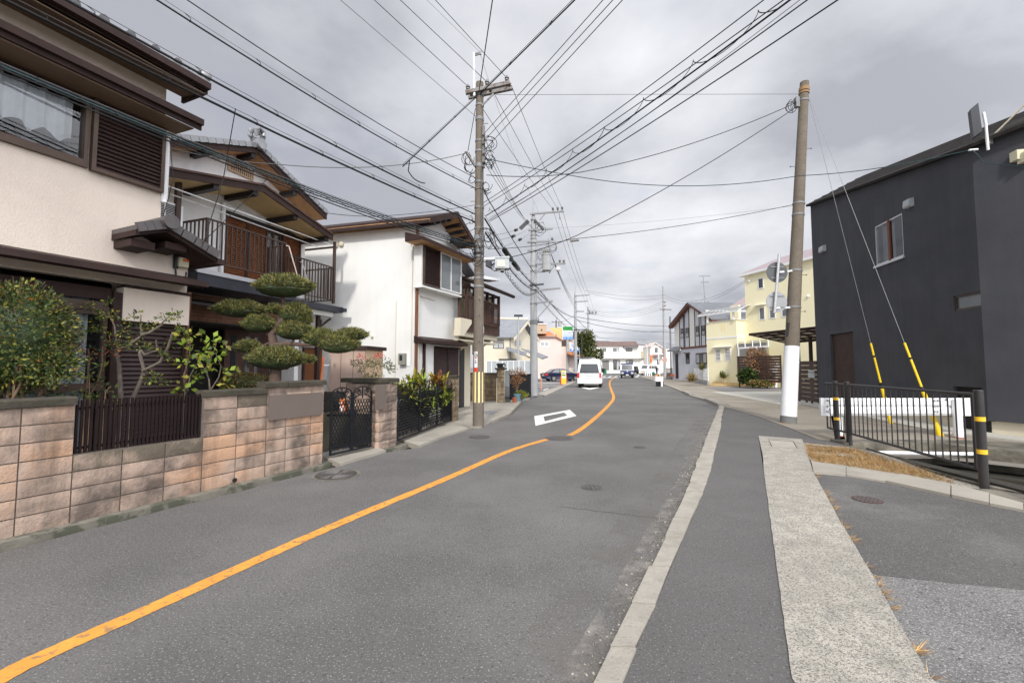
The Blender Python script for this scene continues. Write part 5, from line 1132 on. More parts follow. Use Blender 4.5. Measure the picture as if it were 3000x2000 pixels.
# guy wires with yellow covers
for k,(us,lab) in enumerate((([(2362,285),(2559,1005),(2589,1120),(2611,1243)],'left guy wire of the leaning pole, its yellow cover ending nearer the pole'),([(2364,285),(2650,1004),(2700,1133),(2757,1280)],'right guy wire of the leaning pole, with a thick yellow foot'))):
    bot=G(*us[3]); top=pr(276)[0]+Vector((.12,0,0)); o0=bot; d=(top-bot)
    def on(v):
        lo_,hi_=0,1
        for _ in range(40):
            m_=(lo_+hi_)/2; c_=bot+d*m_-Vector((0,0,CAMH)); vv=1000-FP*(-c_.y*SPT+c_.z*CPT)/(c_.y*CPT+c_.z*SPT)
            if vv>v: lo_=m_
            else: hi_=m_
        return bot+d*m_
    T=root('guy_wire',lab,'guy wire',tuple(bot),group='guy wires of the leaning pole')
    mb=MB(); mb.tube([on(us[1][1])-bot,top-bot],.006,6); mb.build('wire',M['steel_wire'],T)
    vm=(us[1][1]+us[2][1])/2-22; mb=MB(); mb.tube([on(us[1][1])-bot,on(vm)-bot],.026,10); mb.tube([on(vm+6)-bot,on(us[2][1])-bot],.026,10); mb.build('yellow_cover',M['guard_yellow'],T,smooth=True)
    mb=MB(); mb.tube([on(vm)-bot,on(vm+6)-bot],.022,10); mb.tube([on(us[2][1])-bot,on(us[2][1]+10)-bot],.05,10); mb.build('black_sleeve',M['plastic_black'],T)
    mb=MB(); mb.tube([on(us[2][1]+8)-bot,on(us[3][1]-40)-bot,Vector((0,0,.0))],[.045,.05,.075] if k else [.042,.045,.05],12); mb.build('yellow_foot',M['guard_yellow'],T,smooth=True)
# ---------------- brown gate, carport ----------------
cgA=G(2334,1176); cgB=G(2396,1187); d=cgB-cgA; FG=Fr(cgA.x,cgA.y,math.degrees(math.atan2(d.x,d.y))); Lc=d.length
CG=froot('driveway_gate','dark brown boarded driveway gate with letter box, left of the charcoal building','gate',FG)
zt_=FG.q(2350,1057,0)[1]; mb=MB(); n=9
for (a,b_) in ((0,Lc*.48),(Lc*.49,Lc)):
    for i in range(n): mb.box(a,b_,0,.04,.12+(zt_-.12)*i/n,.12+(zt_-.12)*(i+.93)/n)
mb.build('boards',M['slat_brown'],CG); mb=MB()
for x in (.2,Lc*.45,Lc*.7): mb.box(x,x+.08,.0,.06,0.04,.115)
mb.build('wheel',M['plastic_black'],CG)
mb=MB(); a=FG.q(2369,1106,-.03); b_=FG.q(2385,1092,-.03); mb.box(a[0],b_[0],-.05,-.002,a[1],b_[1]); mb.box(a[0]+.05,b_[0]-.02,-.05,-.002,b_[1]+.03,b_[1]+.12); mb.build('letter_box',M['box_grey'],CG)
a=FG.q(2353,1113,-.03); mb=MB(); mb.tube([(a[0],-.04,a[1]),(a[0]+.16,-.04,a[1]-.005)],.012,6); mb.build('handle',M['alu'],CG)
CP=root('carport','dark framed carport with brown translucent roof between the yellow house and the charcoal building','carport',(15.2,21.5,0))
c0=Vector((15.2,21.5,0)); YA,YB=24.0,20.6
p00=PY(2193,981,28.5); p10=PY(2386,961,21.2)
q0_,q1_,q2_,q3_=PY(2193,981,28.5)-c0,PY(2425,955,21.0)-c0,PY(2450,985,22.5)-c0,PY(2305,1004,22.2)-c0
mb=MB(); nI=8
A_,B_,C_,D_=PY(2195,980,27.0),PY(2430,955,20.2),None,PY(2306,1003,20.6)
zc_=A_.z
A_=PZ(2195,980,3.35); D_=PZ(2300,1004,3.1); B_=PZ(2440,955,3.55)
A_,D_,B_=[p-c0 for p in (A_,D_,B_)]; C_=D_+(B_-A_)
def roofp(s,t): return A_+(B_-A_)*s+(D_-A_)*t
for i in range(7): s=i/6; mb.bar(roofp(s,0),roofp(s,1),.05,.07)
for t in (0,.25,.5,.75,1): mb.bar(roofp(0,t)+Vector((0,0,.02)),roofp(1,t)+Vector((0,0,.02)),.05,.05)
mb.bar(roofp(0,0),roofp(1,0),.09,.13); mb.bar(roofp(0,1),roofp(1,1),.09,.13); mb.build('frame',M['trim_brown'],CP)
mb=MB(); up_=Vector((0,0,.05)); mb.prism([roofp(0,0)+up_,roofp(1,0)+up_,roofp(1,1)+up_,roofp(0,1)+up_],(0,0,.012)); mb.build('roof_panel',M['carport_roof'],CP)
for u in (2343,2380):
    g_=PY(u,1150,21.3)-c0; mb=MB(); mb.bar((g_.x,g_.y,0),(g_.x,g_.y,3.15),.12,.12); mb.build('post',M['trim_brown'],CP)
# ---------------- yellow house ----------------
FY=Fr(17.9,40,-22,'R'); YH=froot('yellow_house','pale yellow three-storey house with white trim, roof terrace and small white-framed windows','house',FY)
def trect(fr,u0,v0,u1,v1): 
    a=fr.q(u0,v0); b_=fr.q(u1,v1); return a[0],b_[0],b_[1],a[1]
Ly=3.25; zt1=FY.q(2072,950)[1]; zt2=FY.q(2160,936)[1]; zt_=(zt1+zt2)/2+.05; zm=FY.q(2072,992)[1]
FT=Fr(20.1,37.3,-16.5,'R'); tl=lambda a,z,c=0: FY.l(FT.o+FT.x*a+FT.y*c)+Vector((0,0,z))
Lt=6.6; e0=tl(0,0); e1=tl(Lt,0)
w=MB(); w.slab([(0,0),(Ly,0),(e0.x+.02,e0.y),(e0.x+1.2,e0.y+3),(0.6,4.6)],0,zt_)
bT=[tl(0,0),tl(Lt,0),tl(Lt,0,5),tl(0,0,5)]; zT0=FT.q(2189,808)[1]; w.slab([(p.x,p.y) for p in bT],0,zT0)
w.build('wall',M['stucco_yellow'],YH)
tr=MB(); tr.box(-.02,Ly+.03,-.03,-.002,zm-.09,zm+.06); tr.box(-.03,Ly+.05,-.05,.2,zt_+.001,zt_+.06)
pA=Vector((Ly,0,0)); dd_=(Vector((e0.x,e0.y,0))-pA); tr.bar(pA+Vector((0,0,zm+.05)),pA+dd_+Vector((0,0,zm+.02)),.03,.15); tr.bar(pA+Vector((0,0,zt_+.03)),pA+dd_+Vector((0,0,zt_+.03)),.25,.06); tr.build('white_trim',M['white_plain'],YH)
rf=MB(); a=[tl(-.35,zT0,-.35),tl(Lt+.3,zT0,-.35),tl(Lt+.3,zT0,5.3),tl(-.35,zT0,5.3)]; 
rf.prism(a,(0,0,.18),1); up_=Vector((0,0,.181)); r0=tl(1.5,zT0+1.5,2.4); r1=tl(Lt-1,zT0+1.5,2.4); a=[p+up_ for p in a]; rf.add([a[0],a[1],a[2],a[3],r0,r1],[(0,1,5,4),(1,2,5),(2,3,4,5),(3,0,4)],0); rf.build('roof',[M['roof_pinkgrey'],M['white_plain']],YH)
r2=MB(); P_=FY.l(PY(2140,895,44)); a=FY.l(PY(2138,899,44)); b_=FY.l(PY(2189,864,44)); c_=FY.l(PY(2195,895,44)); r2.prism([a,b_,c_],(.3,2.5,0)); r2.build('rear_roof',M['roof_pinkgrey'],YH)
r3=MB(); a=FY.l(PY(2140,938,43.9)); b_=FY.l(PY(2192,897,43.9)); r3.box(a.x,b_.x+.3,a.y,a.y+.3,zt_,b_.z); r3.build('rear_wall',M['stucco_yellow'],YH)
def ywin(fr,u0,v0,u1,v1,glass='pane_mid',louv=False,proud=.04):
    a=fr.q(u0,v0); b_=fr.q(u1,v1); x0,x1,z1,z0=a[0],b_[0],a[1],b_[1]
    T=froot('tmp','','',fr) if False else None
    base=(lambda x,y,z: FY.l(fr.o+fr.x*x+fr.y*y)+Vector((0,0,z)))
    m=MB(); t=.07
    for (p0,p1,q0,q1) in ((x0-t,x0,z0-t,z1+t),(x1,x1+t,z0-t,z1+t),(x0,x1,z1,z1+t),(x0,x1,z0-t,z0)): m.prism([base(p0,-proud,q0),base(p1,-proud,q0),base(p1,-proud,q1),base(p0,-proud,q1)],tuple((base(0,.05,0)-base(0,0,0))))
    if louv:
        n=8
        for i in range(n): z=z0+(z1-z0)*(i+.15)/n; m.prism([base(x0,-proud,z),base(x1,-proud,z),base(x1,-proud,z+(z1-z0)/n*.5),base(x0,-proud,z+(z1-z0)/n*.5)],tuple((base(0,.01,0)-base(0,0,0))))
    wo=m.build('window',M['white_plain'],YH); g=MB(); g.add([base(x0,-.012,z0),base(x1,-.012,z0),base(x1,-.012,z1),base(x0,-.012,z1)],[(0,1,2,3)]); g.build('pane',M[glass],wo)
ywin(FY,2098,1024,2111,1055,'pane_dark',True); ywin(FY,2125,1022,2140,1054,'pane_dark',True)
ywin(FT,2222,818,2236,842,'pane_dark'); ywin(FT,2226,903,2240,934); ywin(FT,2256,905,2271,930); ywin(FT,2292,904,2306,925)
aw=MB(); x0=FY.q(2091,1016)[0]; x1=FY.q(2144,1015)[0]; z=FY.q(2100,1016)[1]; aw.prism([(x0,-.35,z-.06),(x0,-.35,z-.02),(x0,0,z+.05),(x0,0,z)],(x1-x0,0,0)); a=FT.q(2213,896); b_=FT.q(2245,890); z=a[1]; base=lambda x,y,z: FY.l(FT.o+FT.x*x+FT.y*y)+Vector((0,0,z)); aw.prism([base(a[0],-.35,z-.05),base(b_[0],-.35,z-.05),base(b_[0],0,z+.02),base(a[0],0,z+.02)],(0,0,.04)); aw.build('window_hood',M['white_plain'],YH)
for fr,u,v in ((FT,2197,823),(FT,2369,867)):
    a=fr.q(u,v); c=FY.l(fr.o+fr.x*a[0]+fr.y*-.06)+Vector((0,0,a[1])); mb=MB(); mb.ball(c,.10,.10,.12,8); mb.build('vent_hood',M['white_plain'],YH)
sl_=MB(); 
for u in (2114,2121): a=FY.q(u,950); b_=FY.q(u,970); sl_.box(a[0]-.015,a[0]+.015,-.01,-.002,b_[1],a[1])
sl_.build('slot',M['band_yellow'],YH)
# terrace canopy: curved white frame
tc_=MB(); gp=MB(); YC=[FY.q(2058,927,-.3),FY.q(2166,897,-.3)]
xa,xb=-.55,Ly+.55; zc0=FY.q(2057,925,-.35)[1]; zc1=zc0
def arc(x,k): t_=k/6; return Vector((x,-.45+1.6*t_,zc0+.62*math.sin(t_*1.35)))
n=8
for i in range(n+1):
    x=xa+(xb-xa)*i/n; tc_.tube([arc(x,k) for k in range(7)],.035,6)
tc_.bar(arc(xa,0),arc(xb,0),.08,.10); tc_.bar(arc(xa,6),arc(xb,6),.06,.06)
for x in (.35,Ly-.1): tc_.bar((x,-.2,zt_),(x,-.2,zc0+.1),.12,.12)
TC=tc_.build('terrace_canopy',M['white_plain'],YH)
for k in range(6): gp.quad(arc(xa,k)+Vector((0,0,.03)),arc(xb,k)+Vector((0,0,.03)),arc(xb,k+1)+Vector((0,0,.03)),arc(xa,k+1)+Vector((0,0,.03)))
gp.build('canopy_panel',M['glass'],TC)
# sun room and dark slat fence in front of it
SRr=root('sun_room','white framed sun room with curved clear roof against the yellow house','sun room',(21.0,34.5,0)); s0=Vector((21.0,34.5,0))
def sr(u,v,Y): return PY(u,v,Y)-s0
mb=MB(); a=sr(2162,1020,35.5); b_=sr(2252,1014,33.2); h0=a.z
for i in range(5):
    f=i/4; p_=a+(b_-a)*f; pts=[p_+Vector((.0,0,0)),p_+Vector((.15,.3,.35)),p_+Vector((.35,.7,.55)),p_+Vector((.6,1.3,.6))]; mb.tube(pts,.035,6)
mb.bar(a,b_,.08,.12)
for f in (0.02,.62): p_=a+(b_-a)*f; mb.bar(p_,(p_.x,p_.y,.6),.09,.09)
mb.build('frame',M['white_plain'],SRr); mb=MB(); 
for o1,o2 in (((0,0,0),(.15,.3,.35)),((.15,.3,.35),(.35,.7,.55)),((.35,.7,.55),(.6,1.3,.6))): mb.quad(a+Vector(o1),b_+Vector(o1),b_+Vector(o2),a+Vector(o2))
mb.quad((a.x,a.y,.7),(b_.x,b_.y,.7),b_,a); mb.build('pane',M['glass'],SRr); mb=MB(); mb.quad((a.x+.3,a.y+.8,.3),(b_.x+.3,b_.y+.8,.3),(b_.x+.3,b_.y+.8,h0+.4),(a.x+.3,a.y+.8,h0+.4)); mb.build('back_panel',M['stucco_beige'],SRr)
sfA=PY(2160,1092,34.6); sfB=PY(2289,1092,31.5); d=sfB-sfA; FSf=Fr(sfA.x,sfA.y,math.degrees(math.atan2(d.x,d.y))); SF=froot('slat_fence','dark brown horizontal slat fence in front of the sun room','fence',FSf); z0=.5; z1=FSf.q(2200,1042)[1]; Ls=math.hypot(d.x,d.y)
mb=MB(); n=10
for i in range(n): mb.box(0,Ls,0,.04,z0+(z1-z0)*i/n,z0+(z1-z0)*(i+.86)/n)
mb.build('slats',M['slat_brown'],SF); mb=MB()
for f in (0.02,.33,.66,.97): mb.box(Ls*f,Ls*f+.08,.041,.12,0,z1)
mb.build('fence_posts',M['slat_brown'],SF)
# ---------------- half-timbered house ----------------
FH=Fr(20.56,55,-1.9,'R'); HH=froot('half_timbered_house','white and lavender half-timbered house with dark battens, brown barge boards and slate roof','house',FH)
Wh=8.4; zb0=FH.q(1990,1022)[1]; eL=FH.q(1960,955,-.5); apx_=FH.q(2015,886,-.5); eR=FH.q(2087,935,-.5)
slp=(apx_[1]-eL[1])/(apx_[0]-eL[0]); zt_=lambda x: min(apx_[1]-abs(x-apx_[0])*slp,apx_[1])-.15
w=MB(); w.prism([(0,0,zb0),(Wh,0,zb0),(Wh,0,max(zb0+.5,zt_(Wh))),(apx_[0],0,zt_(apx_[0])),(0,0,zt_(0))],(0,5,0),0)
w.box(-.9,Wh,.003,5,0,zb0,1); w.build('wall',[M['stucco_far'],M['stucco_grey']],HH)
bt=MB()
for u in (1991,2003,2006,2019,2036,2049,2054,2067):
    x=FH.q(u,950)[0]; bt.box(x-.075,x+.075,-.04,-.002,zb0+.1,zt_(x)+.05)
pn=MB()
for (ua,ub) in ((1993,2002),(2007,2018),(2038,2048),(2056,2066)):
    a=FH.q(ua,950)[0];b_=FH.q(ub,950)[0]; pn.box(a,b_,-.012,-.001,zb0+.1,zt_((a+b_)/2))
pn.build('lavender_panel',M['stucco_grey'],HH); bt.build('batten',M['trim_black'],HH)
bb=MB(); bb.box(-.3,Wh+.1,-.06,-.002,zb0-.08,zb0+.14); 
for p,q_ in ((eL,apx_),(apx_,eR)): bb.prism([(p[0],-.55,p[1]-.32),(q_[0],-.55,q_[1]-.32),(q_[0],-.55,q_[1]-.06),(p[0],-.55,p[1]-.06)],(0,.55,0))
bb.build('barge_board',M['copper_pipe'],HH)
rf=MB(); 
for p,q_ in ((eL,apx_),(apx_,eR)): rf.prism([(p[0],-.6,p[1]-.055),(q_[0],-.6,q_[1]-.055),(q_[0],-.6,q_[1]+.03),(p[0],-.6,p[1]+.03)],(0,6.2,0))
rf.add([FH.l(PY(u_,v_,y_)) for u_,v_,y_ in ((2014,885,57),(2080,886,57),(2146,899,55),(2152,937,50.5),(2084,938,51))],[(0,1,2,3,4)])
rf.build('roof',M['roof_slate'],HH)
for (ua,va,ub,vb) in ((1995,963,2004,989),(2010,961,2019,987),(2040,956,2049,984),(2057,954,2067,981)):
    a=FH.q(ua,va);b_=FH.q(ub,vb); wo=window(HH,a[0],b_[0],b_[1],a[1],-.03,M['frame_bronze'],'pane_dark',.06,0,proud=.04); g=MB(); g.box(a[0]+.06,b_[0]-.06,-.06,-.045,b_[1]+.06,b_[1]+(a[1]-b_[1])*.42); g.build('blind',M['pane_light'],wo)
a=FH.q(2009,1036);b_=FH.q(2021,1065); window(HH,a[0],b_[0],b_[1],a[1],0,M['frame_bronze'],'pane_dark',.06,0,rail=4); h_=MB(); h_.box(a[0]-.3,b_[0]+.2,-.25,0,a[1]+.05,a[1]+.12); h_.build('window_hood',M['frame_bronze'],HH)
a=FH.q(2038,1036,-.3);b_=FH.q(2071,1064,-.3); bx=MB(); bx.box(a[0],b_[0],-.28,0,b_[1]-.06,b_[1]); bx.box(a[0],b_[0],-.28,0,a[1],a[1]+.06); bx.build('bay_box',M['frame_bronze'],HH); window(HH,a[0],b_[0],b_[1],a[1],-.28,M['frame_bronze'],'pane_mid',.08,2,curt=(0,2))
dr_=MB(); a=FH.q(1979,1036);b_=FH.q(1988,1095); dr_.box(a[0],b_[0],-.04,-.002,.2,a[1]); dr_.build('front_door',M['trim_black'],HH)
pr_=MB(); a=FH.q(1957,1028,-.6); pr_.prism([(a[0]-.2,-.7,zb0-.25),(a[0]+2.6,-.7,zb0-.35),(a[0]+2.9,.0,zb0+.2),(a[0]+.3,.0,zb0+.25)],(0,0,.1)); pr_.build('porch_roof',M['roof_slate'],HH)
for u in (1990,1996): a=FH.q(u,1025); mb=MB(); mb.ball((a[0],-.12,a[1]),.15,.12,.13,8); mb.build('floodlight',M['white_plain'],HH)
TA=root('tv_antenna','thin rooftop TV aerial on the half-timbered house','antenna',tuple(PY(2065,885,42))); t0=Vector(TA.location); mb=MB(); mb.tube([(0,0,0),PY(2060,808,42)-t0],.025,5); mb.build('mast',M['galv'],TA); mb=MB()
for (v,ua,ub) in ((809,2049,2082),(827,2054,2078)): mb.tube([PY(ua,v,42)-t0,PY(ub,v-1,42)-t0],.02,5); [mb.tube([PY(u_,v-4,42)-t0,PY(u_,v+3,42)-t0],.015,4) for u_ in range(ua,ub,5)]
for s_ in (-1,1): mb.tube([(s_*.4,0,-.05),(0,0,.6)],.015,4)
mb.build('elements',M['galv'],TA)
# its fences
a=G(1953,1111);b_=G(1989,1112.5); T=root('garden_fence','dark metal fence panel on grey block base in front of the half-timbered house','fence',tuple(a)); d=b_-a; mb=MB(); mb.bar(Vector((0,0,.27)),d+Vector((0,0,.27)),.15,.5); mb.build('block_base',M['pole_grey_dark'],T); mb=MB(); 
for i in range(22): p_=d*(i/21); mb.bar(p_+Vector((0,0,.5)),p_+Vector((0,0,1.45)),.03,.04)
mb.bar(Vector((0,0,1.45)),d+Vector((0,0,1.45)),.05,.05); mb.bar(Vector((0,0,.6)),d+Vector((0,0,.6)),.05,.05); mb.build('bars',M['frame_bronze'],T)
a=G(2035,1119);b_=G(2075,1129); T=root('garden_fence','white mesh fence on grey block base beside the yellow house','fence',tuple(a)); T['label']='white mesh fence on grey block base beside the yellow house'; d=b_-a; mb=MB(); mb.bar(Vector((0,0,.2)),d+Vector((0,0,.2)),.15,.42); mb.build('block_base',M['pole_grey'],T); mb=MB(); 
for i in range(26): p_=d*(i/25); mb.bar(p_+Vector((0,0,.42)),p_+Vector((0,0,1.5)),.02,.02)
for z in (.5,.75,1.0,1.25,1.5): mb.bar(Vector((0,0,z)),d+Vector((0,0,z)),.03,.03)
mb.build('mesh_panel',M['white_plain'],T); mb=MB()
for f in (0,.36,.7,1): mb.bar(d*f+Vector((0,0,.4)),d*f+Vector((0,0,1.55)),.08,.08)
mb.build('fence_posts',M['white_plain'],T)
# ---------------- far houses ----------------
FF=Fr(0,112,90); FH1=root('far_white_house','long white house with brown hipped roof at the far end of the road','house',(0,112,0))
X=lambda u,Y=112: (u-1500)/FP*Y
Z=lambda v,Y=112: PY(1500,v,Y).z
k5=lambda x: 1650+x/5.226
k5v=lambda y: 850+y/5.226
def fbox(mb,x0,y0,x1,y1,ya,yb,m=0,Y=112): mb.box(X(k5(x0),Y),X(k5(x1),Y),ya,yb,Z(k5v(y1),Y),Z(k5v(y0),Y),m)
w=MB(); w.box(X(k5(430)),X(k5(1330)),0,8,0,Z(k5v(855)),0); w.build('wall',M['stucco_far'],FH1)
w=MB(); fbox(w,490,945,1165,1045,-1.3,-.0); w.build('balcony_parapet',M['stucco_far'],FH1)
w=MB(); w.prism([(X(k5(1165)),-1.3,Z(k5v(1040))),(X(k5(1340)),.8,Z(k5v(1040))),(X(k5(1340)),.8,Z(k5v(935))),(X(k5(1165)),-1.3,Z(k5v(935)))],(.1,.1,0)); w.build('balcony_parapet',M['stucco_beige'],FH1)
r=MB(); ze=Z(k5v(855)); zr=Z(k5v(770)); r.add([(X(k5(425)),-.6,ze),(X(k5(1150)),-.6,ze),(X(k5(1150)),8.5,ze),(X(k5(425)),8.5,ze),(X(k5(490)),4,zr),(X(k5(1190)),4,zr)],[(0,1,5,4),(1,2,5),(2,3,4,5),(3,0,4),(0,3,2,1)]); 
r.add([(X(k5(1150)),.5,ze+.4),(X(k5(1345)),.5,ze+.0),(X(k5(1345)),5,zr-.8),(X(k5(1180)),5,zr-.4)],[(0,1,2,3)]); r.build('roof',M['roof_brown'],FH1)
for (a,b_,c,d,g,cu) in ((565,885,662,943,'pane_mid',(0,)),(763,885,860,943,'pane_mid',(1,)),(958,885,1060,943,'pane_dark',()),(763,1065,865,1220,'pane_dark',(1,)),(960,1065,1065,1116,'pane_mid',(0,)),(1240,885,1310,935,'pane_dark',())):
    window(FH1,X(k5(a)),X(k5(c)),Z(k5v(d)),Z(k5v(b_)),-.02,M['frame_bronze'],g,.12,1,curt=cu)
w=MB(); fbox(w,595,1070,700,1225,-.06,-.003); w.build('garage_shutter',M['shutter_grey'],FH1)
w=MB(); fbox(w,920,860,1140,885,-1.0,-.003); w.build('awning',M['pole_grey_dark'],FH1)
w=MB(); fbox(w,1233,1060,1265,1112,-.04,-.002); w.build('door',M['terracotta'],FH1)
FH2=root('far_gable_house','small cream house with peach-trimmed gable right of the long white house','house',(0,106,0)); X2=lambda x: X(k5(x),106); Z2=lambda y: Z(k5v(y),106)
w=MB(); w.prism([(X2(1338),0,0),(X2(1512),0,0),(X2(1512),0,Z2(868)),(X2(1405),0,Z2(805)),(X2(1338),0,Z2(852))],(0,6,0)); w.build('wall',M['stucco_far'],FH2)
w=MB(); 
for a,b_ in (((1330,862),(1405,798)),((1405,798),(1525,880))): w.prism([(X2(a[0]),-.5,Z2(a[1])-.2),(X2(b_[0]),-.5,Z2(b_[1])-.2),(X2(b_[0]),-.5,Z2(b_[1])+.05),(X2(a[0]),-.5,Z2(a[1])+.05)],(0,6.6,0),0)
w.build('roof',[M['stucco_pink']],FH2)
w=MB(); w.prism([(X2(1340),-1.2,Z2(1022)),(X2(1555),-1.2,Z2(1022)),(X2(1540),0,Z2(990)),(X2(1355),0,Z2(990))],(0,0,.08)); w.build('lower_roof',M['roof_brown'],FH2)
window(FH2,X2(1402),X2(1446),Z2(955),Z2(880),0,M['frame_bronze'],'pane_mid',.12,0,rail=1); window(FH2,X2(1435),X2(1480),Z2(1140),Z2(1065),0,M['frame_bronze'],'pane_mid',.12,1)
FH3=root('far_roof_house','grey roofed house with brick-orange wall far behind the stop sign','house',(0,120,0)); X3=lambda x: X(k5(x),120); Z3=lambda y: Z(k5v(y),120)
w=MB(); w.box(X3(1500),X3(1700),0,6,0,Z3(880),0); w.build('wall',M['stucco_far'],FH3); w=MB(); w.add([(X3(1440),-.5,Z3(880)),(X3(1720),-.5,Z3(880)),(X3(1680),3,Z3(790)),(X3(1470),3,Z3(790))],[(0,1,2,3)]); w.build('roof',M['roof_light'],FH3); w=MB(); w.box(X3(1515),X3(1560),-.08,-.003,Z3(970),Z3(900)); w.build('wall_panel',M['terracotta'],FH3)
# distant low roofs left of the road end
def block_house(name,label,u0,u1,vb,vr,Y,mw,mr,dep=8):
    T=root(name,label,'house',(X((u0+u1)/2,Y),Y,0)); h=X((u1-u0)/2+1500,Y)-X(1500,Y); ze=PY(1500,vb,Y).z; zr=PY(1500,vr,Y).z
    w=MB(); w.box(-h,h,0,dep,0,ze); w.build('wall',mw,T); r=MB(); r.add([(-h-.4,-.4,ze),(h+.4,-.4,ze),(h+.4,dep+.4,ze),(-h-.4,dep+.4,ze),(-h*.6,dep/2,zr),(h*.6,dep/2,zr)],[(0,1,5,4),(1,2,5),(2,3,4,5),(3,0,4)]); r.build('roof',mr,T); return T
block_house('distant_house','distant grey roof just visible over the trees right of the third pole',1745,1800,1003,996,150,M['stucco_far'],M['roof_slate'])
block_house('distant_house','distant house behind the right-hand far pole, roof at the horizon',1935,1975,1010,1000,150,M['stucco_far'],M['roof_light'])
# ---------------- cream and pink houses beyond the white hoarding ----------------
k6=lambda x: 1440+x/6.534
k6v=lambda y: 920+y/6.534
FA=Fr(PY(1495,1000,46).x,46,78); CA=froot('cream_roof_house','cream two-storey house with grey tiled roof beyond the white hoarding','house',FA)
ra=lambda x,y,c=0: FA.q(k6(x),k6v(y),c)
ex,ez=ra(360,450); lx_=ra(-200,470)[0]; FA2=Fr(FA.o.x,FA.o.y,30)
w=MB(); hz=ez+.1; wd=5.0; px_=FA.l(FA.o+FA2.x*wd); 
w.slab([(lx_,0),(0,0),(px_.x,px_.y),(px_.x+lx_,px_.y)],0,hz); 
zr=ra(500,245)[1]+.6
mid=px_*.5; w.add([(0,0,hz),(px_.x,px_.y,hz),(mid.x,mid.y,hz+1.7)],[(0,1,2)]); w.build('wall',M['stucco_beige'],CA)
r=MB(); ov=(px_*-.12); R0=Vector((mid.x,mid.y,hz+1.95)); rx=.7
def V3(x,y,z): return Vector((x,y,z))
A0=V3(ov.x+rx,ov.y,hz-.15); A1=V3(ov.x+lx_-1,ov.y,hz-.15); R1=R0+V3(rx,0,0); R2_=R0+V3(lx_-1,0,0); B0_=px_*1.12; Bq=V3(B0_.x+rx,B0_.y,hz-.15); Br=V3(B0_.x+lx_-1,B0_.y,hz-.15)
r.prism([A1,A0,R1,R2_],(0,0,.12),0); r.prism([R2_,R1,Bq,Br],(0,0,.12),0); CR=r.build('roof',M['roof_light'],CA); r=MB(); r.prism([A0,R1,R1-V3(0,0,.35),A0-V3(0,0,.35)],(.03,0,0)); r.prism([R1,Bq,Bq-V3(0,0,.35),R1-V3(0,0,.35)],(.03,0,0)); r.tube([R1+V3(0,0,.16),R2_+V3(0,0,.16)],.14,8); r.build('barge_board',M['stucco_beige'],CR)
a=ra(30,485);b_=ra(235,660); wo=window(CA,a[0],b_[0],b_[1],a[1],0,M['frame_bronze'],'pane_light',.07,1); m=MB(); m.box(a[0],b_[0],-.05,-.035,(a[1]*.55+b_[1]*.45),a[1]); m.build('roller_blind',M['shutter_grey'],wo)
m=MB(); a=ra(140,855);b_=ra(480,890); m.box(a[0],b_[0],-.02,-.003,.5,a[1]); m.build('dark_opening',M['trim_black'],CA)
m=MB(); a=ra(290,700,-1.2); b_=ra(500,810,-1.2); m.prism([(a[0],-1.4,a[1]),(b_[0]+1.0,-1.0,b_[1]),(b_[0]+1.3,.2,b_[1]+.35),(a[0]+.2,0,a[1]+.35)],(0,0,.14)); m.build('porch_roof',M['roof_light'],CA)
a=ra(355,460); m=MB(); m.tube([(a[0],-.06,0),(a[0],-.06,hz-.2)],.05,6); m.build('downpipe',M['pole_grey_dark'],CA)
for xx in (447,533):
    P_=FA2.q(k6(xx),k6v(500)); Q_=FA2.q(k6(xx+28),k6v(605)); base=lambda x,y,z: FA.l(FA2.o+FA2.x*x+FA2.y*y)+Vector((0,0,z)); m=MB(); m.prism([base(P_[0],-.05,Q_[1]),base(Q_[0],-.05,Q_[1]),base(Q_[0],-.05,P_[1]),base(P_[0],-.05,P_[1])],(0,.04,0),0); m.build('window',M['pane_light'],CA)
# long low grey roof running right from it
LR=root('lean_to_roof','long low grey tiled lean-to roof sloping down behind the second pole','roof',tuple(PY(1560,1050,50).xy)+(0,)); l0=Vector(LR.location)
m=MB(); P=[PY(k6(460),k6v(630),48),PY(k6(970),k6v(868),48),PY(k6(1080),k6v(832),52),PY(k6(560),k6v(628),52)]; P=[p-l0 for p in P]; m.prism(P,(0,0,.15)); LO=m.build('roof_slab',M['roof_light'],LR)
m=MB(); m.prism([P[0]-V3(0,0,.35),P[1]-V3(0,0,.35),P[1],P[0]],(0,.08,0)); m.build('barge_board',M['stucco_beige'],LR); m=MB(); m.prism([V3(P[0].x,P[0].y+.2,0),V3(P[1].x-.5,P[1].y+.2,0),P[1]+V3(-.5,.2,-.3),P[0]+V3(0,.2,-.3)],(0,.1,0)); m.build('wall',M['stucco_beige'],LR)
# pink house
YP=60; FPk=Fr(PY(1545,1000,YP).x,YP,90); PK=froot('pink_house','pale pink house with orange tiled roof and pink dormer block beyond the hoarding','house',FPk)
rp=lambda x,y,c=0: FPk.q(k6(x),k6v(y),c)
m=MB(); a=rp(600,540);b_=rp(1340,425); zE_=b_[1]
m.prism([(rp(600,600)[0],0,0),(rp(1340,600)[0],0,0),(rp(1340,500)[0],0,rp(0,500)[1]),(rp(1230,430)[0],0,rp(0,430)[1]),(rp(850,430)[0],0,rp(0,430)[1]),(rp(850,200)[0],0,rp(0,200)[1]),(rp(740,165)[0],0,rp(0,170)[1]),(rp(600,260)[0],0,rp(0,260)[1])],(0,7,0)); m.build('wall',M['stucco_pink'],PK)
m=MB(); a=rp(850,375,-.8);b_=rp(1050,195,-.8); m.box(a[0]-.4,b_[0],-.8,3,a[1],b_[1]); DM=m.build('dormer',M['shed_cream'],PK); m=MB(); c=rp(945,320,-.8);d=rp(972,285,-.8); m.box(c[0],d[0],-.83,-.803,c[1],d[1]); m.build('pane',M['pane_dark'],DM)
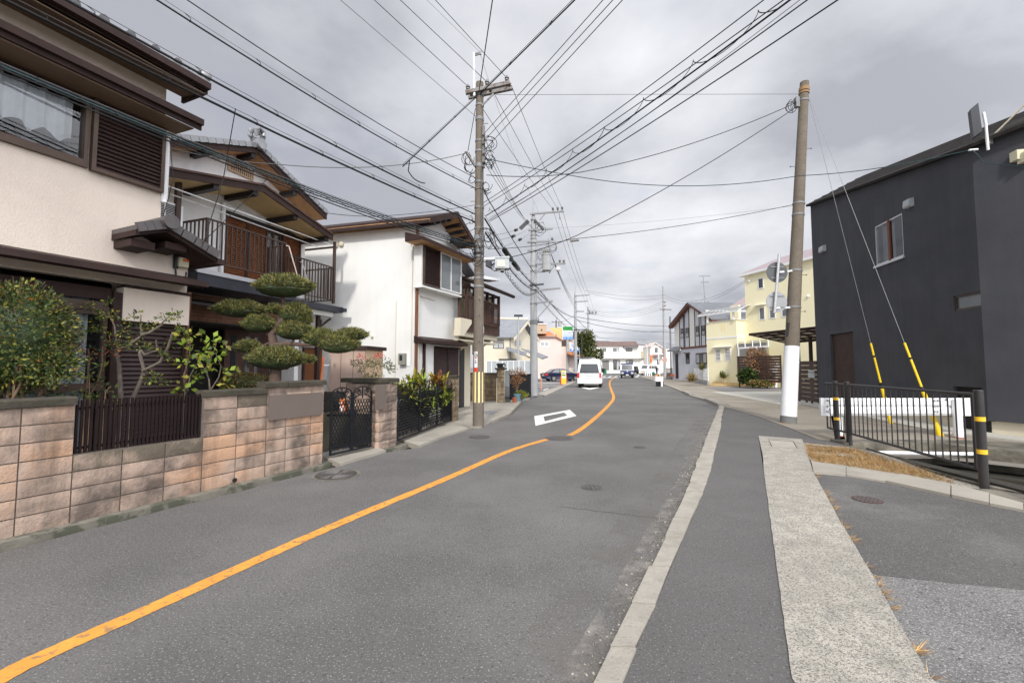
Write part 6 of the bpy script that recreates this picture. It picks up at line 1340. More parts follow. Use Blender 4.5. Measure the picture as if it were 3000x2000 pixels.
m=MB(); m.box(a[0]-.4,b_[0]+.1,-.9,3,b_[1]+.002,b_[1]+.1); m.build('dormer_cap',M['stucco_far'],DM)
m=MB(); V=lambda x,y,c: V3(rp(x,y,c)[0],c,rp(x,y,c)[1])
m.add([V(845,432,-.5),V(1235,420,-.5),V(1110,325,2.5),V(845,370,1.2)],[(0,1,2,3)]); m.prism([V(1090,262,2.5),V(1350,262,2.5),V(1350,470,1.0),V(1235,395,1.0)],(0,.1,0),1); m.prism([V(590,258,-.3),V(740,158,-.3),V(760,158,-.3),V(600,275,-.3)],(0,3,0)); m.prism([V(1240,415,-.4),V(1350,478,-.4),V(1350,500,-.4),V(1225,432,-.4)],(0,3,0))
m.build('roof',[M['roof_orange'],M['roof_tan']],PK); m=MB(); m.prism([V(1480,720,-2),V(1720,800,-2),V(1600,805,-2),V(1470,760,-2)],(0,3,0)); m.build('lower_roof',[M['roof_orange'],M['roof_tan']],PK)
m=MB(); m.box(rp(1340,600)[0],rp(1600,600)[0],.3,6,0,rp(0,480)[1]); m.build('side_wall',M['stucco_pink'],PK)
for (a,b_,c,d,cu) in ((925,525,1105,622,(1,)),(635,537,722,637,(0,))):
    p_=rp(a,b_);q_=rp(c,d); window(PK,p_[0],q_[0],q_[1],p_[1],0,M['white_plain'],'pane_light',.12,1,curt=cu)
m=MB(); p_=rp(700,330);q_=rp(718,378); m.box(p_[0],q_[0],-.02,-.002,q_[1],p_[1]); m.build('slit_window',M['pane_mid'],PK)
m=MB(); p_=rp(1340,515,.28);q_=rp(1425,610,.28); m.box(p_[0],q_[0],.2,.29,q_[1],p_[1]); m.build('balcony_opening',M['frame_bronze'],PK)
# dark flat carport canopy behind the hoarding
T=root('car_park_canopy','long low dark flat canopy running behind the white hoarding','canopy',tuple(PY(1650,1060,62).xy)+(0,)); t0=Vector(T.location)
P=[PY(k6(970),k6v(865),60)-t0,PY(k6(1950),k6v(840),64)-t0,PY(k6(1950),k6v(820),70)-t0,PY(k6(1060),k6v(835),66)-t0]; m=MB(); m.prism(P,(0,0,.12)); m.build('roof_slab',M['pole_grey_dark'],T); m=MB()
for x in (1050,1100,1260,1430,1620,1700,1850): p_=PY(k6(x),k6v(850),62)-t0; m.bar((p_.x,p_.y,0),(p_.x,p_.y,p_.z+.05),.15,.15)
m.build('canopy_post',M['frame_bronze'],T); m=MB(); p_=PY(k6(1620),k6v(880),64)-t0;q_=PY(k6(1960),k6v(880),64)-t0; m.box(p_.x,q_.x,p_.y,p_.y+.1,0,p_.z+.2); m.build('back_panel',M['interior'],T)
# white hoarding, two runs; grey sheet colour stands in for the near run's shade
for nm,lab,A_,B_,h in (('site_hoarding','white metal hoarding coloured grey for shade, nearest the block wall, left of the second pole',PY(1425,1130,38),PY(1554,1110,36),None),('site_hoarding','long bright white metal hoarding behind the blue saloon',PY(1556,1105,62),PY(1686,1105,62),None)):
    T=root(nm,lab,'hoarding',(A_.x,A_.y,0)); d=Vector((B_.x-A_.x,B_.y-A_.y,0)); zt_=PY(1500,1058 if A_.y<50 else 1062,A_.y).z; m=MB(); n=8
    for i in range(n):
        a=d*(i/n)+V3(0,0,0); b_=d*((i+.985)/n); m.bar(a+V3(0,0,zt_/2),b_+V3(0,0,zt_/2),.04,zt_)
    m.build('sheet',M['white_plain'] if A_.y>50 else M['box_grey'],T); m=MB(); m.bar(V3(0,-.0,zt_+.03),d+V3(0,0,zt_+.03),.09,.05)
    for i in range(n+1): m.bar(d*(i/n)+V3(0,-.05,0),d*(i/n)+V3(0,-.05,zt_),.05,.05)
    m.build('rail',M['white_plain'],T)
# ---------------- convenience store pylon sign ----------------
def text(body,size,m,parent,loc,rot=(math.pi/2,0,0),sx=1.0,bold=0.0,align='CENTER',name='lettering'):
    c=bpy.data.curves.new('tmp','FONT'); c.body=body; c.size=size; c.align_x=align; c.align_y='CENTER'; c.extrude=.004; c.offset=bold
    t=bpy.data.objects.new('tmp',c); COL.objects.link(t); dg=bpy.context.evaluated_depsgraph_get(); me=bpy.data.meshes.new_from_object(t.evaluated_get(dg)); bpy.data.objects.remove(t)
    me.name=name; me.materials.clear(); me.materials.append(m); o=bpy.data.objects.new(name,me); COL.objects.link(o); o.parent=parent; o.location=loc; o.rotation_euler=rot; o.scale=(sx,1,1); return o
YS=60; sp0=PY(1663,1105,YS); PS=root('pylon_sign','tall convenience store pylon sign with green panel and blue lettering on a grey post','sign',(sp0.x,YS,0))
S_=lambda x,y: (PY(k6(x),k6v(y),YS).x-sp0.x,PY(k6(x),k6v(y),YS).z)
def sbox(mb,x0,y0,x1,y1,ya,yb,m=0): a=S_(x0,y0);b_=S_(x1,y1); mb.box(a[0],b_[0],ya,yb,b_[1],a[1],m)
m=MB(); m.tube([(0,0,0),(0,0,S_(0,490)[1])],.16,14); m.build('post',M['pole_grey'],PS,smooth=True)
m=MB(); sbox(m,1352,228,1560,486,-.15,.15,0); PB=m.build('sign_box',M['white_plain'],PS)
m=MB(); sbox(m,1362,238,1552,312,-.17,-.152,0); m.build('green_panel',M['green'],PB); m=MB(); sbox(m,1362,398,1552,410,-.17,-.152,0); sbox(m,1362,425,1554,482,-.17,-.152,0); m.build('blue_panel',M['blue_sign'],PB)
a=S_(1456,356); text('FamilyMart',.36,M['blue_txt'],PB,(a[0],-.155,a[1]),sx=.86,bold=.004); a=S_(1400,455); text('酒',.40,M['white_plain'],PB,(a[0],-.175,a[1]),bold=.01); a=S_(1490,453); text('たばこ',.32,M['white_plain'],PB,(a[0],-.175,a[1]),sx=.9,bold=.01)
m=MB(); sbox(m,1494,560,1602,718,-.12,.10,0); PB=m.build('parking_panel',M['white_plain'],PS); m=MB(); sbox(m,1498,660,1598,712,-.14,-.122,0); m.build('blue_panel',M['blue_sign'],PB)
a=S_(1546,594); text('銀行',.26,M['blue_txt'],PB,(a[0],-.125,a[1]),bold=.004); a=S_(1546,630); text('ATM',.30,M['blue_txt'],PB,(a[0],-.125,a[1]),bold=.004); a=S_(1548,686); text('P',.44,M['white_plain'],PB,(a[0],-.145,a[1]),bold=.03)
CWs=root('crossing_sign','blue pedestrian crossing sign behind the third pole','sign',tuple(PY(1690,1020,56).xy)+(0,)); c0=Vector(CWs.location); W6=lambda x,y: PY(k6(x),k6v(y),56)-c0
m=MB(); m.prism([W6(1612,712),W6(1675,706),W6(1668,650),W6(1640,618),W6(1612,650)],(0,.02,0)); SGN=m.build('sign_plate',M['blue_sign'],CWs); m=MB()
c=W6(1645,664)+V3(0,-.02,0); m.prism([c+V3(-.03,0,.2),c+V3(.04,0,.2),c+V3(.12,0,-.18),c+V3(.05,0,-.18),c+V3(.01,0,0),c+V3(-.06,0,-.18),c+V3(-.14,0,-.18)],(0,.01,0)); m.ball(c+V3(0,0,.26),.05,.02,.05,8); m.build('walking_symbol',M['white_plain'],SGN)
m=MB(); p_=W6(1700,660); m.tube([W6(1640,660),V3(.35,.1,W6(1640,660).z)],.03,6); m.tube([V3(.35,.1,0),V3(.35,.1,W6(1640,640).z)],.05,8); m.build('bracket',M['pole_grey'],CWs)
# orange pylon with arrow and red posts
YB_=42; b0=PY(k6(1382),k6v(1320),YB_); BN=root('entrance_marker','yellow and orange car park entrance pylon with black arrow and green band','sign',(b0.x,YB_,0)); Q=lambda x,y: (PY(k6(x),k6v(y),YB_).x-b0.x,PY(k6(x),k6v(y),YB_).z)
m=MB(); a=Q(1336,1310);b_=Q(1424,1100); m.box(a[0],b_[0],-.1,.1,0,b_[1],0); m.tube([(a[0]+.0,0,b_[1]-.0),(b_[0],0,b_[1]-.0)],.1,12,0); BO=m.build('pylon',M['sign_yellow'],BN)
m=MB(); c=Q(1345,1155);d=Q(1418,1105); m.box(c[0],d[0],-.115,-.102,c[1],d[1],0); c=Q(1345,1300);d=Q(1418,1185); m.box(c[0],d[0],-.115,-.102,c[1]+.4,d[1],0); m.build('white_panel',M['white_plain'],BO); m=MB(); c=Q(1348,1180);d=Q(1415,1158); m.box(c[0],d[0],-.118,-.102,c[1],d[1]); m.build('green_band',M['green'],BO)
m=MB(); c=Q(1382,1130); m.prism([(c[0]-.16,-.12,c[1]),(c[0]-.04,-.12,c[1]+.10),(c[0]-.04,-.12,c[1]+.03),(c[0]+.17,-.12,c[1]+.03),(c[0]+.17,-.12,c[1]-.03),(c[0]-.04,-.12,c[1]-.03),(c[0]-.04,-.12,c[1]-.10)],(0,.004,0)); m.build('arrow',M['black_txt'],BO)
for k,(x,y0,y1,l_) in enumerate(((1320,1190,1350,'red bollard left of the entrance pylon'),(1376,1185,1335,'slim red bollard standing before the entrance pylon'),(1432,1160,1310,'red bollard right of the entrance pylon'))):
    g_=G(k6(x),k6v(y1)); zt_=PY(k6(x),k6v(y0),g_.y).z; m=MB(); r_=.045 if k!=1 else .03; m.lathe((0,0,0),[(r_*1.8,0),(r_*1.8,.03),(r_,.05),(r_,zt_-.03),(r_*.7,zt_)],10); o=m.build('bollard',M['red'],smooth=True); o.location=g_; tag(o,l_,'bollard',group='red bollards by the car park entrance')
g_=G(k6(948),k6v(1450)); m=MB(); m.tube([(0,0,0),(0,0,PY(1585,k6v(1215),g_.y).z)],.04,8); o=m.build('marker_post',M['salmon'],smooth=True); o.location=g_; tag(o,'thin salmon post in the car park right of the second pole','post')
m=MB(); a=PY(1682,k6v(1095),58);b_=PY(1692,k6v(1060),58); m.box(-.25,.25,-.03,.03,.0,a.z,1); m.box(-.28,.28,-.05,-.031,a.z,b_.z,0); o=m.build('small_sign',[M['green'],M['white_plain']]); o.location=(a.x+.2,58,0); tag(o,'small green-topped white sign beside the third pole foot','sign')
LG=root('light_post','grey tubular light post with flat dark lamp head above the hoarding','street lamp',tuple(PY(k6(515),1056,42).xy)+(0,)); c0=Vector(LG.location); m=MB(); tz=PY(1500,k6v(130),42).z; m.tube([(0,0,0),(0,0,tz)],.10,12); m.tube([(0,0,tz),(0,0,tz+.2)],.07,10); m.build('post',M['pole_grey'],LG,smooth=True); m=MB(); m.box(-.42,.42,-.2,.2,tz+.42,tz+.6); m.tube([(0,0,tz+.2),(.05,0,tz+.42)],.03,6); m.build('lamp_head',M['shutter_dark'],LG)
# ---------------- vehicles ----------------
def vehicle(T,prof,hw,mat_,name='body',zc=None,inset=0):
    m=MB(); n=len(prof); vs=[(x,-hw(x,z),z) for x,z in prof]+[(x,hw(x,z),z) for x,z in prof]
    m.add(vs,[tuple(range(n)),tuple(range(2*n-1,n-1,-1))]+[(i,n+i,n+(i+1)%n,(i+1)%n) for i in range(n)]); return m.build(name,mat_,T)
def wheel(T,x,y,r,w=.2):
    m=MB(); m.tube([(x,y-w/2,r),(x,y+w/2,r)],r,20); o=m.build('tyre',M['rubber'],T); m=MB(); s=1 if y>0 else -1; ye=y+s*(w/2+.004)
    m.tube([(x,ye-s*.02,r),(x,ye,r)],r*.62,16); m.build('rim',M['rim'],o)
# blue saloon
c=PY(1646,1114,50.5); SD=root('blue_saloon','dark blue saloon car crossing the car park behind the entrance pylon','car',(c.x,c.y,0),R(17))
low=[(-2.3,.30),(-2.33,.55),(-2.28,.88),(-1.75,.96),(-1.1,.95),(1.0,.93),(1.5,.88),(2.15,.72),(2.3,.50),(2.25,.25),(1.75,.22),(-1.8,.22)]
vehicle(SD,low,lambda x,z:.86-.10*max(0,abs(x)-1.6),M['car_blue']); cab=[(-1.85,.94),(-1.15,1.36),(-.75,1.43),(.05,1.42),(1.15,.92)]
vehicle(SD,cab,lambda x,z:.80-.38*(z-.92),M['car_blue'],'cabin'); m=MB()
for s in (-1,1):
    q=lambda x,z,k=.015: (x,s*(.80-.38*(z-.92)+k),z)
    m.quad(q(-1.5,.98),q(-.62,.98),q(-.62,1.36),q(-1.08,1.33)); m.quad(q(-.55,.98),q(.90,.97),q(.12,1.36),q(-.55,1.37))
m.quad((-1.80,-.66,1.0),(-1.80,.66,1.0),(-1.22,.58,1.345),(-1.22,-.58,1.345)); m.quad((1.08,-.66,.98),(1.08,.66,.98),(.15,.58,1.40),(.15,-.58,1.40)); m.build('windows',M['pane_mid'],SD)
for x in (-1.35,1.35):
    for y in (-.80,.80): wheel(SD,x,y,.33)
for y in (-.62,.62): m=MB(); m.box(-2.36,-2.15,y-.17,y+.24 if y>0 else y+.17,.68,.86); m.box(-2.3,-2.05,y-.26 if y<0 else y+.1,y+.17,.68,.86); m.build('tail_lamp',M['tail_red'],SD)
for y in (-.6,.6): m=MB(); m.box(2.1,2.31,y-.16,y+.2,.58,.70); m.build('headlight',M['lamp_clear'],SD)
m=MB(); m.box(-2.36,-2.325,-.18,.18,.62,.80); m.build('number_plate',M['white_plain'],SD); m=MB(); m.box(-2.25,-2.05,-.7,.7,.93,.96); m.build('spoiler',M['car_blue'],SD)
# white minibus, rear view
YV=34.4; c=PY(1727,1137,YV); a_=math.atan2(1.9,3.0); VN=root('white_van','white high-roof van seen from behind, driving away in the left lane','van',(c.x,c.y+.0,0),R(77)); 
Wv=.94; Hv=2.27
prof=[(0,.35),(-.02,1.0),(.05,1.55),(.22,2.1),(.42,2.24),(.8,Hv),(3.6,2.22),(3.95,2.0),(4.5,1.25),(4.75,.9),(4.8,.35)]
vehicle(VN,prof,lambda x,z: Wv-(.0 if z<1.2 else .17*(z-1.2)),M['car_white'])
q=lambda y,z: (.02 if z<1.0 else (-.02+.07*(z-1.0)/.55 if z<1.55 else .05+.17*(z-1.55)/.55))-.02
m=MB(); m.quad((-.035,-.70,1.22),(-.035,.70,1.22),(.085,.60,1.84),(.085,-.60,1.84)); m.build('rear_window',M['pane_dark'],VN)
m=MB(); m.quad((-.030,-.76,1.16),(-.030,.76,1.16),(.10,.64,1.88),(.10,-.64,1.88)); m.build('window_seal',M['plastic_black'],VN)
m=MB()
for s in (-1,1):
    k=lambda x,z: (x,s*(Wv-(.17*(z-1.2))+.012),z)
    m.quad(k(.45,1.28),k(1.5,1.28),k(1.5,1.85),k(.5,1.85)); m.quad(k(1.6,1.28),k(2.9,1.28),k(2.9,1.85),k(1.6,1.85)); m.quad(k(3.0,1.28),k(4.1,1.28),k(3.85,1.82),k(3.0,1.85))
m.build('side_windows',M['pane_dark'],VN)
for y in (-.84,.84): m=MB(); m.box(-.05,.12,y-.07,y+.10 if y>0 else y+.07,.78,1.18); m.build('tail_lamp',M['tail_red'],VN)
m=MB(); m.box(-.10,.1,-.88,.88,.34,.58); m.build('rear_bumper',M['car_white'],VN); m=MB(); m.box(-.045,-.025,-.24,.24,.66,.84); m.build('number_plate',M['lamp_clear'],VN)
m=MB(); m.box(-.04,-.01,-.30,.30,.90,.95); m.box(.30,.36,-.22,.22,2.14,2.17); m.build('tailgate_handle',M['box_grey'],VN)
for x in (.75,3.9):
    for y in (-.80,.80): wheel(VN,x,y,.34)
for s in (-1,1): m=MB(); m.box(3.85,4.0,s*1.0-.12,s*1.0+.12,1.15,1.5); m.build('door_mirror',M['car_white'] if s>0 else M['plastic_black'],VN)
# blue truck, front view
YT=63.5; c=PY(1838,1107,YT); TR=root('blue_truck','small dark blue cab-over truck coming towards the camera','truck',(c.x,c.y,0),R(77))
vehicle(TR,[(0,.42),(-.02,.9),(.02,1.15),(.28,1.95),(.4,2.08),(1.6,2.08),(1.6,.42)],lambda x,z:.95-(0 if z<1.1 else .08*(z-1.1)),M['truck_blue'],'cab')
m=MB(); m.quad((-.01,-.80,1.22),(-.01,.80,1.22),(.22,.74,1.92),(.22,-.74,1.92)); m.build('windscreen',M['pane_dark'],TR)
for y in (-.68,.68): m=MB(); m.box(-.06,.1,y-.16,y+.16,.62,.86); m.build('headlight',M['lamp_clear'],TR)
m=MB(); m.box(-.09,.2,-.95,.95,.32,.58); m.build('bumper',M['plastic_black'],TR); m=MB(); m.box(-.11,-.092,-.2,.2,.40,.54); m.build('number_plate',M['white_plain'],TR); m=MB(); m.box(-.05,-.02,-.10,.10,1.0,1.12); m.box(-.05,-.02,-.07,.07,.86,.97); m.build('badge',M['lamp_clear'],TR)
m=MB(); m.box(1.7,4.6,-.93,.93,.75,1.25); m.box(1.61,1.7,-.9,.9,.75,2.15); m.build('cargo_bed',M['truck_blue'],TR)
for x in (.65,3.7):
    for y in (-.78,.78): wheel(TR,x,y,.36,.22)
for s in (-1,1): m=MB(); m.box(-.05,.05,s*1.12-.09,s*1.12+.09,1.25,1.65); m.bar((.1,s*.93,1.6),(.0,s*1.1,1.55),.03,.03); m.build('door_mirror',M['plastic_black'],TR)
# white kei van and black car by the far house
c=PY(1886,1096,88); KV=root('white_minivan','small white van parked in front of the far white house','van',(c.x,c.y,0),R(42))
vehicle(KV,[(0,.3),(-.02,.9),(.25,1.25),(.7,1.98),(1.0,2.1),(3.6,2.1),(3.75,1.2),(3.75,.3)],lambda x,z:.86-(0 if z<1.1 else .1*(z-1.1)),M['car_white']); m=MB(); m.quad((.25,-.72,1.28),(.25,.72,1.28),(.66,.66,1.92),(.66,-.66,1.92)); m.build('windscreen',M['pane_mid'],KV); m=MB()
for s in (-1,1):
    k=lambda x,z: (x,s*(.86-.1*(z-1.1)+.012),z); m.quad(k(.55,1.25),k(1.5,1.25),k(1.5,1.85),k(.85,1.85)); m.quad(k(1.6,1.25),k(2.5,1.25),k(2.5,1.85),k(1.6,1.85)); m.quad(k(2.6,1.25),k(3.5,1.25),k(3.5,1.85),k(2.6,1.85))
m.build('side_windows',M['pane_dark'],KV); m=MB(); m.box(-.05,-.02,-.2,.2,.45,.62); m.build('number_plate',M['sign_yellow'],KV)
for x in (.6,3.1):
    for y in (-.74,.74): wheel(KV,x,y,.3)
c=PY(1860,1094,96); BC=root('black_car','black car parked between the truck and the small white van','car',(c.x,c.y,0),R(80)); vehicle(BC,[(0,.3),(-.02,.8),(.3,1.05),(.9,1.75),(3.0,1.75),(3.6,1.2),(3.7,.3)],lambda x,z:.84-(0 if z<1.0 else .15*(z-1.0)),M['car_black']); m=MB(); m.quad((.36,-.66,1.1),(.36,.66,1.1),(.86,.6,1.66),(.86,-.6,1.66)); m.build('windscreen',M['pane_mid'],BC)
for x in (.6,3.0):
    for y in (-.74,.74): wheel(BC,x,y,.3)
# ---------------- small street things at the far corner ----------------
YC=36.5; c=G(1932,1131.5); PLT=root('street_planter','white planter box on black legs with a leaning white sign post at the kerb','planter',tuple(c)); k=lambda x,y: PY(1850+x/12.06,1020+y/12.06,c.y)-c
m=MB(); a=k(815,990);b_=k(1085,1165); m.box(a.x,b_.x,-.25,.25,b_.z,a.z); PO=m.build('planter_box',M['white_paint'],PLT)
for x in (885,940,970,1070): a=k(x,1165); m=MB(); m.box(a.x,a.x+.10,-.2,.2,0,a.z); m.build('leg',M['plastic_black'],PLT)
m=MB(); a=k(1032,1165); m.tube([V3(a.x,-.28,0),V3(a.x,-.28,a.z)],.09,10); m.build('leg',M['white_plain'],PLT)
m=MB(); m.tube([k(1000,1000),k(960,250)],.04,8); m.tube([k(960,250),k(930,-100)],.035,8); m.build('sign_post',M['white_plain'],PLT)
m=MB(); a=k(978,280); m.prism([a+V3(-.28,0,-.25),a+V3(.25,0,-.25),a+V3(0,0,.25)],(0,.02,0)); m.build('sign_plate',M['sign_back'],PLT)
m=MB()
for (x,col) in ((880,0),(950,1),(1060,2)): a=k(x,975); m.ball(a,.14,.14,.14,7,None if False else col)
m.build('plants',[M['orange'],M['leaf_green'],M['dry_brown']],PLT)
def sign_pole(label,u,v0,v1,Y,plates,m_='white_plain',name='sign_post'):
    c=PY(u,v0,Y); c.z=0; T=root(name,label,'sign',tuple(c)); m=MB(); m.tube([(0,0,0),(0,0,PY(u,v1,Y).z)],.05 if Y<80 else .06,8); m.build('post',M[m_],T)
    for (shape,uu,vv,r_,mm) in plates:
        p_=PY(uu,vv,Y)-c; m=MB()
        if shape=='tri': m.prism([p_+V3(-r_,-.08,r_*.6),p_+V3(r_,-.08,r_*.6),p_+V3(0,-.08,-r_*1.1)],(0,.02,0))
        else: m.tube([p_+V3(0,-.1,0),p_+V3(0,-.08,0)],r_,16)
        m.build('sign_plate',M[mm],T)
    return T
sign_pole('inverted triangle sign back on a thin white pole before the far white house',1897,1096,998,75,[('tri',1897,1003,.47,'sign_back')])
ot=sign_pole('orange traffic mirror post at the far corner',1909,1096,1040,78,[],'salmon','mirror_post'); p0=Vector(ot.location)
m=MB(); a=PY(1909,1041,78)-p0; m.box(-.16,.16,-.15,.15,PY(1909,1062,78).z,PY(1909,1040,78).z); m.tube([V3(-.1,-.1,a.z-.2),V3(-.5,-.2,a.z+.2)],.06,6); m.build('mirror_hood',M['orange'],ot)
m=MB(); a=PY(1947,1054,70); m.tube([V3(0,-.1,0),V3(0,-.06,0)],.42,20,0); m.tube([V3(0,-.12,0),V3(0,-.11,0)],.30,20,1); m.bar((0,-.05,0),(.3,.5,0),.04,.04); o=m.build('traffic_mirror',[M['orange'],M['sign_back']],None); o.location=a; tag(o,'round orange-rimmed traffic mirror on the far right-hand pole','mirror')
for k_,(x,y0,y1) in enumerate(((490,800,910),(565,790,915),(630,790,915),(705,720,915),(938,740,915))):
    c=PY(1850+x/12.06,1096,77); zt_=PY(1500,1020+y0/12.06,77).z; m=MB(); m.lathe((0,0,0),[(.12,0),(.10,.05),(.09,zt_),(.0,zt_+.03)],10); o=m.build('bollard.001',M['white_plain'],smooth=True); o.location=(c.x,77,0); tag(o,('white bollard leftmost of the row at the far corner','second white bollard from the left at the far corner','third white bollard from the left at the far corner','tall white bollard beside the orange mirror post','white bollard left of the parked motor scooter rider')[k_],'bollard','white bollards at the far corner')
c=PY(1925,1095,82); PB=root('person','person in dark clothing standing beside bicycles at the far corner','person',(c.x,82,0))
m=MB()
m.tube([(-.12,0,.02),(-.11,.02,.45),(-.08,0,.85),(0,0,.95),(0,0,1.2),(0,0,1.42),(0,0,1.5)],[.06,.075,.10,.19,.20,.19,.07],10,0); m.tube([(.12,.05,.02),(.10,0,.45),(.08,0,.85)],[.06,.075,.10],8,0); m.tube([(.2,0,1.38),(.27,-.05,1.1),(.22,-.2,.92)],[.06,.055,.045],8,0); m.tube([(-.2,0,1.38),(-.27,-.05,1.1),(-.22,-.2,.92)],[.06,.055,.045],8,0); m.ball((0,0,1.62),.09,.10,.12,10,1); m.build('body',[M['clothes_black'],M['skin']],PB,smooth=True); m=MB(); m.ball((0,.01,1.68),.105,.115,.10,10); m.build('hair',M['plastic_black'],PB,smooth=True)
def bicycle(u,v,Y,rz,lab):
    c=PY(u,v,Y); T=root('bicycle',lab,'bicycle',(c.x,Y,0),rz,'bicycles by the far corner')
    for x in (-.52,.52):
        m=MB(); pts=[(x+.33*math.cos(a*math.pi/8),0,.34+.33*math.sin(a*math.pi/8)) for a in range(17)]; m.tube(pts,.022,5,caps=False); m.build('wheel',M['galv'],T)
    m=MB(); 
    for a,b_ in (((-.52,.34),(-.1,.75)),((-.1,.75),(.38,.78)),((.38,.85),(.52,.34)),((-.1,.75),(-.02,.30)),((-.02,.30),(.38,.75)),((-.52,.34),(-.02,.3)),((.38,.85),(.34,1.0))): m.tube([(a[0],0,a[1]),(b_[0],0,b_[1])],.022,5)
    m.build('frame',M['box_grey'],T); m=MB(); m.box(-.24,.0,-.08,.08,.86,.92); m.build('saddle',M['plastic_black'],T); m=MB(); m.tube([(.3,-.25,1.0),(.36,0,1.02),(.3,.25,1.0)],.02,5); m.build('handlebar',M['galv'],T)
bicycle(1934,1093,83,R(20),'silver bicycle nearest the person in dark clothing'); bicycle(1941,1093,84,R(10),'silver bicycle nearest the far right-hand pole')
m=MB(); m.ball((0,0,.35),.35,.3,.4,9); o=m.build('rubbish_heap',M['green_dark'],smooth=True); o.location=PY(1914,1095,80).xy.to_3d(); tag(o,'dark green covered heap behind the tall white bollard','cover')
m=MB(); m.tube([(0,0,0),(0,-.1,0)],.4,20); m.tube([(0,0,0),(0,.6,-.3)],.05,6); o=m.build('satellite_dish',M['sign_back'],smooth=True); o.location=PY(1754,1051,95); tag(o,'round grey dish on the end wall of the far white house','dish')
m=MB(); m.box(-.5,.5,-.3,.3,0,1.2,0); o=m.build('bin',M['green_dark']); o.location=(PY(1770,1090,97).x,97,0); tag(o,'green waste bin against the far white house','bin')
# white garden mailbox post, pots
c=PY(2272,1123,33.5); MP=root('mailbox_post','white garden mailbox post among plants before the slat fence','mailbox',(c.x,c.y,c.z)); k=lambda x,y: PY(2050+x/3.135,700+y/3.135,33.5)-c
m=MB(); m.bar(V3(0,0,-.3),k(705,1130),.16,.16); m.build('post',M['white_plain'],MP); m=MB(); m.bar(k(680,1165),k(745,1165),.2,.14); m.bar(k(650,1210),k(700,1205),.3,.25); m.build('mail_box',M['white_plain'],MP)
for k_,(u,v,w_) in enumerate(((2261,1120,.4),(2290,1113,.3),(2003,1101,.8),(1970,1100,.6))):
    Y=33.2 if u>2200 else 55.5; p_=PY(u,v,Y); m=MB(); m.prism([V3(-w_/2,-.15,0),V3(w_/2,-.15,0),V3(w_/2+.03,-.18,.28),V3(-w_/2-.03,-.18,.28)],(0,.33,0)); o=m.build('planter_pot',M['terracotta']); o.location=(p_.x,Y,max(.04,p_.z-.1)); tag(o,('terracotta planter at the foot of the white mailbox post','small terracotta planter right of the mailbox post','long terracotta planter under the wall of the half-timbered house','terracotta planter behind the dark metal fence panel')[k_],'plant pot','terracotta planters by the far gardens')
# ---------------- utility poles ----------------
def pole(name,label,u,vb,vt,Y,rb,rt,mt,spire=False,group=None):
    c=G(u,vb) if Y is None else Vector((PY(u,1074,Y).x,Y,0)); T=root(name,label,'utility pole',(c.x,c.y,0)); T['Y']=c.y; zt=PY(u,vt,c.y).z; m=MB()
    if spire: m.tube([(0,0,0),(0,0,zt-1.6),(0,0,zt-1.1),(0,0,zt-.6),(0,0,zt)],[rb,rt,rt*.85,rt*.3,rt*.12],16)
    else: m.tube([(0,0,0),(0,0,zt*.5),(0,0,zt)],[rb,(rb+rt)/2,rt],18)
    m.build('pole_shaft',mt,T,smooth=True); return T
def LP(T,u,v,dy=0):  # picture point -> pole-local at the pole's depth
    return PY(u,v,T.location.y+dy)-Vector(T.location)
def xarm(T,u0,v0,u1,v1,m='galv',w=.09,dy=-.16,dy2=None,name='crossarm'):
    mb=MB(); a=LP(T,u0,v0,dy); b=LP(T,u1,v1,dy if dy2 is None else dy2); mb.bar(a,b,w,w); return mb.build(name,M[m],T)
def insul(T,u,v,dy=-.16,s=1.0):
    p=LP(T,u,v,dy); mb=MB(); mb.lathe(p,[(.02*s,-.03*s),(.055*s,0),(.055*s,.025*s),(.03*s,.04*s),(.065*s,.06*s),(.06*s,.085*s),(.025*s,.12*s),(.02*s,.15*s)],12); return mb.build('insulator',M['porcelain'],T,smooth=True)
def band(T,v,m='galv',r=.15,h=.04):
    z=LP(T,0,v).z if False else PY(1404,v,T.location.y).z; mb=MB(); mb.tube([(0,0,z-h/2),(0,0,z+h/2)],r,18); return mb.build('band',M[m],T,smooth=True)
P1=pole('utility_pole','brown concrete pole with crossarms and yellow stripes at its foot, left of the road','x' and 1402,1250,243,12.0,.155,.105,M['pole_conc'])
P1['label']='brown concrete pole with crossarms and yellow stripes at its foot, left roadside'
rp=lambda z: .155-.05*z/9.6
ztp=PY(1404,243,12).z
for v,hh in ((278,.10),(310,.05),(350,.09),(415,.04),(445,.05),(487,.10),(535,.05),(555,.05),(609,.06),(670,.03),(697,.10),(705,.04),(720,.08),(736,.10),(753,.07),(804,.02),(816,.05),(840,.05)):
    z=PY(1404,v,12).z; mb=MB(); mb.tube([(0,0,z-hh/2),(0,0,z+hh/2)],rp(z)+.014,18); mb.build('band',M['galv' if v not in(555,609) else 'galv_rust'],P1,smooth=True)
xarm(P1,1364,272,1494,243,'galv_rust',.10,-.16); xarm(P1,1410,277,1501,258,'galv_rust',.10,.2); xarm(P1,1372,287,1400,281,'galv_rust',.08,.2)
xarm(P1,1446,275,1412,310,'galv',.04,-.12,name='brace')
mb=MB(); a=LP(P1,1390,283,-.15); b=LP(P1,1389,156,-.15); mb.bar(a,b,.085,.05); mb.build('top_extension',M['galv_light'],P1)
mb=MB(); a=LP(P1,1392,158,-.15); b=LP(P1,1408,153,-.15); mb.bar(a,b,.04,.035); mb.bar(a+Vector((0,0,-.05)),b+Vector((0,0,-.05)),.04,.02); mb.bar(b+Vector((0,0,.02)),b+Vector((0,0,-.08)),.05,.04); mb.build('top_bracket',M['galv'],P1)
for u,v in ((1371,262),(1427,248),(1485,236)): insul(P1,u,v)
for u,v in ((1381,280),(1437,268),(1492,252)): insul(P1,u,v,.0,.9)
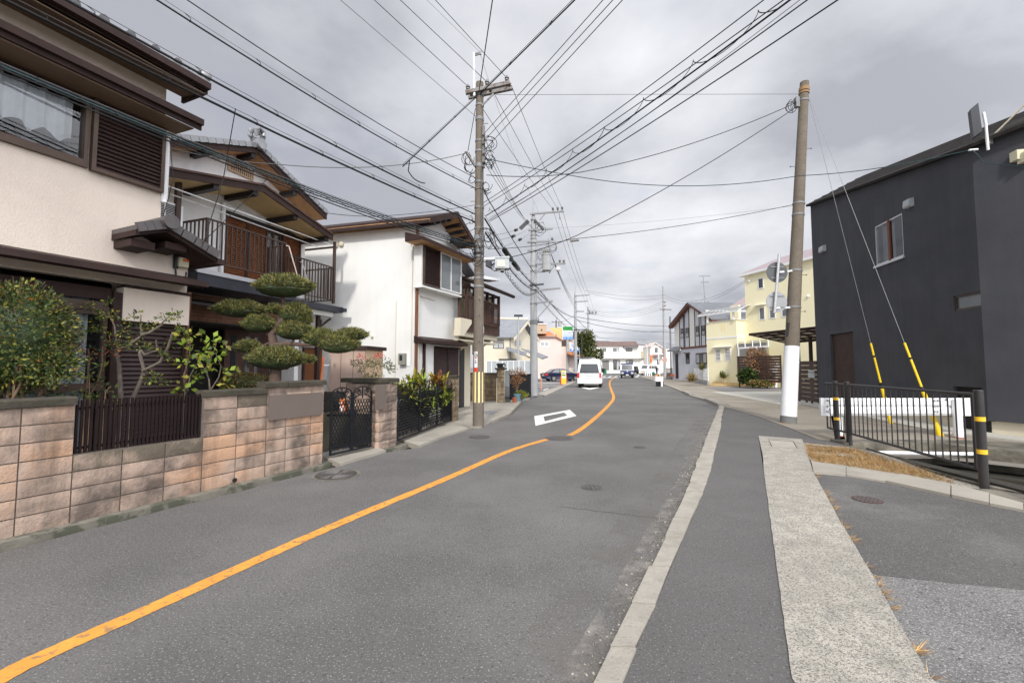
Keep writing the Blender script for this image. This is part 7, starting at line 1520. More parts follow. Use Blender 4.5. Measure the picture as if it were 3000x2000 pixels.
mb=MB(); a=LP(P1,1366,445,-.2); b=LP(P1,1392,487,-.1); mb.bar(a,b,.06,.05); mb.build('side_arm',M['galv_rust'],P1)
mb=MB(); a=LP(P1,1417,400,-.1); mb.box(a.x-.035,a.x+.035,-.14,-.05,PY(1,496,12).z,PY(1,375,12).z); mb.build('terminal_rack',M['pole_grey_dark'],P1)
for v in (395,420,450,475): 
    p=LP(P1,1413,v,-.16); mb=MB(); mb.tube([p,p+Vector((.08,-.03,0))],.03,8); mb.tube([p+Vector((.02,0,0)),p+Vector((.035,0,0))],.045,10); mb.build('rack_insulator',M['porcelain'],P1)
# cable loops tied around the rack
def loops(T,c,n,r,seed,name='cable_loop'):
    rr=random.Random(seed); mb=MB()
    for k in range(n):
        a0=rr.uniform(0,6.28); rx=r*rr.uniform(.6,1.3); rz=r*rr.uniform(.7,1.6); off=Vector((rr.uniform(-.08,.08),rr.uniform(-.1,.1),rr.uniform(-.15,.15))); tilt=rr.uniform(-.6,.6)
        mb.tube([Vector(c)+off+Vector((math.cos(t*.5+a0)*rx+tilt*math.sin(t*.5+a0)*rz*.4,math.sin(t*.3)*.05,math.sin(t*.5+a0)*rz)) for t in range(rr.randint(7,12))],.009,4)
    return mb.build(name,M['cable'],T)
loops(P1,LP(P1,1434,430,-.1),6,.16,1); loops(P1,LP(P1,1432,480,-.1),6,.14,2); loops(P1,LP(P1,1370,476,-.1),6,.12,3); loops(P1,LP(P1,1389,520,-.1),3,.10,4); loops(P1,LP(P1,1425,560,-.1),4,.10,9); loops(P1,LP(P1,1382,650,-.1),4,.10,5); loops(P1,LP(P1,1424,690,-.1),6,.14,6); loops(P1,LP(P1,1400,720,-.18),7,.16,7); loops(P1,LP(P1,1400,745,-.18),6,.14,8)
mb=MB(); mb.tube([(.06,-.13,PY(1,500,12).z),(.08,-.15,PY(1,830,12).z)],.014,6); mb.tube([(.10,-.11,PY(1,320,12).z),(.13,-.10,PY(1,700,12).z)],.008,6); mb.build('riser_cable',M['cable_grey'],P1)
mb=MB(); 
for (u,v,s) in ((1404,880,1),(1404,925,1),(1402,1000,1),(1402,1040,-1),(1388,550,-1),(1388,590,-1),(1418,362,1)): 
    z=PY(1,v,12).z; mb.tube([(s*.02,-rp(z),z),(s*.05,-rp(z)-.12,z+.01)] if abs(v-950)<100 else [(s*rp(z),0,z),(s*(rp(z)+.13),0,z)],.010,6)
mb.build('step_bolt',M['galv_rust'],P1)
mb=MB(); z0=PY(1,1178,12).z; z1=PY(1,1089,12).z; nb=9
for k in range(nb):
    a=2*math.pi*k/nb; 
    def cp(an,z,e=.006): return ((rp(z)+e)*math.cos(an),(rp(z)+e)*math.sin(an),z)
    w=.17; mb.add([cp(a-w,z0),cp(a,z0,.008),cp(a+w,z0),cp(a+w,z1),cp(a,z1,.008),cp(a-w,z1)],[(0,1,4,5),(1,2,3,4)])
mb.build('yellow_stripes',M['line_yellow'] if False else M['stripe_cream'],P1)
mb=MB(); z0=PY(1,1076,12).z; z1=PY(1,1030,12).z; an=-math.pi/2-.42
def cw(an,z,e=.010): return ((rp(z)+e)*math.cos(an),(rp(z)+e)*math.sin(an),z)
mb.add([cw(an-.32,z0),cw(an,z0),cw(an+.30,z0),cw(an+.30,z1),cw(an,z1),cw(an-.32,z1)],[(0,1,4,5),(1,2,3,4)]); ADP=mb.build('notice_plate',M['white_plain'],P1)
mb=MB(); z2=PY(1,1089,12).z; mb.add([cw(an-.32,z2),cw(an,z2),cw(an+.30,z2),cw(an+.30,z0-.003),cw(an,z0-.003),cw(an-.32,z0-.003)],[(0,1,4,5),(1,2,3,4)]); mb.build('red_plate',M['red'],P1)
for (zz_,t_,m_,s_) in ((z1-.05,'○','black_txt',.07),(z1-.12,'◇','black_txt',.08),(z1-.17,'●','red',.06),(z1-.24,'止','black_txt',.05),(z1-.30,'通','black_txt',.05)):
    p=cw(an,zz_,.014); text(t_,s_,M[m_],ADP,p,(math.pi/2,0,an+math.pi/2),name='lettering')
mb=MB()
for v0,v1 in ((955,977),(989,1012)): 
    z0,z1=PY(1,v1,12).z,PY(1,v0,12).z; mb.add([cw(-.35,z0,.004),cw(-.1,z0,.004),cw(-.1,z1,.004),cw(-.35,z1,.004)],[(0,1,2,3)])
mb.build('reflector_tape',M['white_plain'],P1)
# camera cabinet on an arm
CB=root('camera_cabinet','grey equipment cabinet with white dome camera on an arm of the striped pole','security camera',tuple(LP(P1,1470,805)+P1.location)); c0=Vector(CB.location); K=lambda x,y,dy=0: PY(1300+x/3.92,450+y/3.92,12.0+dy)-c0
mb=MB(); mb.bar(K(455,1210),K(750,1190),.06,.05); mb.build('arm',M['alu_rail'],CB)
mb=MB(); a=K(590,1315,-.15);b=K(750,1190,-.15); mb.box(a.x,b.x,-.18,.15,a.z,b.z,0); mb.box(a.x-.02,b.x+.02,-.2,-.181,b.z-.03,b.z+.01,0); mb.build('cabinet',M['box_grey'],CB); mb=MB(); a=K(615,1295,-.2);b=K(702,1222,-.2); mb.box(a.x,b.x,-.195,-.182,a.z,b.z); mb.build('cabinet_door',M['box_metal_cream'],CB)
mb=MB(); c=K(673,1325); mb.lathe(c,[(.02,-.09),(.055,-.06),(.072,0),(.07,.03),(.05,.06)],14,0); mb.build('dome_camera',M['white_plain'],CB,smooth=True); mb=MB(); mb.ball(c-Vector((0,0,.055)),.055,.055,.05,12); mb.build('lens',M['plastic_black'],CB,smooth=True)
mb=MB(); a=K(480,1280);b=K(550,1225); mb.prism([a,b-Vector((0,0,.22)),b,a+Vector((0,0,.14))],(0,.18,0)); mb.build('transformer_box',M['shutter_dark'],CB)
loops(CB,K(575,1260),4,.07,11,'cable_loop')
# second pole
P2=pole('utility_pole','grey concrete pole with transformer and spire top beside the black fence','' and 0 or 1564,1159,588,25.0,.235,.15,M['pole_grey'],True); P2['label']='grey concrete pole with transformer and spire top beside the black fence'
for a in ((1553,627,1652,619),(1548,675,1619,670),(1545,710,1610,707),(1545,735,1607,731),(1569,774,1657,772),(1551,837,1593,832),(1572,851,1642,844),(1569,888,1620,882)): xarm(P2,*a,m='galv' if a[1]!=837 else 'shutter_dark',w=.09)
for a in ((1581,645,1600,622),(1569,800,1596,774),(1569,938,1616,884),(1609,800,1626,774),(1572,856,1590,848)): xarm(P2,*a,m='galv',w=.06,name='brace')
mb=MB(); p=LP(P2,1601,768,-.35); z0=LP(P2,1601,794,-.35).z; z1=LP(P2,1601,745,-.35).z; mb.lathe((p.x,p.y,0),[(.2,z0),(.24,z0+.04),(.24,z1-.08),(.27,z1-.06),(.27,z1),(.15,z1+.05)],18); mb.build('transformer',M['pole_grey'],P2,smooth=True)
for u,v in ((1594,742),(1601,741),(1608,742)): insul(P2,u,v,-.35,1.3)
for u,v in ((1620,615),(1634,614),(1647,613),(1640,768),(1652,768),(1618,703)): insul(P2,u,v,-.16,1.2)
xarm(P2,1597,795,1569,797,w=.08,name='transformer_bracket'); xarm(P2,1607,700,1607,745,w=.05,name='fuse_mast'); xarm(P2,1638,622,1640,642,w=.05,name='fuse_mast')
mb=MB(); p=LP(P2,1635,788,-.3); mb.ball(p,.16,.1,.14,10); mb.build('lamp_head',M['lamp_clear'],P2,smooth=True)
for v in (645,690,700,735,780,795,832,850,890): mb=MB(); z=PY(1,v,25).z; mb.tube([(0,0,z-.04),(0,0,z+.04)],.235-.085*z/10+.02,16); mb.build('band',M['galv'],P2,smooth=True)
mb=MB(); z=PY(1,944,25).z; mb.tube([(0,0,z-.12),(0,0,z+.12)],.23,16); mb.build('band',M['pole_grey_dark'],P2)
loops(P2,LP(P2,1582,672,-.1),7,.25,21); loops(P2,LP(P2,1583,745,-.1),5,.25,22); loops(P2,LP(P2,1618,725,-.1),5,.25,23)
mb=MB(); mb.bar(LP(P2,1566,645,-.2),LP(P2,1592,672,-.2),.12,.12); mb.bar(LP(P2,1548,647,-.3),LP(P2,1524,670,-.3),.12,.2); mb.build('cable_closure',M['shutter_dark'],P2)
# further poles
P3=pole('utility_pole','slim pale pole with spire top rising behind the white high-roof van',1687,1100,838,55,.22,.15,M['pole_grey'],True)
for a in ((1682,867,1727,864),(1684,884,1722,882),(1687,912,1711,912),(1680,966,1719,965)): xarm(P3,*a,m='galv' if a[1]<960 else 'shutter_dark',w=.12)
P4=pole('utility_pole','far grey pole with insulator crossarm right of the pylon sign',1725,1096,898,76,.22,.16,M['pole_grey'])
for a in ((1716,918,1747,921),(1722,905,1735,918)): xarm(P4,*a,w=.14)
for u in (1728,1737,1746): insul(P4,u,917,-.16,2.4)
P5=pole('utility_pole','tall weathered pole on the right beside the half-timbered house',1948,1100,838,72,.27,.16,M['pole_grey'])
for a in ((1934,906,1967,907),(1944,885,1951,885),(1944,895,1951,895)): xarm(P5,*a,m='galv_rust',w=.16)
P6=pole('utility_pole','distant pole with transformer above the orange roofs',1630,1095,938,90,.2,.15,M['pole_grey_dark']); xarm(P6,1616,943,1648,943,w=.15,m='pole_grey_dark'); mb=MB(); p=LP(P6,1640,948); mb.lathe(p,[(.35,-.5),(.35,.4)],10); mb.build('transformer',M['pole_grey'],P6); mb=MB(); mb.tube([LP(P6,1630,938),LP(P6,1632,928)],.05,5); mb.build('lightning_rod',M['galv'],P6)
P7=pole('utility_pole','distant pole top with dark fittings just right of the second pole',1578,1095,933,90,.2,.15,M['pole_grey_dark']); xarm(P7,1571,942,1592,944,w=.3,m='shutter_dark')
P8=pole('utility_pole','thin pole partly hidden behind the left edge of the half-timbered house',1966,1096,927,100,.22,.18,M['pole_grey_dark'])
m=MB(); c=PY(1705,1074,50); m.tube([(0,0,0),(0,0,PY(1,985,50).z)],.07,8); o=m.build('steel_post',M['shutter_dark'],smooth=True); o.location=(c.x,50,0); tag(o,'thin dark steel post standing in front of the round green tree','post')
# ---------------- overhead wires ----------------
WN=[0]
def wire(label,pts,r=.008,m='cable',sag=0.0,group=None,seg=14,parts=None,name='overhead_wire',sags=None):
    out=[]; n=len(pts)-1
    for i in range(n):
        s=sags[i] if sags else sag
        for k in range(seg+(1 if i==n-1 else 0)):
            t=k/seg; p=pts[i]+(pts[i+1]-pts[i])*t; p=p-Vector((0,0,4*s*t*(1-t))); out.append(p)
    o0=out[0]; mb=MB(); mb.tube(out,r,5); o=mb.build(name,M[m],None,off=o0); tag(o,label,'wire',group)
    if parts:
        dz,step,rr=parts; mb=MB(); up=[p+Vector((0,0,dz*(1.0-.0*i))) for i,p in enumerate(out)]; mb.tube(up,rr,4); 
        c=mb.build('messenger_wire',M['cable_grey'],o); c.location=(0,0,0)
        for v in c.data.vertices: v.co-=o0
        mb=MB(); acc=0
        for a,b in zip(out,out[1:]):
            L=(b-a).length; k=step-acc
            while k<L:
                p=a+(b-a)*(k/L); mb.tube([p-Vector((0,0,r)),p+Vector((.01,0,dz*.55)),p+(b-a).normalized()*.07+Vector((0,0,dz))],.006,4); mb.ball(p,r*1.6,r*1.6,r*1.3,6); k+=step
            acc=(acc+L)%step
        if mb.v:
            c=mb.build('hangers',M['cable'],o)
            for v in c.data.vertices: v.co-=o0
    return o
A1=lambda u,v,dy=0: PY(u,v,12.0+dy)
A2=lambda u,v,dy=-.2: PY(u,v,25.0+dy)
A3=lambda u,v: PY(u,v,55); A4=lambda u,v: PY(u,v,76); A5=lambda u,v: PY(u,v,72)
def ext(a,b,k): return b+(b-a)*k
def over(label,u,v,a,z=None,r=.008,m='cable',sag=0.0,group=None,parts=None,k=.5,mid=None):
    """line from the pole attachment a out of the frame past picture point (u,v) at height z"""
    z=a.z if z is None else z; b=PZ(u,v,z); return wire(label,[a,b,ext(a,b,k)],r,m,0,group,parts=parts,sags=[sag,0.0])
over('thick telephone cable, upper of the thick pair leaving by the top left',195,0,A1(1394,628),None,.017,sag=.10,parts=(.07,1.15,.005))
over('thick telephone cable crossing before the cream house eaves, lower of the pair',0,-8,A1(1394,651),None,.019,sag=.10,parts=(.07,1.2,.005))
over('medium cable with hangers leaving the frame top left of centre',459,0,A1(1394,552),None,.013,sag=.12,parts=(.07,1.0,.004))
over('slim plain wire just above the medium cable with hangers',548,0,A1(1394,522),None,.009,sag=.12)
gB='bundle of thin wires in front of the cream house upper window'
for k,(v,va,m) in enumerate(((186,716,'cable'),(192,721,'cable_teal'),(200,726,'cable'),(212,733,'cable'),(182,712,'cable_grey'))):
    over('one of the thin wires bundled across the cream house upper window',0,v,A1(1394,va),None,.011 if k<4 else .006,m,.14,gB)
a=A1(1394,700); 
for k in range(2):
    lash=MB(); P=[]; A_=A1(1394,719+k*6); B_=PZ(0,190+k*10,A_.z)
    for i in range(150): t=i/149; p=A_+(B_-A_)*t-Vector((0,0,4*.14*t*(1-t))); P.append(p+Vector((0,0,.035*math.sin(i*1.1+k))))
    lash.tube(P,.004,3); o=lash.build('lashing_wire',M['cable'],None,off=A_); tag(o,'thin lashing wire spiralling round the lower wire bundle of the cream house','wire',group='lashing of the lower wire bundle')
over('thin grey wire, leftmost of the lines falling from the top edge to the striped pole',997,0,A1(1394,342),None,.006,'cable_grey',.0)
over('wire to the left insulator of the striped pole from the top edge',1096,0,A1(1371,254),None,.008,sag=.0)
over('wire to the middle insulator of the striped pole from the top edge',1172,0,A1(1428,242),None,.008)
over('wire to the right insulator of the striped pole from the top edge',1275,0,A1(1486,230),None,.008)
over('hairline earth wire ending at the top bracket of the striped pole',1250,0,A1(1405,152),None,.004,'cable_grey')
over('pair of black cables dropping almost upright from the top edge to the pole head',1443,0,A1(1402,276),None,.013); 
wire('short cable from the pole head down to its left side arm',[A1(1393,318),A1(1371,442,-.2)],.010)
over('heavy black cable from the pole head up to the top edge at right',1684,0,A1(1400,282),None,.017,parts=(.05,1.6,.008))
wire('heavy black cable from the pole head down left to the telephone cable joint',[A1(1396,284),PY(1180,488,9.2)],.014,parts=(.05,1.6,.006))
wire('looped tail hanging from the telephone cable joint',[PY(1200,470,9.3),PY(1196,500,9.35),PY(1215,525,9.5),PY(1245,537,9.8)],.012,sag=.02)
for k,(u,va) in enumerate(((1767,391),(1796,412),(1824,440))): over(('left','middle','right')[k]+' wire of the three parallel wires rising right from the pole rack',u,0,A1(1419,va,-.2),None,.008,group='three parallel wires from the pole rack')
nm=[('topmost of the long lines climbing to the upper right corner',2238,0,1415,595,.0075,0),('second of the long lines climbing to the upper right corner',2296,0,1418,604,.0075,0),('thick line with curly lashing climbing to the upper right',2315,0,1424,632,.012,0),('hair-thin line between the curly cable and the wavy cable',2344,0,1432,639,.004,0),('wavy cable below the curly one climbing to the upper right',2366,0,1432,645,.008,0),('lowest and straightest of the long lines reaching the top edge at right',2455,0,1435,648,.009,0)]
for l,u,v,ua,va,r,_ in nm: over(l,u,v,A1(ua,va),None,r,'cable' if r>.005 else 'cable_grey',.08 if r>.005 else .15)
cu=MB(); A_=A1(1424,632); B_=PZ(2315,0,A_.z); d=(B_-A_); L=d.length; P=[]
for i in range(420):
    t=i/419; ph=t*L*2*math.pi/.95; p=A_+d*t-Vector((0,0,4*.08*t*(1-t))); P.append(p+Vector((0,0,.07+.10*math.sin(ph)))+d.normalized()*.16*math.cos(ph*1.0))
cu.tube(P,.006,4); o=cu.build('lashing_wire',M['cable'],None,off=A_); tag(o,'curly wire coiled along the thick line to the upper right','wire')
# lines to the leaning pole and the charcoal building
CR0=pr(300)[0]+Vector((-.2,0,0)); loops(PR,CR0-B0+Vector((-.1,0,-.12)),5,.13,31); CR1=pr(308)[0]+Vector((-.2,0,-.05))
wire('level wire between the two pole heads high across the street',[A1(1452,278),pr(276)[0]],.006,'cable_grey')
wire('dark cable sweeping from the pole rack up to the leaning pole bracket',[A1(1425,513),PY(1700,505,12.3),CR0],.011,sags=[.08,.22])
wire('dark cable rising from the low pole clamps to the leaning pole bracket',[A1(1415,768),PY(1690,690,12.2),CR1],.011,sags=[.10,.15])
wire('thin cable from the pole clamps to the middle band of the leaning pole',[A1(1429,730),PY(1680,700,12.2),pr(600)[0]+Vector((-.18,0,0))],.008,sags=[.06,.10]); m=MB(); p=PY(1683,705,12.15); m.tube([p+Vector((-.12,0,-.01)),p+Vector((.12,0,.02))],.035,10); o=m.build('wire_splice',M['porcelain'],None,off=p); tag(o,'small pale splice on the thin cable above the second pole','splice')
an=Vector(am.location)
wire('teal service cable sagging from the pole to the charcoal building antenna corner',[A1(1422,464),PY(1700,519,12.3),PY(2340,515,12.2),PY(2848,438,am.location.y)],.011,'cable_teal',sags=[.02,.28,.12])
wire('teal cable tail curving down the charcoal wall',[PY(2848,440,am.location.y-.05),PY(2862,452,am.location.y-.1),PY(2880,475,am.location.y-.15),PY(2925,482,am.location.y-.4),PY(2999,488,am.location.y-.9)],.009,'cable_teal'); m=MB(); a=PY(2839,440,am.location.y);b=PY(2864,438,am.location.y); m.tube([a,b],.025,8); o=m.build('wire_splice',M['white_plain'],None,off=a); tag(o,'white drop-wire clamp at the antenna corner of the charcoal building','splice')
wire('hair-thin wire from the second pole to the charcoal roof edge',[A2(1619,668),FD1.o+FD1.y*.0+Vector((0,0,zA+.02))],.005,'cable_grey',.15)
# along the street to the second pole
for k,(a,b) in enumerate((((1413,317),(1620,613)),((1448,275),(1634,612)),((1501,258),(1647,611)))): wire(('left','middle','right')[k]+' high voltage wire between the two nearest poles',[A1(*a),A2(*b)],.008,sag=.10,group='high voltage wires between the near poles')
for k,(a,b) in enumerate((((1418,400),(1548,655)),((1418,428),(1556,662)),((1419,455),(1566,670)),((1420,478),(1574,680)))): wire(('first','second','third','fourth')[k]+' low voltage wire, counted from the top, between the two nearest poles',[A1(a[0],a[1],-.2),A2(*b)],.008,sag=.25,group='low voltage wires between the near poles')
wire('hairline wire from the pole head past the second pole spire',[A1(1405,153),A2(1564,590),A3(1687,838)],.004,'cable_grey',.3)
for k,(a,b) in enumerate((((1620,613),(1708,864)),((1634,612),(1717,863)),((1647,611),(1726,862)))): wire(('left','middle','right')[k]+' high voltage wire between the second and third poles',[A2(*a),A3(*b),A4(*((1728,915),(1737,915),(1746,915))[k])],.010,sag=.45,group='high voltage wires beyond the second pole')
for k in range(4): wire(('first','second','third','fourth')[k]+' low wire, counted from the left, running from the transformer pole to the third pole',[A2(1610+k*4,732+k*12),A3(1688+k*2,884+k*9)],.011,sag=.5,group='low wires beyond the transformer pole')
t1=[A1(1420,640),A2(1574,842,-.3),A3(1693,966),PY(1755,1000,80)]
wire('heavy telephone cable with two black closures, from the striped pole to the far pole',t1,.024,sag=.25,parts=(.10,1.2,.008))
wire('second heavy telephone cable below the closures, joining the second pole lower down',[A1(1422,680),A2(1568,850,-.3),A3(1686,930),PY(1752,985,80)],.024,sag=.35,parts=(.10,1.4,.008))
wire('cable running straight down beside the closures to the second pole',[A1(1414,545),A1(1440,600,3),A2(1566,800,-.3)],.018,sag=.05)
wire('slack spare loop between the telephone cables',[A1(1430,655),PY(1448,690,13),PY(1452,712,13.4),PY(1462,725,13.8)],.014,sag=.03)
def onspan(a,b,s,t): return a+(b-a)*t-Vector((0,0,4*s*t*(1-t)))
for k,(t0,t1_) in enumerate(((.22,.34),(.37,.47))):
    p=onspan(A1(1420,640),A2(1574,842,-.3),.25,t0); q=onspan(A1(1420,640),A2(1574,842,-.3),.25,t1_); d=q-p; m=MB(); m.tube([p-Vector((0,0,.02)),p+d*.06-Vector((0,0,.02)),p+d*.94-Vector((0,0,.02)),q-Vector((0,0,.02))],[.04,.095,.095,.04],12); o=m.build('cable_closure',M['plastic_black'],None,off=p,smooth=True); tag(o,('black cable closure nearer the striped pole','black cable closure nearer the second pole')[k],'closure')
tw=MB()
for ph in (0,2.1,4.2):
    P=[]; seq=[A1(1482,796),A2(1566,856,-.3),A3(1688,975)]
    for i in range(2):
        for j in range(46): t=j/46; p=onspan(seq[i],seq[i+1],.35,t); n=i*46+j; P.append(p+Vector((.04*math.cos(n*.9+ph),0,.06*math.sin(n*.9+ph))))
    tw.tube(P,.009,4)
o=tw.build('twisted_cable',M['cable_grey'],None,off=seq[0]); tag(o,'grey twisted cable bundle from the camera cabinet along the street','wire')
for k,(ua,va,ub,vb,us,vs) in enumerate(((1440,690,1550,655,1512,666),(1440,708,1552,668,1504,677),(1450,730,1556,680,1524,686))):
    a=A1(ua,va);b=A2(ub,vb); wire(('upper','middle','lower')[k]+' thin wire with a black sleeve left of the second pole',[a,b],.007,'cable_grey',.1,group='sleeved thin wires'); t=(us-ua)/(ub-ua); 
    # depth along the span by picture position
    lo_,hi_=0,1
    for _ in range(30):
        mm=(lo_+hi_)/2; p=onspan(a,b,.1,mm); uu=1500+FP*p.x/((p.y)*CPT+(p.z-CAMH)*SPT)
        if uu<us: lo_=mm
        else: hi_=mm
    p=onspan(a,b,.1,mm); d=(b-a).normalized(); m=MB(); m.tube([p-d*.35,p+d*.35],.06,8); o=m.build('wire_sleeve',M['plastic_black'],None,off=p); tag(o,('upper','middle','lower')[k]+' black sleeve on the thin wires left of the second pole','sleeve')
# far lines to the right
for k,(va,vb) in enumerate(((905,882),(909,888),(914,895),(918,902))): wire(('first','second','third','fourth')[k]+' sagging wire from the top, from the far pole to the tall right-hand pole',[A4(1730,va),A5(1945,vb)],.016,'cable',1.1,group='sagging wires to the tall right-hand pole')
yr=PY(2196,813,40)
wire('upper of the two long wires reaching the yellow house roof',[A3(1713,850),A5(1948,864),yr],.014,sags=[.5,1.6]); wire('lower of the two long wires reaching the yellow house roof',[A3(1722,857),A5(1948,871),yr+Vector((0,0,-.15))],.014,sags=[.7,1.7])
wire('thick dark cable from the third pole across to the tall right-hand pole, upper',[A3(1690,928),A5(1948,955),PY(2080,952,60)],.030,sags=[.3,.3]); wire('thick dark cable from the third pole across to the tall right-hand pole, lower',[A3(1690,938),A5(1948,971),PY(2080,970,60)],.030,sags=[.5,.3])
wire('low sagging wire crossing beneath the far cables, upper',[A3(1690,970),PY(1948,967,75)],.014,sag=.3); wire('low sagging wire crossing beneath the far cables, lower',[A3(1690,975),PY(1800,990,65),PY(1948,992,75)],.014,sag=.2)
wire('far wire over the long white house roofs',[PY(1440,947,90),PY(1571,944,90),PY(1630,942,90),PY(1725,958,90)],.02,'cable_grey',.3); wire('far wire over the roofs to the right edge of the end house',[A4(1725,985),PY(1948,1000,100)],.02,'cable_grey',.4)
wire('far wire from the distant transformer pole to the pylon side',[PY(1630,943,90),A3(1690,920)],.018,'cable_grey',.3)
# house services
wire('grey-teal service wire from the pole to the balcony house gable',[A1(1362,450),PY(800,480,9.6),PY(494,433,8.2)],.010,'cable_grey',sags=[.22,.06])
wire('thin wire from the lower pole to the balcony house eave camera',[A1(1394,600),PY(1117,633,11),PY(957,624,9.4)],.007,sags=[.04,.03])
cb=PZ(690,318,A1(1394,651).z)
wire('drop wire falling from the telephone cable to the cream house porch roof',[cb,PY(655,520,7.2),PY(602,690,6.8),PY(590,725,6.7)],.007,sags=[.0,.02,.02]); wire('slanting drop wire from the bundle to the cream house porch',[PY(800,508,7.6),PY(592,712,6.75)],.006)
wire('wire hanging along the white downpipe of the cream house',[PY(497,402,6.6),PY(508,520,6.5),PY(478,632,6.1)],.006,sag=.03)
for k,(u,v,ua,va) in enumerate(((1303,677,1394,668),(1298,690,1394,715),(1330,716,1396,742),(1345,720,1396,750))): wire(('first','second','third','fourth')[k]+' short service wire, counted from the top, from the pole to the white house gable',[A1(ua,va),PY(u,v,12.9)],.008,sag=.12,group='service wires to the white house gable')
wire('thin wire from the pole clamps towards the timber bay roof',[A1(1416,760),PY(1390,744,16)],.008,sag=.1); wire('thin wire across to the timber bay house gutter',[A1(1440,790,1),PY(1560,800,22)],.006,'cable_grey',.1)
# ---------------- camera on the balcony house eave ----------------
# ---------------- plants ----------------
import numpy as np
RG=np.random.default_rng(5)
def leaves(name,pts,dirs,size,mats,par=None,asp=.45,shape='leaf',wts=None,sizevar=.35,off=None,droop=0):
    """one mesh of many small leaves; pts Nx3 centres, dirs Nx3 growth direction"""
    N=len(pts); d=dirs/np.maximum(1e-6,np.linalg.norm(dirs,axis=1,keepdims=True)); r=RG.normal(size=(N,3)); s=np.cross(d,r); s/=np.maximum(1e-6,np.linalg.norm(s,axis=1,keepdims=True)); nrm=np.cross(d,s)
    L=size*(1+sizevar*RG.uniform(-1,1,(N,1))); W=L*asp
    if shape=='leaf':
        v=np.stack([pts,pts+d*L*.45+s*W*.5+nrm*L*.06,pts+d*L-nrm*L*droop,pts+d*L*.45-s*W*.5+nrm*L*.06],1); k=4
    else:
        v=np.stack([pts-s*W*.5,pts+s*W*.5,pts+d*L],1); k=3
    o=np.zeros(3) if off is None else np.array(off); V=(v.reshape(-1,3)-o)
    me=bpy.data.meshes.new(name); nV=len(V); me.vertices.add(nV); me.vertices.foreach_set('co',V.astype(np.float32).ravel()); me.loops.add(nV); me.loops.foreach_set('vertex_index',np.arange(nV,dtype=np.int32)); me.polygons.add(N); me.polygons.foreach_set('loop_start',np.arange(0,nV,k,dtype=np.int32)); me.polygons.foreach_set('loop_total',np.full(N,k,dtype=np.int32))
    for m in mats: me.materials.append(m)
    me.polygons.foreach_set('material_index',RG.choice(len(mats),N,p=wts).astype(np.int32)); me.update(calc_edges=True); me.validate()
    ob=bpy.data.objects.new(name,me); COL.objects.link(ob)
    if par is not None: ob.parent=par
    return ob
def ell(n,c,r,inner=.75,up=None,lump=0.0):
    p=RG.normal(size=(n,3)); p/=np.linalg.norm(p,axis=1,keepdims=True)
    if up is not None: p[:,2]=np.where(p[:,2]<0,p[:,2]*up,p[:,2])
    k=RG.uniform(inner,1,(n,1)); 
    if lump: k=k*(1+lump*np.sin(p[:,:1]*7+c[0])*np.cos(p[:,1:2]*6+c[1]*3)+lump*.6*np.sin(p[:,2:3]*9))
    return np.array(c)+p*k*np.array(r),p
def jag_limb(mb,a,b,r0,r1,n=7,j=.04,seed=0):
    rr=random.Random(seed); pts=[]
    for i in range(n+1):
        t=i/n; w=math.sin(math.pi*t); pts.append(Vector(a)+(Vector(b)-Vector(a))*t+Vector((rr.uniform(-j,j)*w,rr.uniform(-j,j)*w,rr.uniform(-j,j)*w*.6)))
    mb.tube(pts,[r0+(r1-r0)*i/n for i in range(n+1)],7); return pts
# cloud-pruned tree
YP_=7.9; tb=PY(805,1140,YP_); CT=root('cloud_pruned_tree','cloud-pruned evergreen with flat clipped olive pads, rising behind the block wall','tree',(tb.x,YP_,0)); c0=Vector(CT.location)
def K9(x,y,dy=0): return PY(600+x/3.92,780+y/3.92,YP_+dy)-c0
S9=YP_/FP/3.92
tr=MB(); tp=[K9(800,1500),K9(805,1330),K9(815,1180),K9(775,1040),K9(790,900),K9(770,780),K9(830,690),K9(900,600),K9(915,480),K9(890,340),K9(900,260)]; tp=[Vector((tp[0].x,0,0))]+tp
tr.tube(tp,[.12,.115,.105,.095,.09,.08,.065,.055,.045,.038,.032,.02],10)
for q,(a,b,ra,rb) in enumerate((((790,900),(1000,890),.05,.04),((1000,890),(1300,910),.04,.025),((1000,890),(1020,830),.025,.015),((785,860),(620,930),.03,.012),((780,800),(700,770),.03,.015),((830,700),(1000,780),.03,.015),((900,600),(1000,560),.025,.015),((900,520),(640,520),.028,.014),((1300,910),(1600,830),.025,.012),((810,1180),(960,1175),.03,.01),((1200,380),(1100,400),.014,.010))): jag_limb(tr,K9(*a),K9(*b,dy=.05*(q%3-1)),ra,rb,6,.02,q)
tr.build('trunk',M['bark_red'],CT,smooth=True)
pads=[(910,235,350,115,.34),(400,500,310,85,.32),(1035,545,190,105,.24),(620,670,190,90,.24),(1025,740,210,100,.26),(820,1060,340,115,.36),(490,930,160,62,.18),(1330,830,220,95,.26),(1540,900,230,95,.28),(1680,790,190,62,.22),(1190,1070,70,35,.12),(800,500,90,50,.15),(1120,620,110,60,.16)]
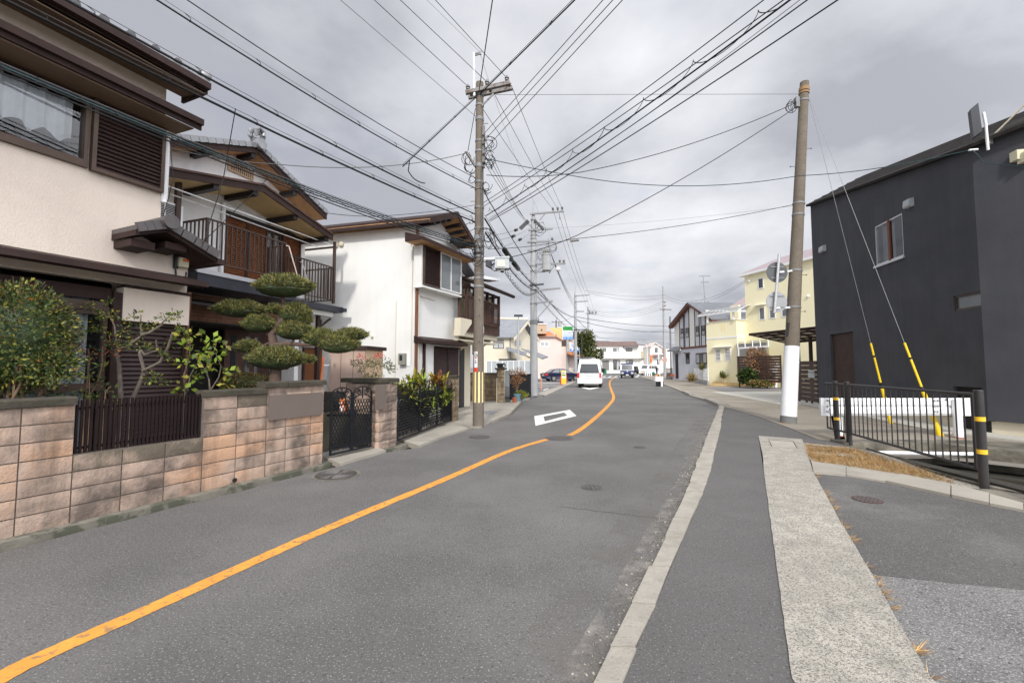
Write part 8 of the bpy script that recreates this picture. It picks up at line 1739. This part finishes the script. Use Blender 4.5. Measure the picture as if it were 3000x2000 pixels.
for i,(x,y,w,h,dy) in enumerate(pads):
    c=K9(x,y,.04*((i*7)%5-2)); rx,rz=w*S9*1.05,h*S9*1.25; ry=max(dy*.9,rx*.55); n=int(13000*(rx*ry)/(.70*.38))+1200
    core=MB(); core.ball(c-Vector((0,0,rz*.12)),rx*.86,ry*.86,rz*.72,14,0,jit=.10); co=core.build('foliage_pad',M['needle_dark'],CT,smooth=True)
    p,d=ell(n,c,(rx*.93,ry*.93,rz*.92),.80,up=.5,lump=.09); dd=d*np.array([1,1,1.4])+RG.normal(size=(n,3))*.75+np.array([0,0,.35])
    mats=[M['needle'],M['needle_light'],M['needle_dark'],M['leaf_yellow'],M['dry_brown']]
    leaves('needles',p,dd,.050,mats,co,.24,'blade',wts=[.46,.26,.20,.05,.03],sizevar=.5)
# round glossy shrub at far left
def plant(name,label,cat,u,v,Y,group=None): 
    b=PY(u,v,Y); return root(name,label,cat,(b.x,Y,0),group=group)
T=plant('round_shrub','large rounded broadleaf shrub with yellow-tipped leaves at the far left behind the wall','shrub',70,1100,5.15); c0=Vector(T.location)
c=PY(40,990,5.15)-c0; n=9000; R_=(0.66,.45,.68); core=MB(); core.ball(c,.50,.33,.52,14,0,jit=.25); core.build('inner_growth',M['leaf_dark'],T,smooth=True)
p1,d1=ell(n,c,R_,.74,lump=.05); p1b,d1b=ell(900,PY(160,1075,5.1)-c0,(.27,.28,.25),.5,lump=.1); pp=np.vstack([p1,p1b]); dd=np.vstack([d1,d1b])+RG.normal(size=(n+900,3))*.8
leaves('crown',pp,dd,.046,[M['leaf_green'],M['leaf_dark'],M['leaf_olive'],M['leaf_yellow'],M['leaf_orange']],T,.45,wts=[.34,.36,.24,.05,.01])
tg=MB(); 
for k in range(9): a=Vector((RND.uniform(-.25,.25),RND.uniform(-.1,.1),0)); jag_limb(tg,a,c+Vector((RND.uniform(-.45,.45),RND.uniform(-.25,.2),RND.uniform(-.3,.3))),.03,.010,6,.06,k)
for k in range(420):
    q,dq=ell(1,c,R_,.8); q=Vector(q[0]); dq=Vector(dq[0]); tg.tube([q-dq*.10,q+(dq+Vector((RND.uniform(-.5,.5),RND.uniform(-.5,.5),RND.uniform(0,.6))))*.05],.004,3)
tg.build('branches',M['twig'],T)
def leafclump(T,spots,size,mats,wts,per=40,rad=.16,asp=.45,name='leaves',droop=0):
    P=[];D=[]
    for s in spots:
        p,d=ell(per,s[:3],(rad*s[3],rad*s[3],rad*.8*s[3]),.2); P.append(p); D.append(d+RG.normal(size=(per,3))*.5)
    return leaves(name,np.vstack(P),np.vstack(D),size,mats,T,asp,wts=wts,droop=droop)
def treelet(name,label,cat,Y,limbs,clumps,k,size,mats,wts,per,rad,bark,asp=.45,base=None,group=None):
    b=k(*limbs[0][0][0],Y); T=root(name,label,cat,(b.x,Y,0),group=group); c0=Vector(T.location); m=MB()
    for i,(pts,r0,r1) in enumerate(limbs):
        P=[k(x,y,Y)-c0+Vector((0,.03*((i*3+j)%3-1) if j else 0,0)) for j,(x,y) in enumerate(pts)]
        if i==0 or (pts[0][1]>1150 and bark): P=[Vector((P[0].x,P[0].y,0))]+P
        m.tube(P,[r0+(r1-r0)*j/(len(P)-1) for j in range(len(P))],8)
    m.build('trunk',M[bark],T,smooth=True)
    sp=[(*(k(x,y,Y)-c0+Vector((0,RND.uniform(-.12,.12),0))),s) for x,y,s in clumps]
    leafclump(T,sp,size,mats,wts,per,rad,asp); return T
k4=lambda x,y,Y: PY(x/3.136,780+y/3.136,Y)
g5=[M['leaf_green'],M['leaf_dark'],M['leaf_olive'],M['leaf_yellow']]
treelet('pruned_tree','pruned small tree with two bare limbs and leafy tufts in front of the louvred door','tree',6.05,
 [([(1110,1230),(1100,1050),(1075,900),(1080,770),(1170,730),(1300,630)],.036,.018),([(1200,1250),(1290,1060),(1310,960),(1300,800),(1290,770)],.032,.016),([(1310,960),(1470,880),(1530,740),(1600,620)],.022,.014),([(1300,630),(1370,610),(1480,530)],.025,.014),([(1290,770),(1330,810),(1430,770),(1450,680)],.018,.010),([(1300,630),(1290,520),(1280,450)],.012,.006),([(1080,770),(1050,540),(960,400)],.012,.006),([(1480,530),(1560,450)],.010,.005)],
 [(1030,330,.7),(890,370,.8),(940,430,1),(860,520,.9),(1000,470,1),(1100,450,.8),(1140,600,1),(1060,660,1),(1060,720,.9),(1150,650,.8),(1250,440,.7),(1280,510,1),(1300,560,.8),(1380,540,.8),(1500,480,.9),(1560,440,.9),(1620,460,.7),(1250,710,1),(1200,740,.8),(1370,740,.6),(1520,790,.6),(1540,830,.5),(1640,560,.5),(1440,1010,1),(1470,1060,.9),(1420,1050,.8),(850,580,.8),(920,580,.7)],k4,.045,g5,[.40,.28,.2,.12],36,.105,'bark_grey')
treelet('nandina_shrub','reddish-leaved upright nandina beside the big curtained window','shrub',5.75,
 [([(790,1230),(800,1050),(800,850),(830,760)],.016,.008),([(800,1230),(900,1050),(920,900),(960,740)],.012,.006)],
 [(830,760,.8),(880,780,.8),(960,740,.9),(990,700,.7),(800,830,.8),(920,830,.9),(980,800,.8),(1010,790,.6),(780,740,.6)],k4,.038,[M['leaf_red'],M['leaf_orange'],M['leaf_dark']],[.5,.08,.42],26,.12,'twig',.35)
treelet('leafy_shrub','pale green drooping shrub poking over the low wall in front of the bar fence','shrub',5.6,
 [([(830,1300),(820,1120),(800,980)],.010,.005),([(960,1300),(970,1150),(1000,1100)],.010,.005)],
 [(810,980,.6),(850,1060,.8),(880,1120,.9),(830,1180,.8),(960,1160,.8),(1000,1230,.7),(1020,1270,.5),(700,1170,.8),(600,1170,.8),(450,1180,.8),(520,1180,.8),(900,1200,.7),(960,930,.5)],k4,.06,[M['leaf_green'],M['leaf_olive'],M['leaf_dark']],[.4,.2,.4],14,.12,'twig',.5)
treelet('fatsia_shrub','yellow-green broadleaf shrub left of the gate wall in front of the porch','shrub',7.0,
 [([(1700,1150),(1690,1000),(1730,820),(1760,650)],.016,.007),([(1720,1150),(1750,1000),(1790,900)],.014,.007),([(1930,1140),(1920,1040),(1880,960),(1850,870)],.014,.007),([(1940,1130),(2010,1020),(2020,920),(1990,790)],.012,.006),([(1880,960),(1960,800),(1980,700)],.008,.004)],
 [(1620,640,.8),(1680,640,.8),(1760,620,1),(1830,650,.9),(1560,690,.6),(1680,720,.9),(1740,790,.9),(1800,780,1),(1680,890,1.0),(1650,900,.8),(1860,780,.7),(1920,860,.9),(1950,690,.9),(2020,710,.7),(2040,800,.8),(1960,920,.8),(1880,920,.7),(1760,1020,1),(1850,1040,1.1),(1720,1140,.9),(1760,1050,.9),(2080,970,.9),(2120,990,.7),(1720,1100,.8),(2080,1080,.6)],k4,.09,[M['leaf_lime'],M['leaf_green'],M['leaf_yellow'],M['leaf_olive']],[.42,.28,.15,.15],11,.12,'bark_grey',.62)
# clipped low hedge behind the wall
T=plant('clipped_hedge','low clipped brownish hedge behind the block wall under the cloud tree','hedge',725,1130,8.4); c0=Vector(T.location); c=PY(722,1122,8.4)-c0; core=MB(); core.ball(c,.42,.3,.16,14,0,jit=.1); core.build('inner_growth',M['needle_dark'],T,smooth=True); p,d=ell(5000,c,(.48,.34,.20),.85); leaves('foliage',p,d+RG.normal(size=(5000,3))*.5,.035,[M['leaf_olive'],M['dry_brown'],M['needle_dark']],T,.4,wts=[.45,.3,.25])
# nandina by the gate pillar with red berries
k6_=lambda x,y,Y: PY(600+x/3.92,780+y/3.92,Y)
T=treelet('nandina_shrub','thin nandina with red berry clusters above the gate pillar','shrub',9.75,[([(1850,1330),(1840,1200),(1800,1090),(1790,1060)],.014,.006),([(1910,1330),(1940,1200),(1960,1100),(1970,1050)],.014,.006)],
 [(1700,1110,.9),(1760,1110,.8),(1800,1140,.9),(1860,1110,.9),(1950,1090,1),(1900,1130,.9),(2050,1090,.9),(2110,1130,.9),(2140,1160,.8),(2130,1200,.6),(1770,1190,.5),(2000,1140,.8),(1930,1240,.8),(1980,1270,.8),(1850,1260,.5),(2090,1140,.8)],k6_,.055,[M['leaf_green'],M['leaf_dark'],M['leaf_olive']],[.4,.4,.2],46,.14,'twig',.32); T['label']='thin nandina with red berry clusters above the gate pillar'
c0=Vector(T.location); m=MB(); 
for (x,y) in ((1790,1020),(1820,1050),(1775,1045),(1985,1010),(2010,1030),(1960,1035),(2040,1020)):
    for q in range(16): m.ball(k6_(x+RND.uniform(-28,28),y+RND.uniform(-30,30),9.75)-c0+Vector((0,RND.uniform(-.05,.05),0)),.011,n=5)
m.build('berries',M['berry'],T)
# strappy plants behind the three-leaf gate
def strappy(name,label,u,v,Y,n,L,mats,wts,spread=1.0):
    b=PY(u,v,Y); T=root(name,label,'plant',(b.x,Y,0)); P=[];F=[]; mb=MB(); c=b-Vector(T.location)
    for i in range(n):
        a=RG.uniform(0,6.28); e=RG.uniform(.1,1.0); d=Vector((math.cos(a)*math.sqrt(1-e*e)*spread,math.sin(a)*math.sqrt(1-e*e)*spread,e)); l=L*RG.uniform(.6,1.1); s=d.cross(Vector((0,0,1))).normalized()*.02; q=c+Vector((RG.uniform(-.2,.2),RG.uniform(-.12,.12),RG.uniform(-.25,.05)))
        m_=int(RG.choice(len(mats),p=wts)); p1=q+d*l*.6; p2=q+d*l-Vector((0,0,l*.22)); mb.add([q-s,q+s,p1+s,p1-s,p2],[(0,1,2,3),(3,2,4)],m_)
    mb.build('leaf_blades',mats,T); return T
YG=[M['leaf_yellow'],M['leaf_lime'],M['leaf_olive']]; OG=[M['leaf_orange'],M['leaf_yellow'],M['leaf_red']]
kz=lambda x,y: (900+x/3.733,1000+y/3.733)
for i,(x,y,l,ms) in enumerate(((1010,520,'yellow-green strappy plant at the left end behind the three-leaf gate',YG),(1200,430,'yellow-green strappy plant with orange tips behind the middle of the three-leaf gate',YG),(1440,420,'orange-tipped strappy plant behind the right end of the three-leaf gate',OG))):
    u,v=kz(x,y); strappy('strappy_plant',l,u,v,(9.9,10.9,12.2)[i],150,.42,ms,[.45,.35,.2])
for i,(x,y) in enumerate(((1100,560),(1230,600),(1340,560),(1450,620),(1150,700),(1300,700),(1500,560))):
    u,v=kz(x,y); T=strappy('strappy_plant','one of the lower yellow-green strappy clumps seen through the three-leaf gate',u,v,(10.2,11,11.6,12.1,10.6,11.3,12.3)[i],90,.38,[M['leaf_olive'],M['leaf_lime'],M['leaf_dark'],M['leaf_yellow']],[.3,.3,.2,.2]); T['group']='lower strappy clumps behind the gate'
bl=MB(); a=Vector((-3.0,9.9,0)); b=Vector((-2.0,12.9,0)); bl.bar(a+Vector((-.5,0,.35)),b+Vector((-.5,0,.35)),.15,.75); o=bl.build('planting_bed_wall',M['concrete_dirty']); tag(o,'low dark retaining wall of the planting bed behind the three-leaf gate','wall')
# potted dry tree and pots by the black fence
kb=lambda x,y,Y: PY(1350+x/3.92,850+y/3.92,Y)
YQ=20.6
def pot(lab,u0,u1,v0,v1,Y,m,name='plant_pot'):
    a=PY(u0,v1,Y); b=PY(u1,v0,Y); w=abs(b.x-a.x)/2; h=b.z-a.z; mb=MB(); mb.lathe((0,0,0),[(w*.70,0),(w*.95,h*.85),(w*1.02,h*.86),(w*1.02,h),(w*.9,h),(w*.86,h*.9)],18); o=mb.build(name,M[m],smooth=True); g=G((u0+u1)/2,v1,.05); o.location=((a.x+b.x)/2,Y,.05); return tag(o,lab,'plant pot')
pot('blue square-looking plant pot by the black fence under the dry tree',1504,1526,1157,1179,20.3,'pot_blue'); pot('small terracotta pot nearest the road by the black fence',1500,1515,1167,1182,19.6,'terracotta'); pot('pale grey-green pot right of the blue pot by the black fence',1524,1538,1162,1178,20.6,'pot_grey')
T=treelet('potted_dry_tree','dry potted conifer with rusty brown crown in front of the black fence','tree',YQ,[([(650,1190),(640,1080),(650,960)],.035,.015),([(650,1190),(615,1080),(610,980)],.02,.01)],
 [(600,950,1.4),(640,930,1.5),(690,940,1.3),(650,950,1.4),(620,990,1.2),(600,1040,.9),(690,1020,.9),(640,1010,1.1),(625,1100,.8),(650,1060,.8),(710,950,.8)],kb,.085,[M['dry_brown'],M['leaf_orange'],M['leaf_olive'],M['straw_red']],[.45,.25,.1,.2],55,.20,'twig',.5)
for (x,y,l) in ((690,1190,'small yellow-green plant in the blue pot'),(712,1215,'small bright green plant in the pale pot')):
    b=kb(x,y,20.5); T=root('potted_plant',l,'plant',tuple(b)); p,d=ell(300,(0,0,.05),(.28,.2,.13),.3); leaves('leaves',p,d+RG.normal(size=(300,3))*.5,.07,[M['leaf_lime'],M['leaf_olive'],M['leaf_yellow']],T,.4)
# stone wall, pillar, black fence
FWs=Fr(-2.55,20.4,84); T=froot('stone_wall','tan rock-faced block wall behind the striped pole at the back of the driveway','wall',FWs); p_=MB(); Lw=2.1; blocks(p_,[Lw*i/4 for i in range(5)],6,.05,0,lambda i,r:0,depth=.1,bump=.02,pitch=.21); p_.box(0,Lw,.012,.12,.05,1.31,1); p_.build('wall_blocks',[M['stone_tan'],M['joint']],T); m=MB(); m.box(-.0,Lw,-.03,.16,1.311,1.37); m.build('wall_cap',M['cap'],T)
FPs=Fr(PY(1457,1180,19.6).x,19.6,80); T=froot('gate_pillar','tan rock-faced pillar carrying a black flower box left of the black fence','pillar',FPs); T['label']='tan rock-faced pillar carrying a black flower box left of the black fence'; p_=MB(); blocks(p_,[0,.34],8,.0,0,lambda i,r:0,depth=.3,bump=.02,pitch=.19); p_.box(.01,.33,.012,.3,0,1.52,1); p_.build('pillar_body',[M['stone_tan'],M['joint']],T); m=MB(); m.box(-.06,.42,-.05,.36,1.521,1.60); m.build('cap_stone',M['cap'],T)
m=MB(); m.tube([(-.03,-.03,.0),(-.03,-.03,1.15)],.015,6); m.build('conduit',M['stucco_beige'],T)
m=MB(); m.prism([(-.14,-.12,0),(.14,-.12,0),(.18,-.14,.2),(-.18,-.14,.2)],(0,.24,0),0); m.box(.06,.2,-.16,-.145,.03,.17,0); m.box(.09,.15,-.165,-.161,.05,.13,1); o=m.build('flower_box',[M['plastic_black'],M['white_plain']]); o.location=FPs.o+FPs.x*.17+FPs.y*.15+Vector((0,0,1.602)); o.rotation_euler=(0,0,FPs.rz); tag(o,'black flower box on top of the tan stone pillar','flower box')
Af=PY(1494,1165,21.2); Bf=PY(1556,1162,23.3); d=Vector((Bf.x-Af.x,Bf.y-Af.y,0)); FB_=Fr(Af.x,Af.y,math.degrees(math.atan2(d.x,d.y))); T=froot('black_fence','solid black metal fence between the stone pillar and the second pole','fence',FB_); z1=FB_.q(1500,1099)[1]; L_=d.length; m=MB(); n=16
for i in range(n): m.box(L_*i/n,L_*(i+.97)/n,0,.03,.05,z1)
m.build('fence_boards',M['iron_black'],T); m=MB(); m.box(-.02,L_+.02,-.02,.05,z1+.001,z1+.04); m.build('fence_rail',M['iron_black'],T)
T=root('black_gate','narrow black bar gate folded open beside the tan stone pillar','gate',tuple(PY(1481,1180,19.9).xy)+(.0,)); m=MB(); 
for i in range(5): m.bar((i*.05,i*.02,.05),(i*.05,i*.02,1.45),.02,.03)
m.bar((0,0,1.45),(.22,.09,1.45),.03,.03); m.bar((0,0,.08),(.22,.09,.08),.03,.03); m.build('bars',M['iron_black'],T)
m=MB(); m.bar((0,0,0),(0,0,1.3),.35,.02); 
# round tree by the third pole, right garden plants
def crown_tree(name,label,u,v,Y,w,h,n,size,mats,wts,trunk='bark',cat='tree',z0=0,lump=.12,extra=()):
    c=PY(u,v,Y); T=root(name,label,cat,(c.x,Y,z0)); cz=c.z-z0; m=MB(); m.tube([(0,0,0),(0,0,max(.1,cz-h*.3))],[w*.12,w*.05],7)
    for k in range(5): jag_limb(m,(0,0,cz-h*.4),(RND.uniform(-w,w)*.5,RND.uniform(-w,w)*.4,cz+RND.uniform(-.2,.5)*h),w*.05,w*.02,5,w*.06,k)
    m.build('trunk',M[trunk],T,smooth=True); P=[];D=[]
    cl=[(0,0,cz,1.0)]+[(RND.uniform(-.55,.55)*w,RND.uniform(-.4,.4)*w,cz+RND.uniform(-.5,.6)*h,RND.uniform(.4,.6)) for _ in range(7)]+[(e[0]*w,0,cz+e[1]*h,e[2]) for e in extra]
    for x,y,z,s in cl: p,d=ell(int(n*s/3.2),(x,y,z),(w*s,w*.8*s,h*s),.55,lump=lump); P.append(p); D.append(d)
    P=np.vstack(P);D=np.vstack(D)+RG.normal(size=(len(P),3))*.6; leaves('crown',P,D,size,mats,T,.55,wts=wts); return T
crown_tree('round_tree','dark olive-green round tree in front of the far white house',1707,1015,66,2.1,2.1,5200,.30,[M['leaf_dark'],M['leaf_green'],M['leaf_olive']],[.35,.35,.3],extra=((1.15,-.55,.35),(-.9,-.7,.4)))
crown_tree('bare_brown_tree','leafless reddish-brown ornamental tree before the slat fence',2218,1062,33.5,.95,1.15,2600,.13,[M['dry_brown'],M['straw_red'],M['twig']],[.4,.3,.3],'twig',z0=.4)
crown_tree('dark_shrub','dark green spiky shrub left of the reddish tree',2190,1103,32.8,.70,.60,1500,.20,[M['leaf_dark'],M['leaf_green']],[.7,.3],'twig','shrub',z0=.2)
crown_tree('ground_shrub','low green groundcover shrub at the foot of the mailbox post',2225,1123,32.4,.95,.20,1500,.12,[M['leaf_green'],M['leaf_olive'],M['straw_red']],[.4,.35,.25],'twig','shrub',z0=.1)
for (u,v,Y,l,L) in ((2118,1100,38,'cycad-like fern at the foot of the yellow house',.75),(2259,1102,32.8,'small cycad left of the white mailbox post',.8),(2058,1076,41,'spiky yucca above the white mesh fence',.9)): strappy('spiky_plant',l,u,v,Y,110,L,[M['leaf_green'],M['leaf_olive'],M['leaf_yellow']],[.5,.3,.2],1.0)
strappy('dry_plant','drooping straw-coloured plant against the white fence base',2026,1110,37.5,200,1.0,[M['straw'],M['leaf_olive'],M['leaf_yellow']],[.5,.3,.2],1.0)
# dry grass on the verge and tufts along the pavement edge
vx=g2((2360,1305),(2487,1318),(2560,1335),(2721,1388),(2800,1420),(2640,1396),(2480,1368),(2375,1352))
def inpoly(p,poly):
    c=False; j=len(poly)-1
    for i in range(len(poly)):
        if (poly[i][1]>p[1])!=(poly[j][1]>p[1]) and p[0]<(poly[j][0]-poly[i][0])*(p[1]-poly[i][1])/(poly[j][1]-poly[i][1])+poly[i][0]: c=not c
        j=i
    return c
xs=[p[0] for p in vx]; ys=[p[1] for p in vx]; P=[]
while len(P)<11000:
    p=(RND.uniform(min(xs),max(xs)),RND.uniform(min(ys),max(ys)))
    if inpoly(p,vx) and mnoise.noise(Vector((p[0]*2.5,p[1]*2.5,3)))>RND.uniform(-.55,.25): P.append((p[0],p[1],.018))
P=np.array(P); D=np.stack([RG.normal(size=len(P))*.9,RG.normal(size=len(P))*.9,np.abs(RG.normal(size=len(P)))*.45+.12],1)
o=leaves('dry_grass',P,D,.095,[M['straw'],M['straw_red'],M['moss'],M['dry_brown']],None,.05,'blade',wts=[.42,.33,.15,.10]); tag(o,'dry straw-coloured grass on the verge beside the ditch','grass',kind='stuff')
P=[];D=[]
edge=g2((2384,1389),(2460,1530),(2545,1675),(2726,2000))
for i in range(len(edge)-1):
    for k in range(60):
        t=RND.random(); a=edge[i];b=edge[i+1]; 
        cl_=mnoise.noise(Vector((a[0]+(b[0]-a[0])*t,a[1]+(b[1]-a[1])*t,0))*6)
        if cl_>.08:
            for q in range(5): P.append((a[0]+(b[0]-a[0])*t+RND.uniform(-.01,.03),a[1]+(b[1]-a[1])*t+RND.uniform(-.02,.02),.01)); D.append((abs(RND.gauss(0,1))*.7,RND.gauss(0,.6)-.3,.35))
for k in range(60): P.append((7.96+RND.uniform(-.35,.0),12.48+RND.uniform(-.05,.05),.04)); D.append((RND.gauss(0,1),RND.gauss(0,1),.6))
for k in range(420):
    q=edge[0]; 
# thin grass line along the wall gutter on the left
o=leaves('grass_tufts',np.array(P),np.array(D),.075,[M['straw'],M['straw_red']],None,.06,'blade',wts=[.7,.3]); tag(o,'pale dry tufts growing along the concrete pavement edge','grass',kind='stuff')
P=[];D=[]
for i in range(2200):
    t=RND.random(); s=RND.random()
    x0,y0=G(2078,1131).xy; a=Vector((*G(2078,1131).xy,.05))*(1-s)+Vector((*G(2420,1133).xy,.05))*s; b=Vector((21.0,44,.9))*(1-s)+Vector((30,36,.8))*s; p=a+(b-a)*t*.6; P.append(tuple(p)); D.append((RND.gauss(0,1),RND.gauss(0,1),.6))
o=leaves('garden_grass',np.array(P),np.array(D),.22,[M['straw'],M['straw_red'],M['moss']],None,.08,'blade',wts=[.6,.25,.15]); tag(o,'dry garden grass before the yellow house','grass',kind='stuff')
# ---------------- manhole covers ----------------
def cover(u,v,d,label,mc='iron_cover',style=0,zc=.002,ring=True):
    c=G(u,v); T=root('manhole_cover',label,'manhole cover',(c.x,c.y,zc)); m=MB(); r=d/2
    if ring: m.lathe((0,0,0),[(r*1.0,0),(r*1.14,0),(r*1.14,.004),(r*1.0,.004)],28); m.build('frame_ring',M['iron_ring'] if style!=2 else M['concrete_dirty'],T)
    m=MB(); m.lathe((0,0,0),[(r*.98,.0),(r*.98,.006),(0.001,.0062)],28); m.build('cover_plate',M[mc],T); m=MB()
    if style==2:
        for k in range(1,7):
            rr=r*(.92-k*.12)
            for s in range(4):
                a0=s*math.pi/2+.12; a1=(s+1)*math.pi/2-.12; pts=[(rr*math.cos(a0+(a1-a0)*j/8),rr*math.sin(a0+(a1-a0)*j/8),.008) for j in range(9)]; m.tube(pts,.010,4)
    else:
        st=.055
        n=int(r/st)
        for i in range(-n,n+1):
            for j in range(-n,n+1):
                if (i*st)**2+(j*st)**2<(r*.9)**2: m.box(i*st-.017,i*st+.017,j*st-.017,j*st+.017,.006,.0095)
    m.build('relief',M['iron_ring'],T); return T
cover(1735,1428,.27,'small round iron cover in the right lane, nearest the camera'); cover(1874,1310,.23,'small round iron cover in the right lane, further away'); cover(1638,1283.5,.60,'large round iron cover interrupting the yellow centre line'); cover(1404,1280,.50,'round iron cover near the foot of the striped pole','iron_cover',0,ring=False); cover(985,1391,.62,'round ribbed drain cover by the entry slab, in a concrete ring','iron_cover',2); cover(2541,1467,.32,'rusty brown round cover in the side street','rust_cover',0,.015,ring=False)
# loose pebbles along the road side of the kerb
P=[];D=[]
for i in range(900):
    s_=RND.uniform(4.5,15); a=alongp(K0,s_); b=alongp(K0,s_+.1); d=(b-a).normalized(); n=Vector((-d.y,d.x,0)); w_=abs(RND.gauss(0,.07))*(1+.5*mnoise.noise(Vector((s_*1.3,0,0)))); q=a+n*(w_+.01); P.append((q.x,q.y,.003)); D.append((RND.gauss(0,1),RND.gauss(0,1),.35))
o=leaves('gravel',np.array(P),np.array(D),.016,[M['concrete_dirty'],M['gravel_soil'],M['concrete_lid']],None,.8,'leaf',wts=[.4,.3,.3]); tag(o,'loose pebbles along the road side of the worn kerb','gravel',kind='stuff')
